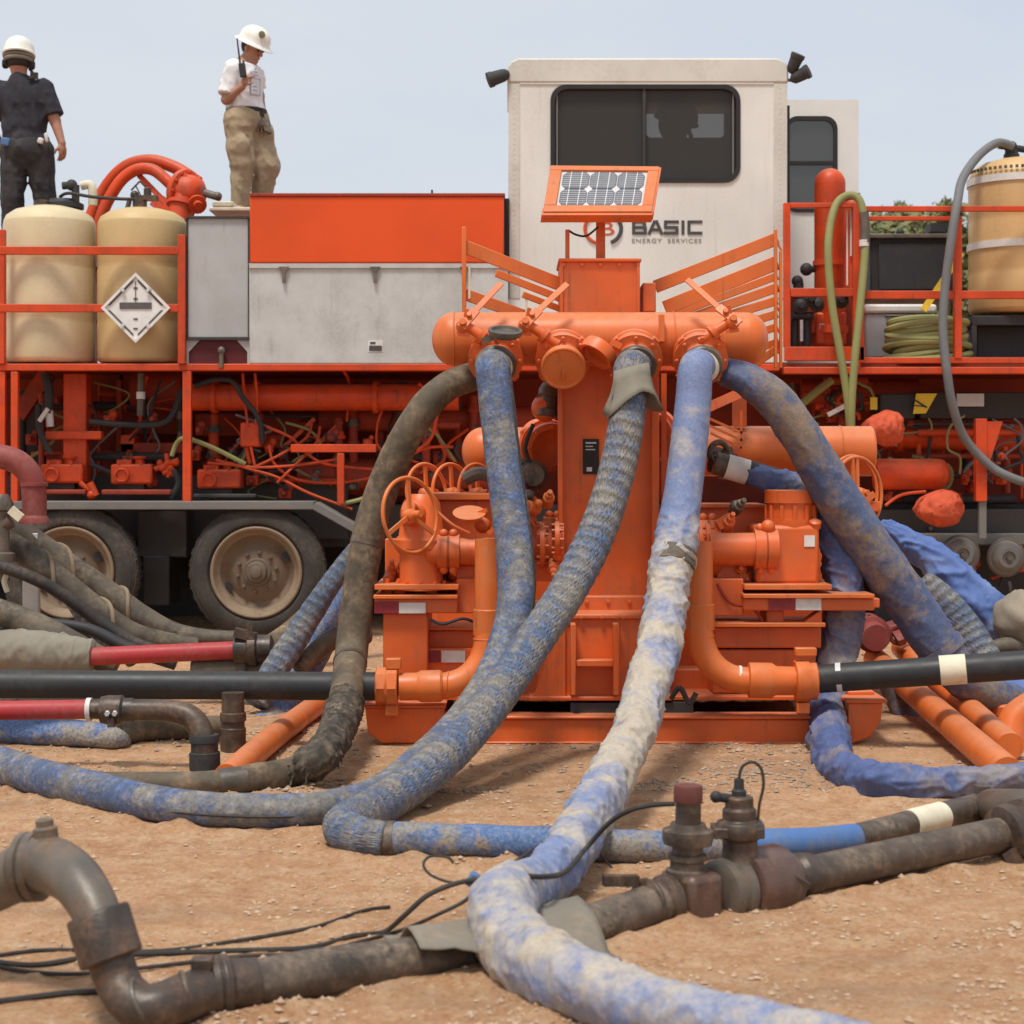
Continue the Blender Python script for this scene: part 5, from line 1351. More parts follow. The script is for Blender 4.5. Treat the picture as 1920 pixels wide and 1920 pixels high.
m = MB(); m.box(p2(10, 266, -.135), (.075, .03, .07), Matrix.Rotation(rad(8), 3, 'Y')); part('blue_cloth', m, M['strapblue'], Pm, .012)
m = MB(); m.box(p2(76, 264, -.14), (.05, .03, .05), Matrix.Rotation(rad(20), 3, 'Y')); m.box(p2(87, 258, -.125), (.03, .03, .08), Matrix.Rotation(rad(-8), 3, 'Y')); part('white_gloves', m, M['tape'], Pm, .012)

# ---- operator inside the cab, head against the far window
P3Y = CY + .62
def p3(px, py, dy=0.0): return W(px, py, P3Y + dy)
Pm = thing('person', 'person sitting in the control cabin, dark head and cap outlined against its far window', 'person', p3(1280, 480))
f = field_for([p3(1205, 250), p3(1350, 500), p3(1270, 190)], .18, .013)
HC = p3(1264, 240); l, u, r_ = head(f, HC, Vector((.92, -.1, -.25)), Vector((.25, 0, 1)), 1.3)
f.cap(HC - u * .05, p3(1258, 290), .07, .07, .03)
f.ell(p3(1250, 350), (.19, .22, .3), None, .05); f.ell(p3(1255, 430), (.2, .22, .22), None, .05)
f.cap(p3(1240, 305, -.18), p3(1268, 395, -.22), .06, .05, .03); f.cap(p3(1268, 395, -.22), p3(1320, 405, -.1), .045, .032, .02); hand(f, p3(1320, 405, -.1), Vector((1, 0, .1)), Vector((0, 0, -1)), .3)
f.cap(p3(1240, 305, .18), p3(1268, 395, .2), .06, .05, .03); f.cap(p3(1268, 395, .2), p3(1322, 400, .1), .045, .032, .02); hand(f, p3(1322, 400, .1), Vector((1, 0, .1)), Vector((0, 0, -1)), .3)
f.cap(p3(1260, 455, -.1), p3(1345, 450, -.1), .09, .07, .04); f.cap(p3(1260, 455, .1), p3(1345, 450, .1), .09, .07, .04); f.cap(p3(1345, 450, -.1), p3(1345, 520, -.1), .06, .05, .02); f.cap(p3(1345, 450, .1), p3(1345, 520, .1), .06, .05, .02)
part('body', f.mesh(), M['navy'], Pm, sharp=180)
hardhat(Pm, HC + u * .05, u, l, M['hair'], 1.3, False)
m = MB(); m.pbox(1225, 468, 1290, 490, P3Y - .22, .5); m.pbox(1215, 330, 1228, 480, P3Y - .22, .5); solo('cab_seat', m, M['black'], 'black seat inside the control cabin under the seated operator', 'seat', bevel=.03)
# ================================================================== MANIFOLD SKID
SY = 8.5
K = thing('manifold_skid', 'orange manifold skid with domed header pipe and hose ports, in the centre', 'manifold skid', W(1170, 1395, 9.4))
def sk(nm, x0, y0, x1, y1, Y, d, mat='skid', bev=.006, parent=None, label=None):
    m = MB(); m.pbox(x0, y0, x1, y1, Y, d); return part(nm, m, M[mat], parent or K, bev, label)
# base
def base_end(pts, Y, d, nm='skid_end'):
    m = MB(); m.prism([W(x, y, Y) for x, y in pts], (0, d, 0)); return part(nm, m, M['skid'], K, .006)
sk('skid_beam', 720, 1349, 1600, 1393, SY, .03); sk('beam_flange', 716, 1343, 1604, 1349, SY - .02, .16); sk('beam_flange', 720, 1391, 1600, 1395, SY - .02, .16)
base_end([(684, 1327), (832, 1327), (832, 1394), (716, 1394), (690, 1374)], SY - .03, 1.6, 'skid_runner')
base_end([(1590, 1318), (1655, 1318), (1652, 1352), (1632, 1382), (1600, 1394), (1590, 1394)], SY - .03, 1.6, 'skid_runner')
sk('runner_flange', 680, 1322, 836, 1328, SY - .05, 1.6); sk('runner_flange', 1586, 1311, 1664, 1319, SY - .05, 1.6)
sk('runner_cap', 1590, 1296, 1640, 1311, SY + .1, .8); 
sk('deck_plate_panel', 716, 1306, 1560, 1313, SY + .15, 1.5, 'skid', .003)
sk('skid_panel', 925, 1255, 1500, 1308, SY + .45, .04)
sk('cross_beam', 700, 1345, 1640, 1380, SY + 1.55, .06)
m = MB(); m.pbox(1070, 1318, 1190, 1343, SY + .1, .3); m.pbox(1240, 1318, 1300, 1343, SY + .1, .3); part('skid_block', m, M['dark'], K)
sk('backing_panel', 722, 1010, 1600, 1312, 10.0, .05)
# middle box with the step handle
sk('middle_box', 1008, 1160, 1250, 1308, SY + .12, .9); sk('box_top_flange', 1000, 1152, 1258, 1161, SY + .10, .95); sk('box_foot_flange', 992, 1306, 1262, 1314, SY + .08, 1)
m = MB(); m.pbox(1070, 1170, 1080, 1304, SY + .02, .1); m.pbox(1150, 1170, 1161, 1304, SY + .02, .1); part('step_side', m, M['skid'], K, .004)
m = MB(); m.pbox(1080, 1238, 1150, 1250, SY + .03, .08); part('step_rung', m, M['skid'], K, .004)
m = MB(); m.prism([W(1000, 1308, SY + .1), W(1045, 1170, SY + .1), W(1060, 1170, SY + .1), W(1060, 1308, SY + .1)], (0, .02, 0)); part('gusset', m, M['skid'], K)
# column
col = sk('column', 1052, 660, 1228, 1120, 8.95, .5); sk('column_web', 1222, 690, 1236, 1152, 8.9, .03); sk('column_base', 1040, 1118, 1244, 1153, 8.86, .66); sk('column_web', 1046, 690, 1056, 1120, 8.9, .03)
m = MB(); m.pbox(1093, 823, 1123, 889, 8.94, .008); np_ = part('name_plate', m, M['gasket'], K)
m = MB(); m.pbox(1098, 829, 1118, 832, 8.937, .003); m.pbox(1098, 836, 1112, 838, 8.937, .003); m.pbox(1098, 842, 1116, 844, 8.937, .003); m.pbox(1100, 876, 1110, 884, 8.937, .003); part('plate_print', m, M['silver'], np_)
# tool box above the header
sk('tool_box', 1050, 490, 1200, 600, 9.15, .4); sk('tool_box_lid', 1047, 484, 1203, 491, 9.13, .44)
m = MB(); m.pbox(1050, 490, 1056, 586, 9.14, .02); m.pbox(1194, 490, 1200, 586, 9.14, .02); part('tool_box_edge', m, M['skid'], K, .003)
sk('side_box', 1205, 530, 1230, 585, 9.2, .2)
# header
HYc, Hr = 8.9, 0.132
m = MB(); a, b = W(850, 636, HYc), W(1400, 636, HYc); m.cyl(a, b, Hr, n=48); m.dome(a, (-1, 0, 0), Hr, .105, 48, 10); m.dome(b, (1, 0, 0), Hr, .105, 48, 10); part('header_pipe', m, M['pipe_orange'], K)
m = MB()
for px in (852, 1262): m.torus(W(px, 636, HYc), (1, 0, 0), Hr + .001, .004, 48, 6)
m.pbox(1236, 590, 1246, 640, HYc - .16, .05); part('weld_ring', m, M['pipe_orange'], K)
# ports with butterfly valves and levers
pd = Vector((0, -.90, -.43)).normalized()
PORT = {}
def port(px, dirx=0.0, capped=False, py=640):
    base = W(px, py, HYc) + Vector((0, 0, 0)); d = (pd + Vector((dirx, 0, 0))).normalized()
    m = MB(); m.lathe(base + d * .10, d, [(0, .082), (.05, .082), (.05, .125), (.072, .125), (.075, .12), (.078, .118), (.125, .118), (.128, .132), (.15, .132), (.152, .10), (.16, .09), (.2, .09)], 40)
    m.bolts(base + d * .25, d, .115, 8, .010, .018)
    v = part('port_valve', m, M['skid'], K)
    m = MB(); sd_ = Vector((1, 0, 0)); upv = d.cross(sd_)
    if upv.z < 0: upv = -upv
    for k in range(4):
        aa = rad(45 + 90 * k); e = sd_ * math.cos(aa) + upv * math.sin(aa); m.box(base + d * .225 + e * .128, (.035, .035, .035), frame_mat(d, e))
    part('flange_ear', m, M['skid'], v, .004)
    if capped:
        m = MB(); m.lathe(base + d * .295, d, [(0, .10), (.03, .108), (.055, .108), (.06, .098), (.052, .092), (.05, .05), (.052, 0)], 36); m.bar(base + d * .35 - upv * .01, base + d * .35 - upv * .06, .014, .01); part('blind_cap', m, M['pipe_orange'], v, .003)
    else:
        m = MB(); m.lathe(base + d * .295, d, [(0, .092), (.006, .1), (.022, .1), (.03, .094), (.03, .07), (.0, .07)], 36); part('hose_gasket', m, M['cast'], v)
    return base + d * .33, d, v
def frame_mat(d, e):
    s_ = d.cross(e).normalized(); return Matrix((e, d, s_)).transposed()
for i, (px, cp) in enumerate(((930, 0), (1053, 1), (1185, 0), (1305, 0))):
    PORT[i] = port(px, 0.0, cp)
# swung-open caps
m = MB(); m.lathe(W(947, 632, 8.52), (0.06, -.35, 1), [(0, .06), (.012, .078), (.03, .082), (.036, .08), (.036, .066), (.026, .06), (.024, 0)], 36); m.bar(W(905, 640, 8.55), W(925, 632, 8.53), .03, .014); part('open_cap', m, M['cast'], K)
m = MB(); m.lathe(W(1128, 652, 8.62), (-.55, -.35, -.75), [(0, .085), (.03, .09), (.06, .088), (.06, .074), (.03, .07), (.02, 0)], 32); m.bar(W(1145, 640, 8.6), W(1165, 650, 8.6), .03, .014); part('open_cap', m, M['skid'], K)
# levers
for (x0, y0), (x1, y1), Y in (((868, 607), (940, 531), 8.62), ((985, 605), (1064, 532), 8.62), ((1374, 600), (1288, 524), 8.62)):
    a, b = W(x0, y0, Y), W(x1, y1, Y + .12); d = (b - a).normalized()
    m = MB(); m.bar(a, b, .030, .009, (0, -1, .5)); m.bar(a - d * .03 + Vector((.01, -.012, 0)), a + d * .1, .045, .012, (0, -1, .5)); m.cyl(a + Vector((0, .03, -.01)), a + Vector((0, -.035, .01)), .017); m.bolts(a + d * .05 + Vector((0, -.01, .005)), (0, -1, .5), .001, 1, .014, .02)
    lv = part('lever', m, M['pipe_orange'], K, .002)
    sgn = 1 if x0 < 1200 else -1
    m = MB(); m.cyl(a + Vector((0, .03, 0)), a + Vector((.16 * sgn, .02, -.10)), .024); m.ball(a + Vector((0, .01, -.01)), .035, 12, 8); m.cyl(a + Vector((.08 * sgn, .02, -.05)), a + Vector((.1 * sgn, .02, -.065)), .04); part('valve_stem', m, M['skid'], lv)
    m = MB(); m.bar(a + Vector((0, .02, -.03)), a + Vector((sgn * .02, -.0, .07)), .02, .008); m.bar(a + Vector((-.03 * sgn, .02, -.045)), a + Vector((.03 * sgn, 0, -.055)), .02, .008); part('latch_pin', m, M['skid'], lv)
# folded guard rails on both sides
def grail(nm, pts, th, Y0, Y1, t=.02):
    (x0, y0), (x1, y1) = pts; m = MB(); a, b = W(x0, y0, Y0), W(x1, y1, Y1); m.bar(a, b, th / S((Y0 + Y1) / 2), t); return part(nm, m, M['pipe_orange'], K, .003)
for pts, th in ((((870, 462), (1052, 534)), 25), (((930, 512), (1052, 560)), 14), (((872, 552), (1000, 598)), 22), (((980, 552), (1052, 580)), 12)):
    grail('guard_rail', pts, th, 9.25, 9.3)
for pts, th in ((((1228, 538), (1458, 447)), 24), (((1246, 578), (1458, 492)), 27), (((1258, 592), (1458, 517)), 15), (((1296, 596), (1458, 539)), 18), (((1340, 600), (1458, 563)), 17), (((1380, 612), (1458, 588)), 16), (((1400, 632), (1458, 612)), 15), (((1420, 655), (1460, 640)), 14), (((1400, 694), (1462, 650)), 15)):
    grail('guard_rail', pts, th, 9.3, 9.25)
for x0, x1, y0, y1 in ((866, 874, 425, 595), (1060, 1068, 430, 486), (1452, 1458, 430, 690), (1462, 1467, 470, 690)):
    sk('guard_post', x0, y0, x1, y1, 9.22, .03, 'pipe_orange', .003)
for k in range(6): grail('post_lacing', ((1453, 450 + k * 40), (1466, 470 + k * 40)), 4, 9.24, 9.24, .01)
m = MB(); m.tube([W(1066, 432, 9.25), W(1080, 440, 9.25), W(1100, 442, 9.25), W(1122, 425, 9.25)], .006, 6, 6); part('wire', m, M['cable'], K)
m = MB(); m.pbox(985, 556, 990, 590, 9.25, .03); m.pbox(878, 500, 882, 560, 9.24, .02); part('guard_stay', m, M['cream'], K)

# lower header, two short runs
m = MB(); a, b = W(905, 846, 9.5), W(1016, 846, 9.5); r = 45 / S(9.5); m.cyl(a, b, r, n=40); m.dome(a, (-1, 0, 0), r, .11, 40, 8); part('header_pipe', m, M['pipe_orange'], K)
m = MB(); a, b = W(1240, 846, 9.6), W(1636, 846, 9.6); r = 47 / S(9.6); m.cyl(a, b, r, n=44); part('header_pipe', m, M['pipe_orange'], K, .012)
m = MB(); m.torus(W(1574, 846, 9.6), (1, 0, 0), r + .001, .004, 44, 6); part('weld_ring', m, M['pipe_orange'], K)
# valve fronts on the lower header left and right of the column
def disc_valve(px, py, Y, r, d, mat='skid'):
    q = W(px, py, Y); m = MB(); m.lathe(q, d, [(-.1, r * .8), (0, r * .8), (0, r), (.03, r), (.03, r * .85), (.08, r * .85), (.08, r * .98), (.11, r * .98), (.115, r * .75), (.08, r * .7), (.06, 0)], 36); m.bolts(q + Vector(d).normalized() * .11, d, r * .86, 8, .01, .018); return part('disc_valve', m, M[mat], K)
disc_valve(1020, 830, 9.3, .13, (.25, -.9, -.25)); disc_valve(1225, 810, 9.35, .13, (-.3, -.9, -.2)); disc_valve(990, 895, 9.3, .09, (0, -1, .1), 'rust'); disc_valve(1262, 895, 9.3, .11, (.1, -1, 0))
m = MB(); m.lathe(W(1000, 890, 9.15), (0, -1, 0), [(0, .075), (.05, .075), (.06, .06), (.1, .055), (.1, 0)], 28); part('brass_cap', m, M['rust'], K)
m = MB(); m.lathe(W(1032, 720, 9.1), (-.1, -.2, -1), [(0, .04), (.03, .055), (.06, .055), (.07, .045), (.13, .045), (.14, .055), (.17, .055)], 20); m.bar(W(1005, 748, 9.1), W(1045, 758, 9.1), .05, .05); part('drain_valve', m, M['cast'], K)
m = MB(); m.bar(W(1000, 765, 9.1), W(1045, 775, 9.1), .06, .06); m.ball(W(1022, 765, 9.1), .07, 12, 8); m.cyl(W(1000, 770, 9.15), W(1050, 740, 9.2), .02); part('drain_body', m, M['skid'], K)
# levers on the lower valves
for x0, y0, x1, y1 in ((975, 812, 1030, 778), (985, 820, 1040, 790), (1330, 785, 1392, 812), (1330, 798, 1392, 826), (1332, 812, 1390, 840)):
    m = MB(); m.bar(W(x0, y0, 9.25), W(x1, y1, 9.25), .012, .02); part('lever', m, M['pipe_orange'], K)
m = MB(); m.pbox(1388, 770, 1392, 846, 9.24, .01); m.bar(W(1325, 765, 9.3), W(1392, 735, 9.4), .05, .03); m.pbox(1375, 740, 1400, 800, 9.5, .05); part('lever_guide', m, M['skid'], K)
m = MB(); m.torus(W(1348, 850, 9.1), (.5, -1, 0), .055, .016, 24, 8); m.cyl(W(1350, 850, 9.2), W(1345, 865, 9.1), .03); m.lathe(W(1335, 862, 9.2), (.9, -.4, -.2), [(0, .07), (.05, .07), (.06, .085), (.085, .085), (.09, .06), (.12, .055)], 24); part('cam_coupling', m, M['rustdark'], K)
m = MB(); m.pbox(1240, 700, 1250, 1000, 9.15, .02); part('cover_strip', m, M['skid'], K)

# pump groups left and right
def handwheel(c, d, R, nm='handwheel', mat='pipe_orange', parent=None):
    c = Vector(c); d, u, v = frame_of(Vector(d)); m = MB(); m.torus(c, d, R, .0095, 48, 10)
    for k in range(3):
        a = 2 * math.pi * k / 3 + .5; m.bar(c, c + (u * math.cos(a) + v * math.sin(a)) * R, .02, .012, d)
    m.lathe(c - d * .03, d, [(0, .03), (.05, .03), (.06, .018), (.1, .016)], 16)
    return part(nm, m, M[mat], parent or K)
sk('pump_cover', 790, 925, 932, 938, 8.85, .5, 'pipe_orange'); sk('pump_body', 760, 938, 930, 1020, 8.9, .4)
m = MB(); m.lathe(W(790, 1105, 8.75), (0, 0, 1), [(0, .13), (.02, .13), (.02, .105), (.17, .105), (.2, .13), (.24, .13), (.26, .11), (.42, .09), (.46, .06)], 36); m.bolts(W(790, 1100, 8.75), (0, 0, 1), .118, 10, .01, .03); part('gate_valve', m, M['skid'], K)
m = MB(); m.cyl(W(766, 950, 8.55), W(800, 985, 8.75), .035); m.lathe(W(768, 965, 8.6), (.2, 1, 0), [(0, .04), (.06, .06), (.12, .08)], 20); part('valve_bonnet', m, M['skid'], K)
handwheel(W(769, 966, 8.45), (.74, -.66, .12), .176)
for px, py, Y in ((800, 925, 9.2), (848, 925, 9.25), (896, 925, 9.3)):
    handwheel(W(px, py, Y), (.75, -.6, .1), .15)
    m = MB(); m.lathe(W(px, py + 40, Y + .1), (0, 0, 1), [(0, .06), (.05, .06), (.06, .03), (.12, .025)], 14); part('valve_bonnet', m, M['skid'], K)
def hpipe(nm, x0, x1, py, rpx, Y, mat='skid', rings=()):
    r = rpx / S(Y); m = MB(); m.cyl(W(x0, py, Y), W(x1, py, Y), r, n=32)
    for f_ in rings: m.lathe(W(f_, py, Y), (1, 0, 0), [(-.03, r), (-.03, r * 1.25), (.03, r * 1.25), (.03, r)], 32); m.ball(W(f_, py + rpx * 1.3, Y - .02), .022, 10, 8); m.ball(W(f_, py - rpx * 1.3, Y - .02), .022, 10, 8)
    return part(nm, m, M[mat], K)
hpipe('branch_pipe', 800, 945, 1034, 26, 8.7, 'skid', (832, 850)); hpipe('branch_pipe', 960, 1050, 1020, 42, 9.0, 'skid', (1030, 1045)); sk('bearing_foot', 855, 1060, 930, 1095, 8.75, .25); sk('bearing_foot', 970, 1050, 1050, 1090, 8.9, .25)
m = MB(); q = W(880, 975, 8.72); m.lathe(q, (0, -.4, .9), [(0, .03), (.03, .075), (.04, .08)], 20); m.bar(q + Vector((.02, 0, .02)), q + Vector((.085, -.02, .05)), .02, .012); part('funnel_cap', m, M['pipe_orange'], K)
m = MB(); m.bar(W(915, 1000, 8.7), W(935, 985, 8.7), .02, .03); m.ball(W(905, 985, 8.8), .04, 10, 8); part('fitting', m, M['skid'], K)
sk('rail_plate', 702, 1096, 860, 1106, 8.62, .5, 'pipe_orange', .003); sk('rail_plate', 700, 1116, 858, 1123, 8.60, .5, 'pipe_orange', .003); sk('side_beam', 702, 1122, 858, 1150, 8.63, .3)
sk('rail_post', 856, 1085, 892, 1150, 8.7, .25, 'skid'); 
m = MB()
for px in (725, 750, 810): m.cyl(W(px, 1125, 8.75), W(px, 1085, 8.75), .016, n=10); m.lathe(W(px, 1112, 8.75), (0, 0, 1), [(0, .03), (.02, .03)], 6)
part('rail_bolt', m, M['skid'], K)
sk('side_plate', 718, 1150, 802, 1306, 8.66, .5); sk('cross_beam', 802, 1175, 925, 1182, 8.8, .3, 'pipe_orange', .003); sk('cross_beam', 802, 1182, 1010, 1215, 8.85, .2); sk('skid_plate', 757, 1238, 1010, 1306, 8.75, .3)
def strip(x0, y0, x1, y1, Y, split=None):
    m = MB(); m.pbox(x0, y0, x1, y1, Y, .004); part('reflective_tape', m, M['tape'] if split is None else M['reflred'], K)
strip(748, 1130, 798, 1150, 8.622); strip(702, 1128, 747, 1150, 8.622, 1); strip(828, 1220, 872, 1242, 8.742); strip(762, 1220, 826, 1242, 8.742, 1); strip(1492, 1122, 1540, 1144, 8.622); strip(1442, 1122, 1490, 1144, 8.622, 1)
sk('tape_panel', 757, 1216, 880, 1246, 8.747, .03)
# right group
m = MB(); q = W(1478, 990, 8.75); m.lathe(W(1483, 985, 8.85), (0, 0, 1), [(-.02, .125), (0, .128), (.03, .128), (.03, .115), (.11, .115), (.11, .128), (.17, .128), (.175, .12)], 40); m.bolts(W(1483, 985, 8.85) + Vector((0, 0, .03)), (0, 0, 1), .12, 12, .01, .07); part('stack_flange', m, M['skid'], K)
sk('gear_box', 1418, 985, 1537, 1096, 8.72, .35, 'skid', .02); m = MB(); m.pbox(1508, 1004, 1528, 1025, 8.715, .006); part('inspection_tag', m, M['tape'], K)
m = MB(); m.lathe(W(1528, 988, 8.75), (0, -.5, 1), [(0, .03), (.03, .03), (.04, .015)], 14); part('filler_cap', m, M['skid'], K)
hpipe('branch_pipe', 1330, 1450, 1030, 31, 8.75, 'skid', (1425, 1445)); hpipe('branch_pipe', 1300, 1345, 1030, 46, 8.9, 'skid', (1318, 1335))
sk('pump_body', 1310, 950, 1440, 1010, 9.1, .4); sk('pump_cover', 1312, 946, 1442, 952, 9.05, .45, 'pipe_orange', .003); sk('bearing_foot', 1345, 1055, 1400, 1090, 8.8, .25); sk('bearing_cap', 1330, 985, 1375, 1002, 8.8, .15, 'skid', .02)
m = MB(); m.bar(W(1345, 985, 8.8), W(1372, 970, 8.8), .05, .06); m.ball(W(1440, 988, 8.72), .035, 12, 8); part('fitting', m, M['skid'], K)
sk('rail_plate', 1396, 1096, 1560, 1106, 8.62, .5, 'pipe_orange', .003); sk('rail_plate', 1394, 1114, 1640, 1122, 8.60, .5, 'pipe_orange', .003); sk('side_beam', 1394, 1122, 1640, 1145, 8.63, .3)
sk('rail_post', 1330, 1085, 1394, 1155, 8.7, .25); sk('rail_post', 1437, 1145, 1470, 1172, 8.7, .25); m = MB(); m.prism([W(1500, 1172, 8.66), W(1538, 1145, 8.66), W(1542, 1172, 8.66)], (0, .1, 0)); part('gusset', m, M['skid'], K)
sk('cross_beam', 1340, 1168, 1548, 1176, 8.62, .4, 'pipe_orange', .003); sk('cross_beam', 1340, 1176, 1540, 1215, 8.72, .2); sk('skid_plate', 1336, 1218, 1530, 1300, 8.75, .3)
sk('tank_end', 1600, 1122, 1650, 1140, 8.7, .6); handwheel(W(1608, 925, 9.25), (.62, -.78, .05), .185); handwheel(W(1600, 922, 9.36), (.62, -.78, .05), .185)
m = MB(); m.cyl(W(1590, 930, 9.3), W(1622, 925, 9.2), .02); m.bar(W(1600, 960, 9.3), W(1640, 925, 9.3), .03, .02); part('wheel_stem', m, M['pipe_orange'], K)
sk('wheel_bracket', 1622, 940, 1650, 960, 9.3, .1)

# small lines, bolts and fittings that crowd the two pump groups
rs = random.Random(9)
def sline(pts, rpx, mat='skid', nm='small_line'):
    m = MB(); m.tube([W(*p) for p in pts], rpx / S(pts[0][2]), 8, 6); return part(nm, m, M[mat], K)
for pts, r, mt in (([(940, 1010, 8.85), (955, 975, 8.8), (985, 965, 8.8), (1005, 990, 8.85)], 3, 'skid'), ([(935, 1075, 8.75), (960, 1090, 8.7), (985, 1085, 8.75), (990, 1050, 8.8)], 3.5, 'skid'), ([(1248, 1000, 8.9), (1262, 960, 8.85), (1285, 955, 8.85), (1296, 985, 8.9)], 3, 'skid'),
                   ([(1345, 1095, 8.7), (1370, 1130, 8.68), (1410, 1140, 8.68), (1430, 1165, 8.68)], 3, 'dimred'), ([(1000, 795, 9.1), (985, 840, 9.1), (1000, 880, 9.1)], 4, 'black'), ([(820, 960, 8.6), (850, 985, 8.58), (880, 1000, 8.6)], 3, 'skid'),
                   ([(1258, 1310, 8.4), (1275, 1290, 8.38), (1292, 1318, 8.38), (1305, 1300, 8.4)], 5, 'cable'), ([(805, 1160, 8.62), (830, 1170, 8.6), (870, 1160, 8.62), (905, 1175, 8.7)], 3, 'black'), ([(870, 900, 9.0), (900, 888, 9.0), (945, 900, 9.0), (985, 905, 9.1)], 13, 'cast')):
    sline(pts, r, mt)
for px, py, Y, R in ((1040, 1010, 8.85, .085), (1012, 1022, 8.9, .11), (1322, 1020, 8.82, .1), (1345, 1030, 8.8, .085), (905, 1040, 8.7, .075)):
    m = MB(); q = W(px, py, Y); m.lathe(q, (1, 0, 0), [(0, R), (.022, R), (.022, R * .8), (.03, R * .8)], 28); m.bolts(q, (-1, 0, 0), R * .85, 10, .008, .015); m.bolts(q + Vector((.022, 0, 0)), (1, 0, 0), R * .85, 10, .008, .02); part('bolted_flange', m, M['skid'], K)
for k in range(26):
    px, py = rs.choice(((940 + 100 * rs.random(), 930 + 150 * rs.random()), (1250 + 60 * rs.random(), 930 + 150 * rs.random()), (1340 + 100 * rs.random(), 950 + 140 * rs.random()), (760 + 140 * rs.random(), 945 + 120 * rs.random()), (700 + 150 * rs.random(), 1085 + 25 * rs.random())))
    Y = 8.72 + .2 * rs.random(); q = W(px, py, Y); m = MB(); d = Vector((rs.gauss(0, .4), -1, rs.gauss(0, .5)))
    m.lathe(q + Vector((0, .1, 0)), d, [(0, .03), (.08, .03), (.085, .02), (.11, .02), (.115, .012), (.14, .012)], 8); m.ball(q + Vector((.03 * rs.random(), .05, .03)), .02 + .015 * rs.random(), 8, 6); part('grease_fitting', m, M[rs.choice(('skid', 'skid', 'pipe_orange', 'cast'))], K)
for x0, x1, y, Y in ((1060, 1220, 1128, 8.855), (1012, 1246, 1157, 8.595), (724, 1596, 1370, 8.497), (1056, 1196, 496, 9.145)):
    m = MB(); n_ = int((x1 - x0) / 34)
    for k in range(n_ + 1): m.lathe(W(x0 + (x1 - x0) * k / n_, y, Y), (0, -1, 0), [(0, .011), (.006, .010), (.008, 0)], 8, caps=False)
    if y != 1370: part('bolt_row', m, M['skid'], K, kind='stuff')
# solar panel on its post
B = thing('solar_panel', 'small framed solar panel tilted on a post above the tool box', 'solar panel', W(1126, 484, 9.3))
m = MB(); m.pbox(1118, 400, 1135, 486, 9.28, .045); part('post', m, M['skid'], B, .004)
TLc, TRc, BRc, BLc = W(1032, 313, 9.30), W(1236, 315, 9.36), W(1222, 400, 9.10), W(1018, 400, 9.04)
def sq(u, v, off=0.0):
    p = TLc.lerp(TRc, u).lerp(BLc.lerp(BRc, u), v); return p + SN * off
SN = (TRc - TLc).cross(BLc - TLc).normalized()
if SN.y > 0: SN = -SN
m = MB()
def slab(m, u0, v0, u1, v1, t0, t1):
    m.prism([sq(u0, v0, t1), sq(u1, v0, t1), sq(u1, v1, t1), sq(u0, v1, t1)], SN * (t0 - t1))
slab(m, 0, 0, 1, .10, -.03, .012); slab(m, 0, .86, 1, 1, -.03, .012); slab(m, 0, .10, .11, .86, -.03, .012); slab(m, .90, .10, 1, .86, -.03, .012); part('frame', m, M['pipe_orange'], B, .004)
m = MB(); slab(m, -.012, .9, 1.012, 1.05, -.045, .004); slab(m, .99, 0, 1.02, 1, -.045, .006); part('tray', m, M['skid'], B, .003)
m = MB(); slab(m, .11, .10, .90, .86, -.02, .0); part('backing', m, M['silver'], B)
U0, U1, V0, V1 = .125, .885, .115, .845
for i in range(3):
    for j in range(2):
        a, b = U0 + (U1 - U0) * i / 3 + .004, U0 + (U1 - U0) * (i + 1) / 3 - .004; c_, d_ = V0 + (V1 - V0) * j / 2 + .008, V0 + (V1 - V0) * (j + 1) / 2 - .008
        cu, cv = .035, .075; m = MB()
        m.prism([sq(*q, .004) for q in ((a + cu, c_), (b - cu, c_), (b, c_ + cv), (b, d_ - cv), (b - cu, d_), (a + cu, d_), (a, d_ - cv), (a, c_ + cv))], SN * -.004)
        ce = part('solar_cell', m, M['cell'], B)
        m = MB()
        for t in (.3, .7): uu = a + (b - a) * t; m.prism([sq(uu - .004, c_, .006), sq(uu + .004, c_, .006), sq(uu + .004, d_, .006), sq(uu - .004, d_, .006)], SN * -.002)
        for t in range(1, 8): vv = c_ + (d_ - c_) * t / 8; m.prism([sq(a + .01, vv - .003, .0055), sq(b - .01, vv - .003, .0055), sq(b - .01, vv + .003, .0055), sq(a + .01, vv + .003, .0055)], SN * -.002)
        part('busbars', m, M['silver'], ce)
m = MB(); m.box(W(1127, 398, 9.26), (.12, .06, .05)); part('bracket', m, M['skid'], B)

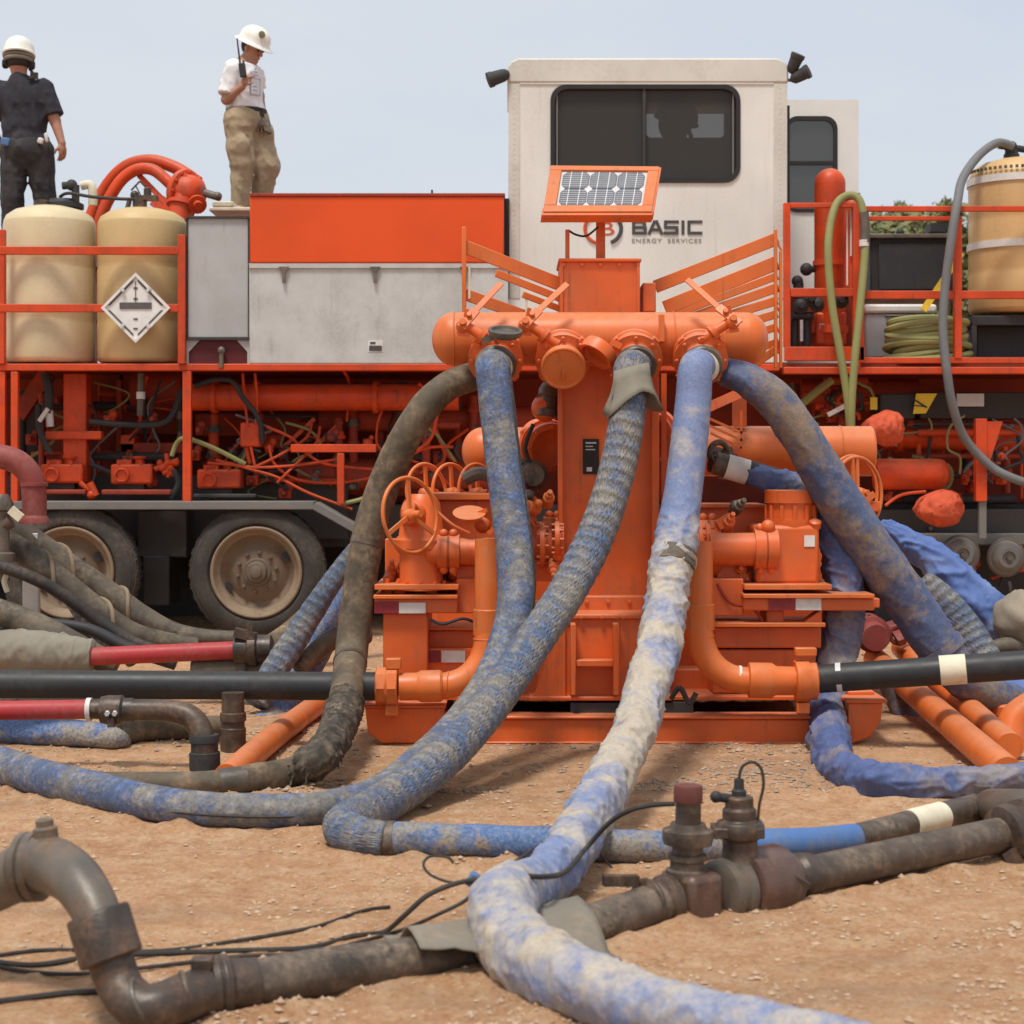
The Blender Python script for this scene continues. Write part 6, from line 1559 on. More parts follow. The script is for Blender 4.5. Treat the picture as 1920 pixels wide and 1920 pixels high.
# ================================================================== BLACK PIPES AND THEIR ORANGE ELBOWS
def elbow_set(side):
    if side == 'l':
        lab = 'orange elbow pipe on the left of the skid, joined to the long black pipe'; x = 915
        pv = [(915, 1010, 8.5), (915, 1150, 8.48), (914, 1195, 8.47), (905, 1235, 8.46), (880, 1268, 8.44), (845, 1284, 8.43), (800, 1287, 8.42)]; w = 25; Yc = 8.42
    else:
        lab = 'orange elbow pipe on the skid joined to the black pipe with a cream band'; x = 1312
        pv = [(1312, 1015, 8.5), (1312, 1140, 8.48), (1312, 1180, 8.47), (1320, 1220, 8.46), (1342, 1253, 8.44), (1375, 1272, 8.43), (1420, 1277, 8.42)]; w = 25; Yc = 8.42
    E = thing('elbow_pipe', lab, 'pipe', W(x, 1395, 8.5), 'orange elbows on the skid')
    m = MB(); m.tube([W(*p) for p in pv], w / S(8.45), 32, 8); part('pipe_bend', m, M['pipe_orange'], E)
    m = MB(); q = W(x, 1142 if side == 'l' else 1132, 8.48); m.lathe(q, (0, 0, -1), [(0, .066), (.004, .07), (.12, .07), (.126, .064)], 36); part('sleeve_coupling', m, M['pipe_orange'], E)
    m = MB(); m.torus(W(x + (-2 if side == 'l' else 2), 1198 if side == 'l' else 1192, 8.47), (0, 0, 1), .0625, .003, 32, 6)
    if side == 'l':
        m.torus(W(838, 1285, 8.43), (1, 0, -.1), .064, .004, 32, 6); part('weld_ring', m, M['skid'], E)
        m = MB(); m.lathe(W(830, 1286, 8.42), (-1, 0, -.02), [(0, .066), (.01, .074), (.10, .074), (.11, .068), (.12, .064), (.2, .064)], 36); part('sleeve_coupling', m, M['pipe_orange'], E)
        m = MB(); m.lathe(W(746, 1287, 8.42), (-1, 0, 0), [(0, .09), (.0, .098), (.05, .098), (.055, .088), (.1, .088), (.104, .07)], 8); m.box(W(738, 1244, 8.4), (.07, .05, .05)); m.box(W(735, 1331, 8.4), (.06, .05, .05)); part('hex_union', m, M['pipe_orange'], E, .006)
    else:
        m.torus(W(1400, 1275, 8.43), (1, 0, -.1), .064, .003, 32, 6); part('weld_ring', m, M['skid'], E)
        m = MB(); m.lathe(W(1383, 1273, 8.43), (1, 0, -.1), [(0, .0635), (.012, .0635)], 32); part('paint_mark', m, M['tape'], E)
        m = MB(); m.lathe(W(1402, 1275, 8.42), (1, 0, -.02), [(0, .066), (.005, .082), (.11, .082), (.13, .068), (.22, .066)], 36); part('sleeve_coupling', m, M['pipe_orange'], E)
        m = MB(); m.lathe(W(1490, 1277, 8.42), (1, 0, .03), [(0, .08), (.0, .1), (.06, .1), (.07, .092), (.1, .092), (.105, .07)], 10); m.box(W(1510, 1222, 8.4), (.10, .05, .04)); m.box(W(1505, 1327, 8.4), (.06, .05, .05)); part('hex_union', m, M['pipe_orange'], E, .006)
elbow_set('l'); elbow_set('r')
m = MB(); m.cyl(W(706, 1287, 8.42), W(-60, 1282, 8.36), .066, n=32); bp = solo('black_pipe', m, M['poly'], 'long straight black pipe running from the skid to the left edge', 'pipe', 'black discharge pipes')
m = MB(); m.lathe(W(659, 1286.5, 8.42), (1, 0, 0), [(0, .0685), (.022, .0685)], 32); m.lathe(W(665, 1322, 8.42), (0, 0, 1), [(0, .014), (.04, .014)], 8); part('clamp_band', m, M['silver'], bp)
m = MB(); m.cyl(W(1532, 1273, 8.42), W(1990, 1242, 8.20), .066, n=32); bp = solo('black_pipe', m, M['poly'], 'black pipe with a cream band running from the skid to the right edge', 'pipe', 'black discharge pipes')
ax = (W(1990, 1242, 8.2) - W(1532, 1273, 8.42)).normalized()
m = MB(); m.lathe(W(1568, 1270.5, 8.405), ax, [(0, .0685), (.024, .0685)], 32); part('clamp_band', m, M['silver'], bp)
m = MB(); m.lathe(W(1762, 1257.4, 8.31), ax, [(0, .0675), (.002, .069), (.115, .069), (.117, .0675)], 32); part('cream_band', m, M['cream'], bp)
# ================================================================== HOSES AND LOOSE PIPES
def row(p):
    """(px, py, Y or 'g', width px) -> x, y, z, r ; 'g' lies on the dirt"""
    px, py, Y, w = p
    if Y == 'g':
        Y = H0 * F / ((py - HY) + .46 * w)
        q = W(px, py, Y); r = w / 2 / S(Y); q.z = r * .93 + gz(q.x, q.y)
        return [q.x, q.y, q.z, r]
    q = W(px, py, Y); return [q.x, q.y, q.z, w / 2 / S(Y)]
def wr_smooth(L, a): return 1 + .02 * noise.noise(Vector((L * 3, math.cos(a), math.sin(a))))
def wr_ribs(L, a):
    k = min(1, max(0, (L - .35) / .5)) * (.6 + .8 * noise.noise(Vector((L * 3.1, 4, 1))))
    return 1 + .034 * k * math.sin(L * 105 + 2.2 * noise.noise(Vector((L * 4, math.cos(a) * .9, math.sin(a) * .9))) + .8 * math.sin(a)) + .03 * noise.noise(Vector((L * 6, math.cos(a), math.sin(a))))
def wr_soft(L, a): return 1 + .05 * noise.noise(Vector((L * 7, 1.3 * math.cos(a), 1.3 * math.sin(a)))) + .02 * noise.noise(Vector((L * 22 + a * 2, math.cos(a) * 2, math.sin(a) * 2)))
def wr_wrinkle(amp, fl=9.0, fa=1.8, tw=3.0, seed=0.0):
    """cloth puckers: sharp creases running round and obliquely, soft billows between"""
    def f(L, a):
        b = a + tw * L
        v = Vector((L * fl + seed, fa * math.cos(b), fa * math.sin(b)))
        n1 = 1 - abs(noise.noise(v)) * 2; n2 = 1 - abs(noise.noise(v * 2.1 + Vector((5, 1, 2)))) * 2
        n3 = noise.noise(Vector((L * fl * .4 + seed, math.cos(a) * .8, math.sin(a) * .8)))
        return 1 + amp * (.9 * n1 ** 3 + .5 * n2 ** 3 - .45 + .8 * n3)
    return f
def hose(nm, pts, mat, label, wr=wr_smooth, group=None, cat='hose', n=28, sub=14):
    m = MB(); rows = [row(p) for p in pts]; m.tube(rows, 0, n, sub, wr)
    o = solo(nm, m, M[mat], label, cat, group, sharp=180); return o, rows
def ring_on(o, nm, rows, i, t, mat, k=1.08, w=.02, sub=14):
    """a collar of width w round the hose, at row i and fraction t to the next"""
    c = catmull([list(r) for r in rows], sub); j = min(int((i + t) * sub), len(c) - 2)
    a, b = Vector(c[j][:3]), Vector(c[j + 1][:3]); r = c[j][3]
    m = MB(); m.lathe(a, b - a, [(-w / 2, r), (-w / 2, r * k), (w / 2, r * k), (w / 2, r)], 28); return part(nm, m, M[mat], o)

G1 = 'hoses hanging from the header ports'
pA, pB, pC = PORT[0][0], PORT[2][0], PORT[3][0]
def prt(p, w): # photo coordinates of a point
    return (960 + p.x * F / p.y, HY + (H0 - p.z) * F / p.y, p.y, w)
# A
A_ = [prt(pA, 60), (924, 690, 8.47, 66), (930, 740, 8.42, 68), (940, 830, 8.36, 68), (952, 930, 8.28, 70), (965, 1030, 8.2, 72), (968, 1120, 8.1, 72), (955, 1190, 8.0, 70), (925, 1270, 7.85, 70), (870, 1350, 7.62, 68), (790, 1430, 7.2, 70), (710, 1487, 'g', 66), (600, 1515, 'g', 66), (450, 1521, 'g', 66), (300, 1510, 'g', 68), (170, 1483, 'g', 70), (60, 1450, 'g', 70), (-90, 1400, 'g', 66)]
o, rw = hose('suction_hose', A_, 'hoseA', 'blue hose with a dark seam, hanging from the leftmost header port and curving off left', wr_soft, G1)
sm = MB(); c = catmull([list(r) for r in rw], 10)
sm.tube([Vector(p[:3]) + Vector((p[3] * (.86 if k < 70 else .3), -p[3] * .52, 0 if k < 75 else -p[3] * .1)) for k, p in enumerate(c[2:78])], .0085, 8, 2); part('seam', sm, M['cable'], o)
sm = MB(); sm.tube([Vector(p[:3]) + Vector((0, -p[3] * .97, -p[3] * .12)) for p in c[118:]], .006, 6, 2); part('seam', sm, M['cable'], o)
ring_on(o, 'cuff', rw, 0, .1, 'cream', 1.06, .07)
# B
B_ = [prt(pB, 60), (1182, 690, 8.48, 62), (1180, 740, 8.44, 66), (1170, 820, 8.38, 68), (1147, 920, 8.28, 70), (1110, 1020, 8.15, 72), (1063, 1110, 8.0, 72), (1010, 1190, 7.82, 72), (950, 1280, 7.6, 74), (885, 1365, 7.28, 76), (810, 1440, 6.95, 78), (740, 1492, 6.72, 78), (682, 1523, 'g', 78), (645, 1545, 'g', 78), (662, 1563, 'g', 76), (722, 1570, 'g', 68)]
B2_ = [(712, 1569, 'g', 66), (760, 1571, 'g', 64), (850, 1573, 'g', 62), (1000, 1583, 'g', 62), (1150, 1592, 'g', 62), (1300, 1592, 'g', 62), (1420, 1584, 'g', 58)]
o, rw = hose('suction_hose', B_, 'hoseB', 'grey blue ribbed hose from the third port, folding back to the right on the dirt', wr_ribs, G1, sub=20)
m = MB(); nn = 28; q = Vector(rw[2][:3]); vs = []
for i, t in enumerate((-.10, -.05, 0.0, .04, .075)):
    for k in range(nn):
        a = 2 * math.pi * k / nn
        rr = (.082, .088, .10, .118, .135)[i] * (1 + (.10 * math.sin(3 * a + 1) + .06 * math.sin(7 * a)) * i / 4)
        vs.append(q + Vector((.01 + rr * math.cos(a), rr * .85 * math.sin(a), -t + .03 - .05 * (i / 4) * math.sin(a * 2 + .8) + .02 * math.cos(a))))
m.add(vs, [(i * nn + k, i * nn + (k + 1) % nn, (i + 1) * nn + (k + 1) % nn, (i + 1) * nn + k) for i in range(4) for k in range(nn)])
cf = part('loose_cuff', m, M['canvas'], o); cf.modifiers.new('thick', 'SOLIDIFY').thickness = .006
ob, rb_ = hose('lay_hose', B2_, 'hoseB2', 'smooth blue grey hose lying along the dirt, joined to the folded ribbed hose', wr_soft)
ring_on(ob, 'rusty_cuff', rb_, 0, .25, 'rust', 1.05, .085)
o2, rw2 = hose('plain_hose', [(1395, 1585, 'g', 58), (1450, 1586, 'g', 58), (1530, 1582, 'g', 56), (1605, 1573, 'g', 55)], 'hoseBlue', 'short plain blue hose lying behind the two capped valves', wr_smooth)
o2, rw2 = hose('grey_pipe', [(1598, 1574, 'g', 54), (1660, 1560, 'g', 54), (1740, 1541, 'g', 54), (1830, 1518, 'g', 54)], 'rust', 'thin grey brown pipe with a cream wrap, continuing from the plain blue hose', wr_smooth, cat='pipe')
ring_on(o2, 'cream_wrap', rw2, 1, .95, 'cream', 1.03, .2)
# C
C_ = [prt(pC, 58), (1305, 690, 8.46, 64), (1300, 750, 8.42, 68), (1292, 830, 8.36, 70), (1280, 930, 8.28, 72), (1268, 1020, 8.18, 78), (1254, 1100, 8.05, 80), (1238, 1190, 7.84, 80), (1218, 1280, 7.5, 80), (1190, 1370, 7.02, 80), (1150, 1450, 6.5, 84), (1108, 1525, 6.0, 88), (1070, 1590, 5.6, 92), (1030, 1645, 5.32, 98), (985, 1668, 5.08, 108), (950, 1678, 4.86, 120), (940, 1712, 4.72, 134), (966, 1772, 'g', 138), (1030, 1818, 'g', 136), (1130, 1862, 'g', 132), (1260, 1900, 'g', 126), (1400, 1930, 'g', 124), (1560, 1965, 'g', 124), (1800, 2030, 'g', 126)]
def wrC(L, a):
    k = min(1.0, max(0.0, (L - .75) / .35)) * (1 if L < 4.2 else .55)
    n9 = 1 - 2 * abs(noise.noise(Vector((L * 21, .9 * math.cos(a + L), .9 * math.sin(a + L)))))
    return 1 + (wr_wrinkle(.18, 9.5, .75, 1.4, 3.0)(L, a) - 1 + .05 * n9 ** 3) * k + .012 * noise.noise(Vector((L * 4, math.cos(a), math.sin(a))))
mC = MB(); rows = [row(p) for p in C_]; mC.tube(rows, 0, 72, 34, wrC)
o = solo('suction_hose', mC, M['hoseC'], 'pale muddy sleeved hose from the rightmost port, looping over the brown pipe to the front', 'hose', G1, sharp=180)
ring_on(o, 'cuff', rows, 0, .2, 'cream', 1.05, .08, 34)
# folded lap in the sleeve of C
def flap(o, q, w, h, tilt, mat, seed=1):
    nu, nv = 12, 6; vs = []
    for j in range(nv + 1):
        for i in range(nu + 1):
            a = (i / nu - .5) * 2.6; v = j / nv; rr = w * (1 + .35 * v * (1 - .3 * math.cos(a * 2 + seed)))
            vs.append(q + Vector((math.sin(a) * rr, -math.cos(a) * rr * .95, -h * v + tilt * math.sin(a) * (.6 + v) + .015 * math.sin(a * 5 + seed))))
    m = MB(); m.add(vs, [(j * (nu + 1) + i, j * (nu + 1) + i + 1, (j + 1) * (nu + 1) + i + 1, (j + 1) * (nu + 1) + i) for j in range(nv) for i in range(nu)])
    p = part('loose_fold', m, M[mat], o); p.modifiers.new('thick', 'SOLIDIFY').thickness = .005
ring_on(o, 'shaded_bare_hose', rows, 5, .40, 'greyhose', 1.07, .075, 34)  # dark band: bare hose, with the fold's shade put into its colour
# D: muddy hose on the left of the header
D_ = [(905, 700, 8.85, 52), (880, 708, 8.78, 54), (838, 725, 8.72, 56), (790, 772, 8.7, 58), (748, 845, 8.72, 60), (712, 930, 8.74, 62), (686, 1030, 8.72, 62), (670, 1130, 8.68, 62), (658, 1230, 8.6, 62), (648, 1310, 8.2, 62), (632, 1370, 7.75, 62), (598, 1422, 7.35, 62), (545, 1448, 'g', 58), (480, 1458, 'g', 55), (400, 1466, 'g', 48), (300, 1468, 'g', 44), (150, 1462, 'g', 42), (20, 1450, 'g', 40)]
o, rw = hose('suction_hose', D_, 'brownhose', 'muddy olive brown hose arching from the left end of the header to the ground', wr_soft, G1)
ring_on(o, 'band', rw, 13, .6, 'cast', 1.03, .11); ring_on(o, 'band', rw, 5, .9, 'rust', 1.04, .03); ring_on(o, 'band', rw, 8, .2, 'rust', 1.04, .025)
def tatters(o, rows, i0, i1, mat, n=60, seed=1):
    rnd = random.Random(seed); c = catmull([list(r) for r in rows], 14); m = MB()
    for k in range(n):
        j = int((i0 + (i1 - i0) * rnd.random()) * 14); p = Vector(c[j][:3]); r = c[j][3]; a = rnd.random() * 6.28
        T_, u_, v_ = frame_of(Vector(c[j + 1][:3]) - p); e = u_ * math.cos(a) + v_ * math.sin(a); q = p + e * r * 1.01
        ln = .012 + .03 * rnd.random(); dn = (Vector((rnd.gauss(0, .4), rnd.gauss(0, .4), -1)) + e * .5).normalized(); s_ = T_ * (.008 + .012 * rnd.random())
        m.add([q - s_ - e * .01, q + s_ - e * .01, q + s_ * .5 + dn * ln, q - s_ * .4 + dn * ln * .8, q + e * .008], [(0, 1, 4), (0, 4, 3), (1, 2, 4), (2, 3, 4)])
    part('tattered_wrap', m, M[mat], o, kind='stuff')
mm = MB(); cc = catmull([list(r) for r in rw], 14)[int(9.1 * 14):int(11.6 * 14)]
mm.tube([q[:3] + [q[3] * 1.08] for q in cc], 0, 40, 2, wr_wrinkle(.17, 13, 1.6, 3, 2)); part('torn_sleeve', mm, M['tatter'], o, sharp=180)
tatters(o, rw, 9.0, 11.9, 'tatter', 110)
# E
E_ = [(1338, 690, 8.85, 40), (1360, 698, 8.78, 52), (1400, 712, 8.7, 62), (1450, 748, 8.68, 70), (1498, 812, 8.7, 76), (1545, 892, 8.74, 82), (1598, 978, 8.78, 86), (1655, 1060, 8.82, 88), (1712, 1140, 8.85, 88), (1762, 1215, 8.85, 84), (1815, 1280, 8.85, 74), (1880, 1310, 9.0, 66), (1990, 1330, 9.6, 60)]
o, rw = hose('suction_hose', E_, 'hoseE', 'dusty steel blue hose slanting down right from the right end of the header', wr_wrinkle(.075, 4.5, .8, 1.2, 8), G1, n=44, sub=24)
ring_on(o, 'ragged_cuff', rw, 9, .05, 'hoseE', 1.12, .05, 24)
# F
F_ = [(1405, 888, 9.0, 40), (1440, 900, 8.95, 46), (1490, 918, 8.95, 52), (1535, 950, 8.92, 58), (1565, 1010, 8.9, 68), (1580, 1080, 8.88, 76), (1580, 1160, 8.85, 76), (1566, 1240, 8.8, 72), (1553, 1310, 8.7, 74), (1552, 1370, 8.4, 74), (1562, 1425, 7.95, 74), (1600, 1458, 7.35, 74), (1680, 1471, 'g', 68), (1790, 1471, 'g', 66), (1900, 1463, 'g', 64), (2020, 1452, 'g', 60)]
o, rw = hose('suction_hose', F_, 'hoseF', 'wrinkled bright blue plastic sleeved hose falling behind the right black pipe to the dirt', wr_wrinkle(.24, 7.5, .8, 1.6, 5), 'blue sleeved hoses right of the skid', n=56, sub=30)
m = MB(); a, b = W(1340, 868, 9.0), W(1410, 888, 9.0); m.cyl(a, b, 22 / S(9)); part('fitting', m, M['rust'], o)
m = MB(); d = (b - a).normalized(); m.lathe(a + d * .06, d, [(0, 22.5 / S(9)), (0, .0625), (.11, .0625), (.11, 22.5 / S(9))], 24); part('white_wrap', m, M['tape'], o)
m = MB(); m.tube([b - d * .02, b + d * .05, b + d * .14], .062, 16, 6); part('fitting_sleeve', m, M['black'], o)
# G, H and the grey ones far right
o, rw = hose('blue_sleeve', [(1650, 985, 10.3, 26), (1695, 1010, 10.3, 50), (1745, 1045, 10.25, 62), (1800, 1095, 10.2, 74), (1850, 1140, 10.15, 70), (1885, 1180, 10.1, 56), (1905, 1200, 10.1, 34)], 'hoseG', 'bright blue tarpaulin sleeve drooping to the right below the brake chambers', wr_wrinkle(.26, 3.6, .8, .9, 1), 'blue sleeved hoses right of the skid', n=52, sub=26)
o, rw = hose('ribbed_hose', [(1730, 1085, 10.0, 40), (1772, 1130, 9.95, 58), (1812, 1180, 9.9, 62), (1850, 1240, 9.8, 62), (1895, 1300, 9.7, 60), (1980, 1360, 9.6, 60)], 'hoseH', 'grey blue ribbed hose under the blue tarpaulin sleeve', wr_ribs)
o, rw = hose('blue_sleeve', [(1830, 1290, 9.2, 40), (1880, 1295, 9.15, 56), (1960, 1310, 9.1, 60)], 'hoseG', 'blue sleeve end below the black pipe at the right edge', wr_wrinkle(.2, 6, 1.3, 1.2, 4), 'blue sleeved hoses right of the skid')
o, rw = hose('dark_hose', [(1660, 1270, 9.6, 36), (1690, 1330, 9.6, 40), (1740, 1385, 9.4, 40), (1800, 1420, 9.0, 36)], 'hoseE', 'dark blue hose curling on the stones behind the orange pipes', wr_smooth)
m = MB(); q = W(1915, 1160, 10.0); vs = []
nk, nn = 16, 24
for i in range(nk + 1):
    th = math.pi * i / nk
    for k in range(nn):
        a = 2 * math.pi * k / nn; d = Vector((math.sin(th) * math.cos(a), math.sin(th) * math.sin(a), math.cos(th))); f_ = 1 + .2 * noise.noise(d * 2.2) + .06 * noise.noise(d * 7)
        vs.append(q + Vector((d.x * .15 * f_, d.y * .2 * f_, d.z * .15 * f_)))
m.add(vs, [(i * nn + k, (i + 1) * nn + k, (i + 1) * nn + (k + 1) % nn, i * nn + (k + 1) % nn) for i in range(nk) for k in range(nn)])
solo('canvas_bag', m, M['rockgrey'], 'lumpy muddy canvas bag at the right edge beside the blue tarpaulin sleeve', 'bag', sharp=180)
o, rw = hose('grey_hose', [(1860, 1215, 9.9, 26), (1900, 1210, 9.9, 34), (1990, 1215, 9.9, 36)], 'greyhose', 'grey hose stub resting on the black pipe at the right edge', wr_smooth)

# hoses on the left, in front of the truck
GL = 'muddy grey hoses left of the skid'
LH = [([(-60, 945, 10.9, 42), (30, 992, 10.9, 46), (120, 1055, 10.95, 48), (200, 1112, 11.0, 50), (270, 1160, 11.0, 46), (330, 1186, 11.0, 36), (400, 1196, 11.0, 30), (470, 1196, 11.0, 28)], 'upper of two muddy grey hoses sagging past the left truck wheel', 'greyhose'),
      ([(-60, 975, 10.6, 42), (20, 1020, 10.6, 46), (90, 1070, 10.6, 48), (160, 1128, 10.65, 48), (230, 1180, 10.7, 46), (290, 1200, 10.75, 40), (370, 1212, 10.8, 32)], 'lower of two muddy grey hoses sagging past the left truck wheel', 'greyhose'),
      ([(-60, 1128, 10.0, 44), (20, 1155, 10.0, 50), (90, 1185, 10.0, 52), (160, 1222, 10.0, 50), (220, 1250, 10.0, 40)], 'muddy grey hose entering at the left edge above the canvas wrap', 'greyhose'),
      ([(500, 1212, 11.4, 36), (540, 1185, 11.6, 36), (590, 1140, 11.8, 36), (640, 1085, 12, 34), (690, 1030, 12.2, 34)], 'dusty tan hose rising to the right behind the blue twisted hose', 'brownhose')]
LH += [([(-60, 1045, 10.3, 22), (40, 1075, 10.3, 24), (110, 1110, 10.35, 24), (180, 1160, 10.4, 26), (250, 1205, 10.4, 24), (320, 1225, 10.4, 22)], 'thin dark hose lying under the two sagging grey hoses', 'cable'),
       ([(-60, 1010, 11.2, 26), (60, 1020, 11.2, 28), (150, 1070, 11.2, 28), (240, 1140, 11.2, 28), (340, 1200, 11.2, 24), (430, 1215, 11.2, 22)], 'thin muddy hose furthest back, nearest the truck wheels', 'brownhose'),
       ([(-60, 1190, 10.3, 20), (60, 1170, 10.3, 22), (160, 1178, 10.3, 22), (240, 1215, 10.3, 24), (330, 1245, 10.3, 24)], 'thin black hose looping above the canvas wrap', 'black'),
       ([(560, 1255, 9.7, 34), (600, 1215, 9.8, 36), (640, 1195, 9.9, 36), (690, 1190, 10.0, 34)], 'short muddy hose end behind the muddy arch hose, by the skid', 'brownhose')]
for pts, lab, mt in LH:
    o, rw = hose('grey_hose', pts, mt, lab, wr_smooth, GL)
def spiral(pts, i0, i1, turns, label):
    c = catmull([row(p) for p in pts], 14)[i0:i1]; m = MB(); out = []
    for k, q in enumerate(c):
        p = Vector(q[:3]); d = Vector(c[min(k + 1, len(c) - 1)][:3]) - Vector(c[max(k - 1, 0)][:3]); _, u_, v_ = frame_of(d); a = 2 * math.pi * turns * k / len(c) + 2.2
        out.append(p + (u_ * math.cos(a) + v_ * math.sin(a)) * (q[3] + .004))
    m.tube(out, .013, 8, 3); solo('hose_wrap', m, M['rim'], label, 'wrap')
spiral(LH[0][0], 18, 62, 2.2, 'tan cord spiralling round the upper grey hose by the left wheel')
spiral(LH[1][0], 16, 60, 2.0, 'tan cord spiralling round the lower grey hose by the left wheel')
o, rw = hose('blue_hose', [(672, 1020, 9.8, 26), (650, 1052, 9.8, 34), (610, 1110, 9.75, 42), (565, 1180, 9.7, 48), (520, 1250, 9.6, 52), (480, 1320, 9.5, 50)], 'hoseH', 'pale blue white ribbed hose slanting down left behind the muddy arch hose', wr_wrinkle(.07, 14, 1.2, 9, 2), 'blue hoses left of the skid')
o, rw = hose('blue_hose', [(680, 1060, 10.0, 40), (650, 1110, 10.0, 54), (612, 1180, 9.95, 60), (575, 1250, 9.9, 60), (530, 1330, 9.7, 56), (480, 1370, 9.4, 50)], 'hoseFlat', 'dark blue mottled hose in the shade beside the pale ribbed one', wr_ribs, 'blue hoses left of the skid')
o, rw = hose('blue_hose', [(130, 1115, 11.2, 30), (165, 1165, 11.2, 34), (205, 1200, 11.2, 36), (250, 1235, 11.1, 36)], 'hoseH', 'short piece of blue ribbed hose below the left wheel', wr_ribs, 'blue hoses left of the skid')
o, rw = hose('blue_hose', [(-40, 1372, 'g', 46), (60, 1376, 'g', 50), (150, 1380, 'g', 50), (215, 1388, 'g', 40), (240, 1394, 'g', 14)], 'hoseFlat', 'flattened blue sleeve lying under the red pipe at the left edge', wr_wrinkle(.1, 6, 1.3, 2, 7), 'blue hoses left of the skid')
o, rw = hose('grey_hose', [(225, 1380, 'g', 42), (290, 1372, 'g', 46), (350, 1368, 'g', 44), (420, 1365, 'g', 40)], 'brownhose', 'stub of brown hose lying behind the dark elbow', wr_smooth, GL)
# canvas wrap
m = MB(); vs = []; nn = 24
cw = [(-40, 1222, 10.0, 78), (40, 1220, 9.95, 84), (110, 1226, 9.9, 78), (150, 1229, 9.88, 70), (174, 1230, 9.88, 64)]
m.tube([row(p) for p in cw], 0, 44, 24, wr_wrinkle(.10, 9, .9, 1, 9)); solo('canvas_wrap', m, M['canvas'], 'dirty grey canvas wrap bulging over the end of the red pipe', 'wrap', sharp=180)
# red pipes
def pipe2(nm, a, b, rpx, mat, label, group=None, cat='pipe'):
    m = MB(); A, Bq = W(*a), W(*b); m.cyl(A, Bq, rpx / S(a[2]), n=28); return solo(nm, m, M[mat], label, cat, group)
o = pipe2('red_pipe', (150, 1232, 9.85), (470, 1218, 9.85), 17, 'redpipe', 'straight crimson pipe running from the canvas wrap to a dark coupling', 'red pipes')
m = MB(); d = Vector((1, 0, .04))
m.lathe(W(440, 1219, 9.85), d, [(0, .05), (0, .075), (.03, .08), (.07, .08), (.08, .095), (.12, .095), (.13, .08), (.2, .075), (.21, .05)], 26); m.bar(W(440, 1185, 9.8), W(478, 1195, 9.8), .05, .05); m.bar(W(466, 1190, 9.8), W(469, 1168, 9.8), .03, .02); part('coupling', m, M['rustdark'], o)
o = pipe2('red_pipe', (-60, 1333, 7.85), (170, 1330, 7.85), 18, 'redpipe', 'crimson pipe under the black pipe at the left edge, ending in a dark elbow', 'red pipes')
m = MB(); m.lathe(W(163, 1330, 7.85), (1, 0, 0), [(0, .04), (0, .05), (.02, .05)], 24); part('white_ring', m, M['tape'], o)
m = MB(); m.tube([row(p) for p in ((170, 1330, 7.85, 36), (260, 1331, 7.84, 40), (320, 1333, 7.82, 42), (355, 1343, 7.8, 44), (375, 1366, 7.78, 44), (383, 1398, 7.76, 44), (384, 1436, 7.76, 44))], 0, 28, 10)
e = solo('elbow_pipe', m, M['rustdark'], 'dark rusty elbow pipe turning down into the dirt below the black pipe', 'pipe')
m = MB(); q = W(383, 1376, 7.77); m.lathe(q, (.02, 0, -1), [(0, .05), (.004, .062), (.02, .066), (.035, .066), (.04, .058), (.075, .058), (.08, .066), (.15, .066), (.155, .06)], 26); part('threaded_collar', m, M['black'], e)
m = MB(); m.lathe(W(190, 1331, 7.85), (1, 0, 0), [(0, .045), (0, .058), (.03, .064), (.09, .064), (.1, .052), (.14, .052), (.14, .045)], 24); m.bar(W(203, 1354, 7.8), W(216, 1354, 7.8), .04, .04); part('hammer_union', m, M['rustdark'], e)
m = MB(); m.bolts(W(209, 1336, 7.79), (0, -1, -.2), .016, 2, .011, .02); part('bolt', m, M['silver'], e)
m = MB(); q0 = W(437, 1298, 8.3); q = W(437, 1330, 8.3); m.lathe(q0, (0, 0, -1), [(0, .052), (.09, .052), (.095, .06), (.13, .06), (.135, .053), (.16, .053), (.165, .059), (.29, .058)], 26); solo('standpipe', m, M['rustdark'], 'short dark standpipe dropping from behind the black pipe', 'pipe')
m = MB(); m.lathe(W(360, 1258, 9.9), (1, 0, .03), [(0, .06), (.1, .07), (.25, .07), (.27, .09), (.3, .09), (.32, .07), (.5, .06)], 24); solo('pipe_fitting', m, M['greyhose'], 'half hidden muddy fitting just above the left black pipe', 'fitting')
# orange pipe on the ground, left
m = MB(); m.tube([row((425, 1455, 'g', 50))[:3], row((520, 1380, 'g', 44))[:3], row((640, 1288, 'g', 36))[:3]], .057, 24, 6); o = solo('orange_pipe', m, M['pipe_orange'], 'orange pipe lying on the dirt left of the skid, half under the black pipe', 'pipe', 'orange pipes on the ground')
# maroon swan neck
m = MB(); m.tube([row(p) for p in ((-50, 852, 10.5, 44), (0, 856, 10.5, 46), (35, 868, 10.5, 46), (58, 895, 10.5, 46), (64, 930, 10.5, 46), (64, 980, 10.5, 46))], 0, 26, 10); o = solo('swan_neck_pipe', m, M['maroon'], 'maroon bent pipe coming down at the left edge in front of the deck', 'pipe')
m = MB(); m.lathe(W(64, 905, 10.5), (0, 0, -1), [(0, .074), (.002, .079), (.02, .079), (.022, .074)], 26); m.lathe(W(64, 966, 10.5), (0, 0, -1), [(0, .07), (.02, .085), (.05, .085)], 26); part('ring', m, M['maroon'], o)
m = MB(); m.pbox(42, 1075, 72, 1160, 10.8, .05); m.pbox(60, 1000, 70, 1160, 10.85, .05); solo('stand_leg', m, M['alu'], 'pale metal stand leg in front of the leftmost truck wheel', 'stand', bevel=.004)
V = thing('corroded_valve', 'pale corroded valve at the left edge below the maroon pipe', 'valve', W(5, 1130, 10.4))
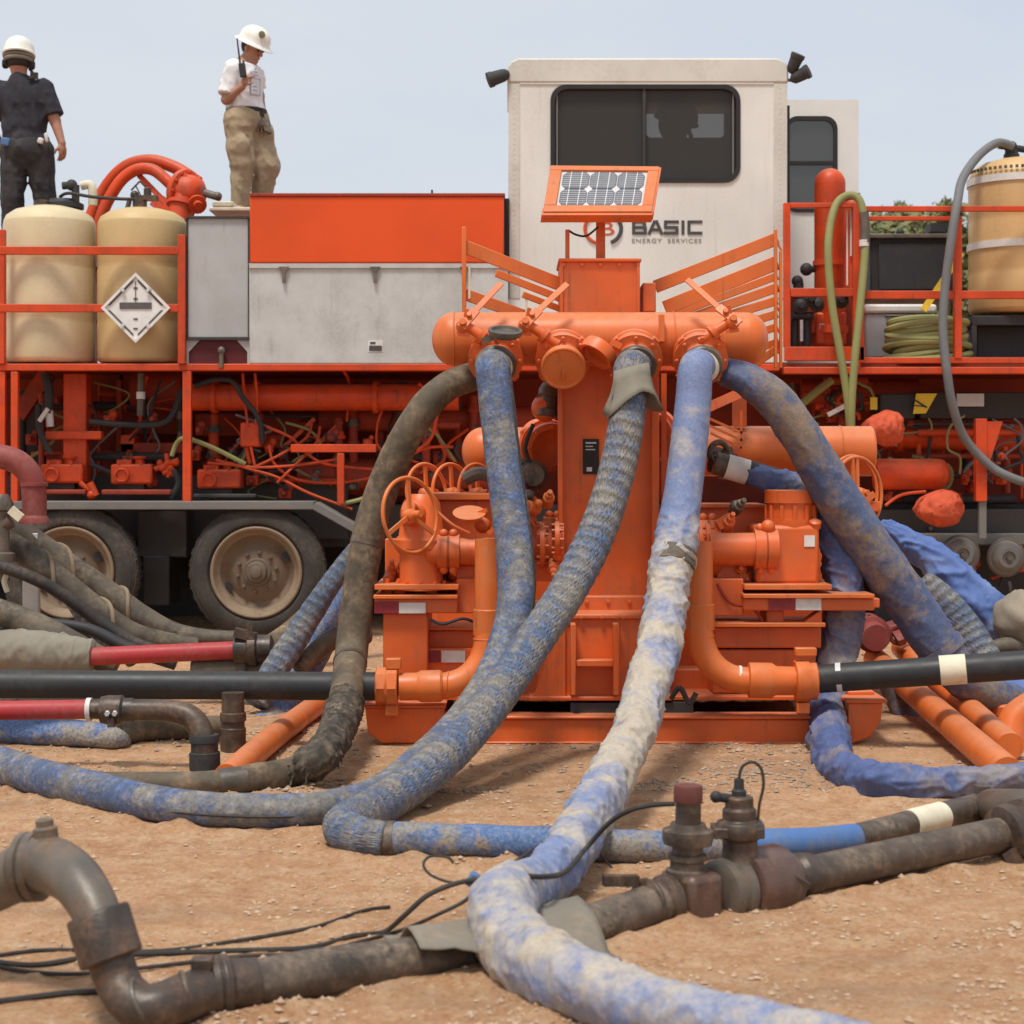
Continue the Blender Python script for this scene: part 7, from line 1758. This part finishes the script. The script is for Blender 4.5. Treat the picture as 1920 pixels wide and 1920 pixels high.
m = MB(); m.lathe(W(2, 1090, 10.4), (0, 0, 1), [(0, .05), (.1, .05), (.11, .08), (.16, .08), (.17, .05), (.4, .045), (.41, .07), (.45, .07), (.5, .04)], 20); m.cyl(W(-20, 1000, 10.4), W(20, 975, 10.4), .045); part('body', m, M['cast'], V)
m = MB(); m.bar(W(20, 955, 10.35), W(40, 972, 10.35), .05, .03); m.tube([W(8, 1055, 10.35), W(14, 1070, 10.35), W(8, 1090, 10.35), W(14, 1110, 10.35)], .016, 8); part('handle', m, M['cream'], V)
# lumps of dirt under the truck
# right: orange ground pipes and fittings
for (a, b), lab, w in ((((1640, 1235, 10.6), (1890, 1478, 7.3)), 'nearer of the two parallel orange pipes slanting to the right', .066), (((1690, 1215, 10.7), (1895, 1405, 8.0)), 'farther of the two parallel orange pipes, in a red collar at its upper end', .060), (((1745, 1255, 10.0), (1862, 1335, 9.2)), 'thin orange pipe just under the black pipe, near the right edge', .034)):
    m = MB(); A, Bq = W(*a), W(*b); A.z = max(A.z, .07); Bq.z = max(Bq.z, .066); m.cyl(A, Bq, w, n=28); solo('orange_pipe', m, M['pipe_orange'], lab, 'pipe', 'orange pipes on the ground')
m = MB(); A = W(1625, 1180, 10.6); d = (W(1890, 1478, 7.3) - W(1640, 1235, 10.6)).normalized()
m.lathe(A - d * .05, d, [(0, .08), (.06, .08), (.07, .1), (.11, .1), (.12, .085), (.22, .085), (.23, .105), (.27, .105), (.28, .08), (.4, .075)], 26); m.bolts(A + d * .06, d, .09, 8, .012, .03); m.bar(W(1668, 1170, 10.5), W(1692, 1205, 10.3), .04, .04); m.torus(W(1685, 1190, 10.4), d, .05, .014, 20, 6); solo('maroon_coupling', m, M['maroon'], 'maroon flanged coupling at the head of the orange ground pipes', 'coupling')
R_ = thing('orange_fitting', 'orange elbow fitting standing at the right edge beyond the blue hose', 'fitting', W(1890, 1440, 8.6))
m = MB(); m.tube([row(p) for p in ((1896, 1438, 8.5, 56), (1892, 1400, 8.55, 60), (1905, 1350, 8.6, 62), (1950, 1318, 8.6, 62))], 0, 26, 10); part('bend', m, M['pipe_orange'], R_)
m = MB(); m.lathe(W(1893, 1436, 8.5), (0, 0, 1), [(0, .09), (.03, .09), (.035, .08)], 26); m.lathe(W(1882, 1395, 8.9), (0, 0, 1), [(0, .07), (.15, .07), (.15, .085), (.19, .085), (.2, .07)], 26); part('collar', m, M['skid'], R_)
m = MB(); m.pbox(1862, 1322, 1900, 1345, 8.9, .2); m.pbox(1868, 1345, 1880, 1430, 8.9, .1); m.bar(W(1815, 1388, 8.7), W(1832, 1396, 8.7), .06, .05); part('bracket', m, M['skid'], R_, .006)
m = MB(); m.torus(W(1862, 1412, 8.4), (.2, -1, .2), .045, .006, 20, 6, 0, 3.6); part('wire_loop', m, M['cable'], R_)

# ================================================================== FOREGROUND STEEL LINE
GF = 'rusty steel line lying across the foreground'
m = MB(); rows = [row(p) for p in ((425, 1848, 'g', 96), (560, 1825, 'g', 92), (700, 1802, 'g', 90), (830, 1779, 'g', 88), (960, 1752, 'g', 84), (1100, 1722, 'g', 82), (1235, 1694, 'g', 80))]
for k, r in enumerate(rows): r[2] -= (.012, .012, .015, .03, .04, .025, .012)[k]
prow = rows; m.tube(rows, 0, 30, 6); o = solo('steel_pipe', m, M['rust'], 'long brown steel pipe crossing the foreground under the pale hose', 'pipe', GF)
# clamp coupling, left end
L_ = thing('swing_elbow', 'big grey cast iron swing elbow rearing up at the lower left corner', 'pipe elbow', W(300, 1930, 4.2))
m = MB(); m.tube([row(p) for p in ((-90, 1700, 4.62, 86), (-20, 1668, 4.58, 92), (30, 1640, 4.54, 104), (58, 1630, 4.52, 108))], 0, 32, 8); part('inlet_pipe', m, M['cast'], L_)
m = MB(); m.tube([row(p) for p in ((50, 1620, 4.50, 106), (95, 1622, 4.44, 106), (138, 1646, 4.36, 98), (168, 1686, 4.30, 92), (188, 1730, 4.26, 87), (198, 1765, 4.25, 90))], 0, 36, 12); part('bend', m, M['cast'], L_, sharp=180)
m = MB(); q = W(62, 1625, 4.49); d = Vector((1, -.25, .12)).normalized(); m.lathe(q - d * .03, d, [(0, .074), (.005, .086), (.02, .086), (.025, .08), (.03, .086), (.05, .086), (.055, .074)], 36); m.lathe(W(86, 1568, 4.46), (-.1, 0, 1), [(-.04, .03), (.02, .03), (.025, .022), (.04, .022), (.045, .012)], 16); m.bar(W(70, 1570, 4.46), W(104, 1578, 4.46), .035, .04); part('clamp', m, M['cast'], L_)
m = MB(); a, b = W(182, 1710, 4.27), W(216, 1822, 4.24); d = (b - a).normalized(); m.lathe(a, d, [(0, .062), (.0, .071), (.006, .075), (.112, .075), (.118, .070), (.118, .06)], 36); part('collar', m, M['rustdark'], L_, .003)
m = MB(); m.tube([row(p) for p in ((196, 1770, 4.25, 84), (212, 1815, 4.24, 86), (222, 1842, 4.23, 84), (238, 1868, 4.21, 86), (268, 1890, 4.19, 90), (305, 1886, 4.2, 90), (350, 1869, 4.25, 90), (430, 1847, 4.35, 90))], 0, 36, 12); part('rusty_bend', m, M['rustdark'], L_, sharp=180)
for px, py, dd, YY in ((268, 1878, (.9, .0, .45), 4.19), (345, 1869, (1, .35, .08), 4.245)):
    m = MB(); m.torus(W(px, py, YY), dd, .0565, .006, 40, 8); part('weld_bead', m, M['cast'], L_)
m = MB(); q = W(412, 1851, 4.33); d = Vector((1, .40, .0)).normalized(); m.lathe(q - d * .03, d, [(0, .062), (.004, .076), (.022, .078), (.026, .07), (.032, .078), (.05, .076), (.055, .066), (.12, .061)], 36); m.box(W(380, 1808, 4.30), (.05, .05, .035)); m.bar(W(365, 1812, 4.30), W(402, 1806, 4.31), .02, .05); part('clamp', m, M['rustdark'], L_, .003)
# valve pair
VV = thing('valve_pair', 'two squat rusty plug valves with capped stems, joined on the foreground pipe', 'valves', W(1365, 1735, 5.2))
va, vb = W(1235, 1694, 5.18), W(1500, 1645, 5.50); d = (vb - va).normalized(); Lv = (vb - va).length; fwd = Vector((0, 0, 1))
def at(t): return va + d * Lv * t
m = MB(); m.lathe(at(0) - d * .06, d, [(0, .058), (.01, .072), (.03, .074), (.04, .066), (.07, .066), (.08, .078), (.1, .078), (.105, .06)], 30); m.torus(at(0) - d * .04, d, .07, .008, 30, 8, ); m.bar(at(0) + Vector((-.06, -.02, .07)), at(0) + Vector((-.16, -.04, .075)), .03, .03); part('clamp', m, M['rustdark'], VV)
m = MB(); m.box(at(.22), (.125, .15, .155), Matrix.Rotation(math.atan2(d.y, d.x), 3, 'Z')); vb1 = part('valve_body', m, M['oxide'], VV, .02)
m = MB(); m.lathe(at(.48) - d * .05, d, [(0, .075), (.01, .094), (.035, .097), (.04, .088), (.06, .088), (.066, .096), (.09, .094), (.1, .075)], 34); part('union_ring', m, M['cast'], VV)
m = MB(); m.lathe(at(.76) - d * .11, d, [(0, .09), (.01, .108), (.03, .112), (.155, .112), (.175, .098), (.215, .066), (.225, .058)], 14); vb2 = part('valve_body', m, M['oxide'], VV, .006)
m = MB(); m.bar(at(.86) + Vector((-.05, -.112, .03)), at(.9) + Vector((.03, -.10, -.03)), .10, .02); m.lathe(at(.98), d, [(-.02, .06), (0, .075), (.05, .07), (.07, .056)], 30); part('side_plate', m, M['rustdark'], VV, .004)
t1 = W(1288, 1650, 5.25)
m = MB(); m.lathe(t1, (.02, 0, 1), [(-.02, .05), (.01, .062), (.03, .062), (.035, .05), (.055, .05), (.06, .056), (.075, .056), (.08, .045), (.1, .045), (.105, .07), (.12, .074), (.145, .074), (.15, .055), (.165, .05), (.165, .037)], 30); part('stem', m, M['rust'], vb1)
m = MB(); z = t1 + Vector((0.003, 0, .16)); m.lathe(z, (.02, 0, 1), [(0, .037), (.07, .037), (.075, .039)], 26); part('stem_post', m, M['rust'], vb1)
m = MB(); m.lathe(z + Vector((0, 0, .065)), (.02, 0, 1), [(0, .04), (.004, .042), (.045, .042), (.05, .04), (.05, .03), (.045, 0)], 26); part('red_cap', m, M['valvered'], vb1)
t2 = W(1388, 1612, 5.37)
m = MB(); m.lathe(t2, (-.02, 0, 1), [(-.03, .07), (.0, .056), (.04, .052), (.06, .052), (.07, .07), (.085, .074), (.10, .074), (.115, .066), (.118, .05), (.15, .05), (.155, .042), (.185, .042), (.19, .03)], 30); m.box(t2 + Vector((-.01, -.01, .088)), (.15, .1, .03)); part('stem', m, M['rustdark'], vb2, .003)
m = MB(); z = t2 + Vector((-.004, 0, .19)); m.lathe(z, (0, 0, 1), [(0, .022), (.015, .022), (.02, .016), (.05, .014)], 16); m.cyl(z + Vector((-.02, 0, -.01)), z + Vector((-.07, -.02, -.0)), .014); m.ball(z + Vector((-.07, -.02, 0)), .018, 10, 8); part('sensor', m, M['black'], vb2)
m = MB(); m.tube([z + Vector((0, 0, .05)), z + Vector((.01, 0, .085)), z + Vector((.04, -.005, .10)), z + Vector((.065, -.005, .08)), z + Vector((.072, -.005, .03)), z + Vector((.06, 0, -.03)), z + Vector((.055, 0, -.10))], .0045, 8, 6); part('sensor_wire', m, M['cable'], vb2)
m = MB(); m.tube([row(p) for p in ((1488, 1648, 5.50, 72), (1560, 1632, 5.62, 70), (1700, 1602, 5.78, 68), (1890, 1562, 6.0, 64))], 0, 30, 6); o = solo('steel_pipe', m, M['rust'], 'worn brown steel pipe rising right from the pair of capped valves', 'pipe', GF)
m = MB(); a = W(1875, 1565, 5.98); d = Vector((1, .55, .1)).normalized(); m.lathe(a, d, [(0, .06), (.01, .09), (.05, .095), (.06, .082), (.09, .082), (.1, .1), (.14, .1), (.15, .07)], 30); m.bar(W(1882, 1612, 5.95), W(1908, 1598, 5.95), .05, .05); part('coupling', m, M['rustdark'], o)
Wy = thing('wye_fitting', 'grey cast wye fitting joining two pipes at the right edge', 'pipe fitting', W(1900, 1560, 6.3))
m = MB(); m.tube([row(p) for p in ((1825, 1520, 6.7, 58), (1855, 1512, 6.6, 64), (1890, 1515, 6.4, 72), (1960, 1520, 6.2, 80))], 0, 28, 8); part('pipe_leg', m, M['cast'], Wy)
m = MB(); m.tube([row(p) for p in ((1895, 1555, 6.05, 80), (1925, 1538, 6.1, 90), (1980, 1520, 6.15, 90))], 0, 28, 8); part('pipe_leg', m, M['cast'], Wy)
m = MB(); a = W(1830, 1520, 6.68); d = Vector((1, -.3, .1)).normalized(); m.lathe(a, d, [(0, .055), (.005, .075), (.025, .078), (.03, .07), (.05, .078), (.075, .075), (.08, .06)], 28); m.box(W(1842, 1482, 6.62), (.05, .05, .035)); part('clamp', m, M['cast'], Wy)
# mat under the pale hose
m = MB(); nu, nv = 24, 24; vs = []
P0, P1_ = Vector(prow[3][:3]), Vector(prow[5][:3]); Pm_ = P0.lerp(P1_, .46); ax_ = (P1_ - P0); ax_.z = 0; ax_.normalize(); nr_ = Vector((ax_.y, -ax_.x, 0))
for j in range(nv + 1):
    for i in range(nu + 1):
        a, b = (i / nu - .56) * .54, (j / nv - .5) * .42
        a2, b2 = a * .92 - b * .38, a * .38 + b * .92
        p = Pm_ + ax_ * a2 + nr_ * b2
        z = gz(p.x, p.y) + .02 + .088 * max(0.0, 1 - (b2 / .20) ** 2) + .010 * noise.noise(Vector((a * 9, b * 9, 1)))
        vs.append(Vector((p.x, p.y, z)))
m.add(vs, [(j * (nu + 1) + i, j * (nu + 1) + i + 1, (j + 1) * (nu + 1) + i + 1, (j + 1) * (nu + 1) + i) for j in range(nv) for i in range(nu)])
o = solo('rubber_mat', m, M['mat'], 'grey rubber mat draped over the brown pipe beneath the pale hose', 'mat'); o.modifiers.new('thick', 'SOLIDIFY').thickness = .005
# ties and cables
m = MB(); m.box(W(893, 1653, 4.97), (.05, .03, .04), Matrix.Rotation(rad(30), 3, 'Y')); tb = solo('blue_tie', m, M['strapblue'], 'blue tie on the left of the pale hose where black cables meet', 'tie', 'blue ties on the pale hose', bevel=.006)
m = MB(); m.box(W(996, 1662, 5.0), (.045, .03, .045), Matrix.Rotation(rad(20), 3, 'Y')); solo('blue_tie', m, M['strapblue'], 'blue tie on the right of the pale hose beside its fold', 'tie', 'blue ties on the pale hose', bevel=.006)
def gp(px, py, lift=.006):
    Y = H0 * F / (py - HY); q = W(px, py, Y); q.z = gz(q.x, q.y) + lift; return q
def cable(pts, r, label):
    m = MB(); m.tube([gp(p[0], p[1]) if len(p) == 2 else W(*p) for p in pts], r, 8, 8); return solo('black_cable', m, M['cable'], label, 'cable', 'black cables across the dirt')
cable([(-40, 1797), (60, 1784), (150, 1781), (300, 1782), (430, 1771), (520, 1757), (600, 1742), (680, 1712), (730, 1697)], .0055, 'uppermost black cable on the dirt, ending short of the blue tie')
cable([(-40, 1800), (60, 1808), (160, 1798), (300, 1792), (450, 1784), (580, 1780), (660, 1765), (720, 1752), (760, 1715, 4.98), (800, 1680, 4.97), (850, 1658, 4.96), (900, 1648, 4.94), (960, 1641, 4.86), (1020, 1644, 4.9), (1060, 1634, 5.2), (1095, 1595, 5.4), (1140, 1545, 5.4), (1180, 1520, 5.36), (1220, 1510, 5.34), (1265, 1507, 5.32)], .0075, 'thick black cable crossing the pale hose and rising to the red capped valve')
cable([(-40, 1805), (50, 1818), (150, 1826), (300, 1812), (450, 1796), (580, 1790), (680, 1772), (760, 1748), (820, 1715, 4.93), (870, 1690, 4.92), (896, 1665, 4.94)], .0055, 'lowest of the black cables running to the blue tie')
cable([(-40, 1886), (60, 1876), (120, 1872), (200, 1866), (240, 1862)], .008, 'short black cable passing behind the swing elbow at lower left')
cable([(885, 1652, 4.95), (850, 1655, 4.98), (810, 1642, 5.0), (794, 1622, 5.02), (806, 1606, 5.04), (838, 1607, 5.03), (850, 1618, 5.02)], .004, 'thin loop of wire standing up left of the blue tie')
cable([(900, 1645, 4.93), (960, 1618, 5.2), (1020, 1580, 5.6), (1060, 1575, 5.75), (1110, 1590, 5.8), (1150, 1630, 5.8), (1165, 1652)], .004, 'thin wire climbing over the pale hose towards the clamp')
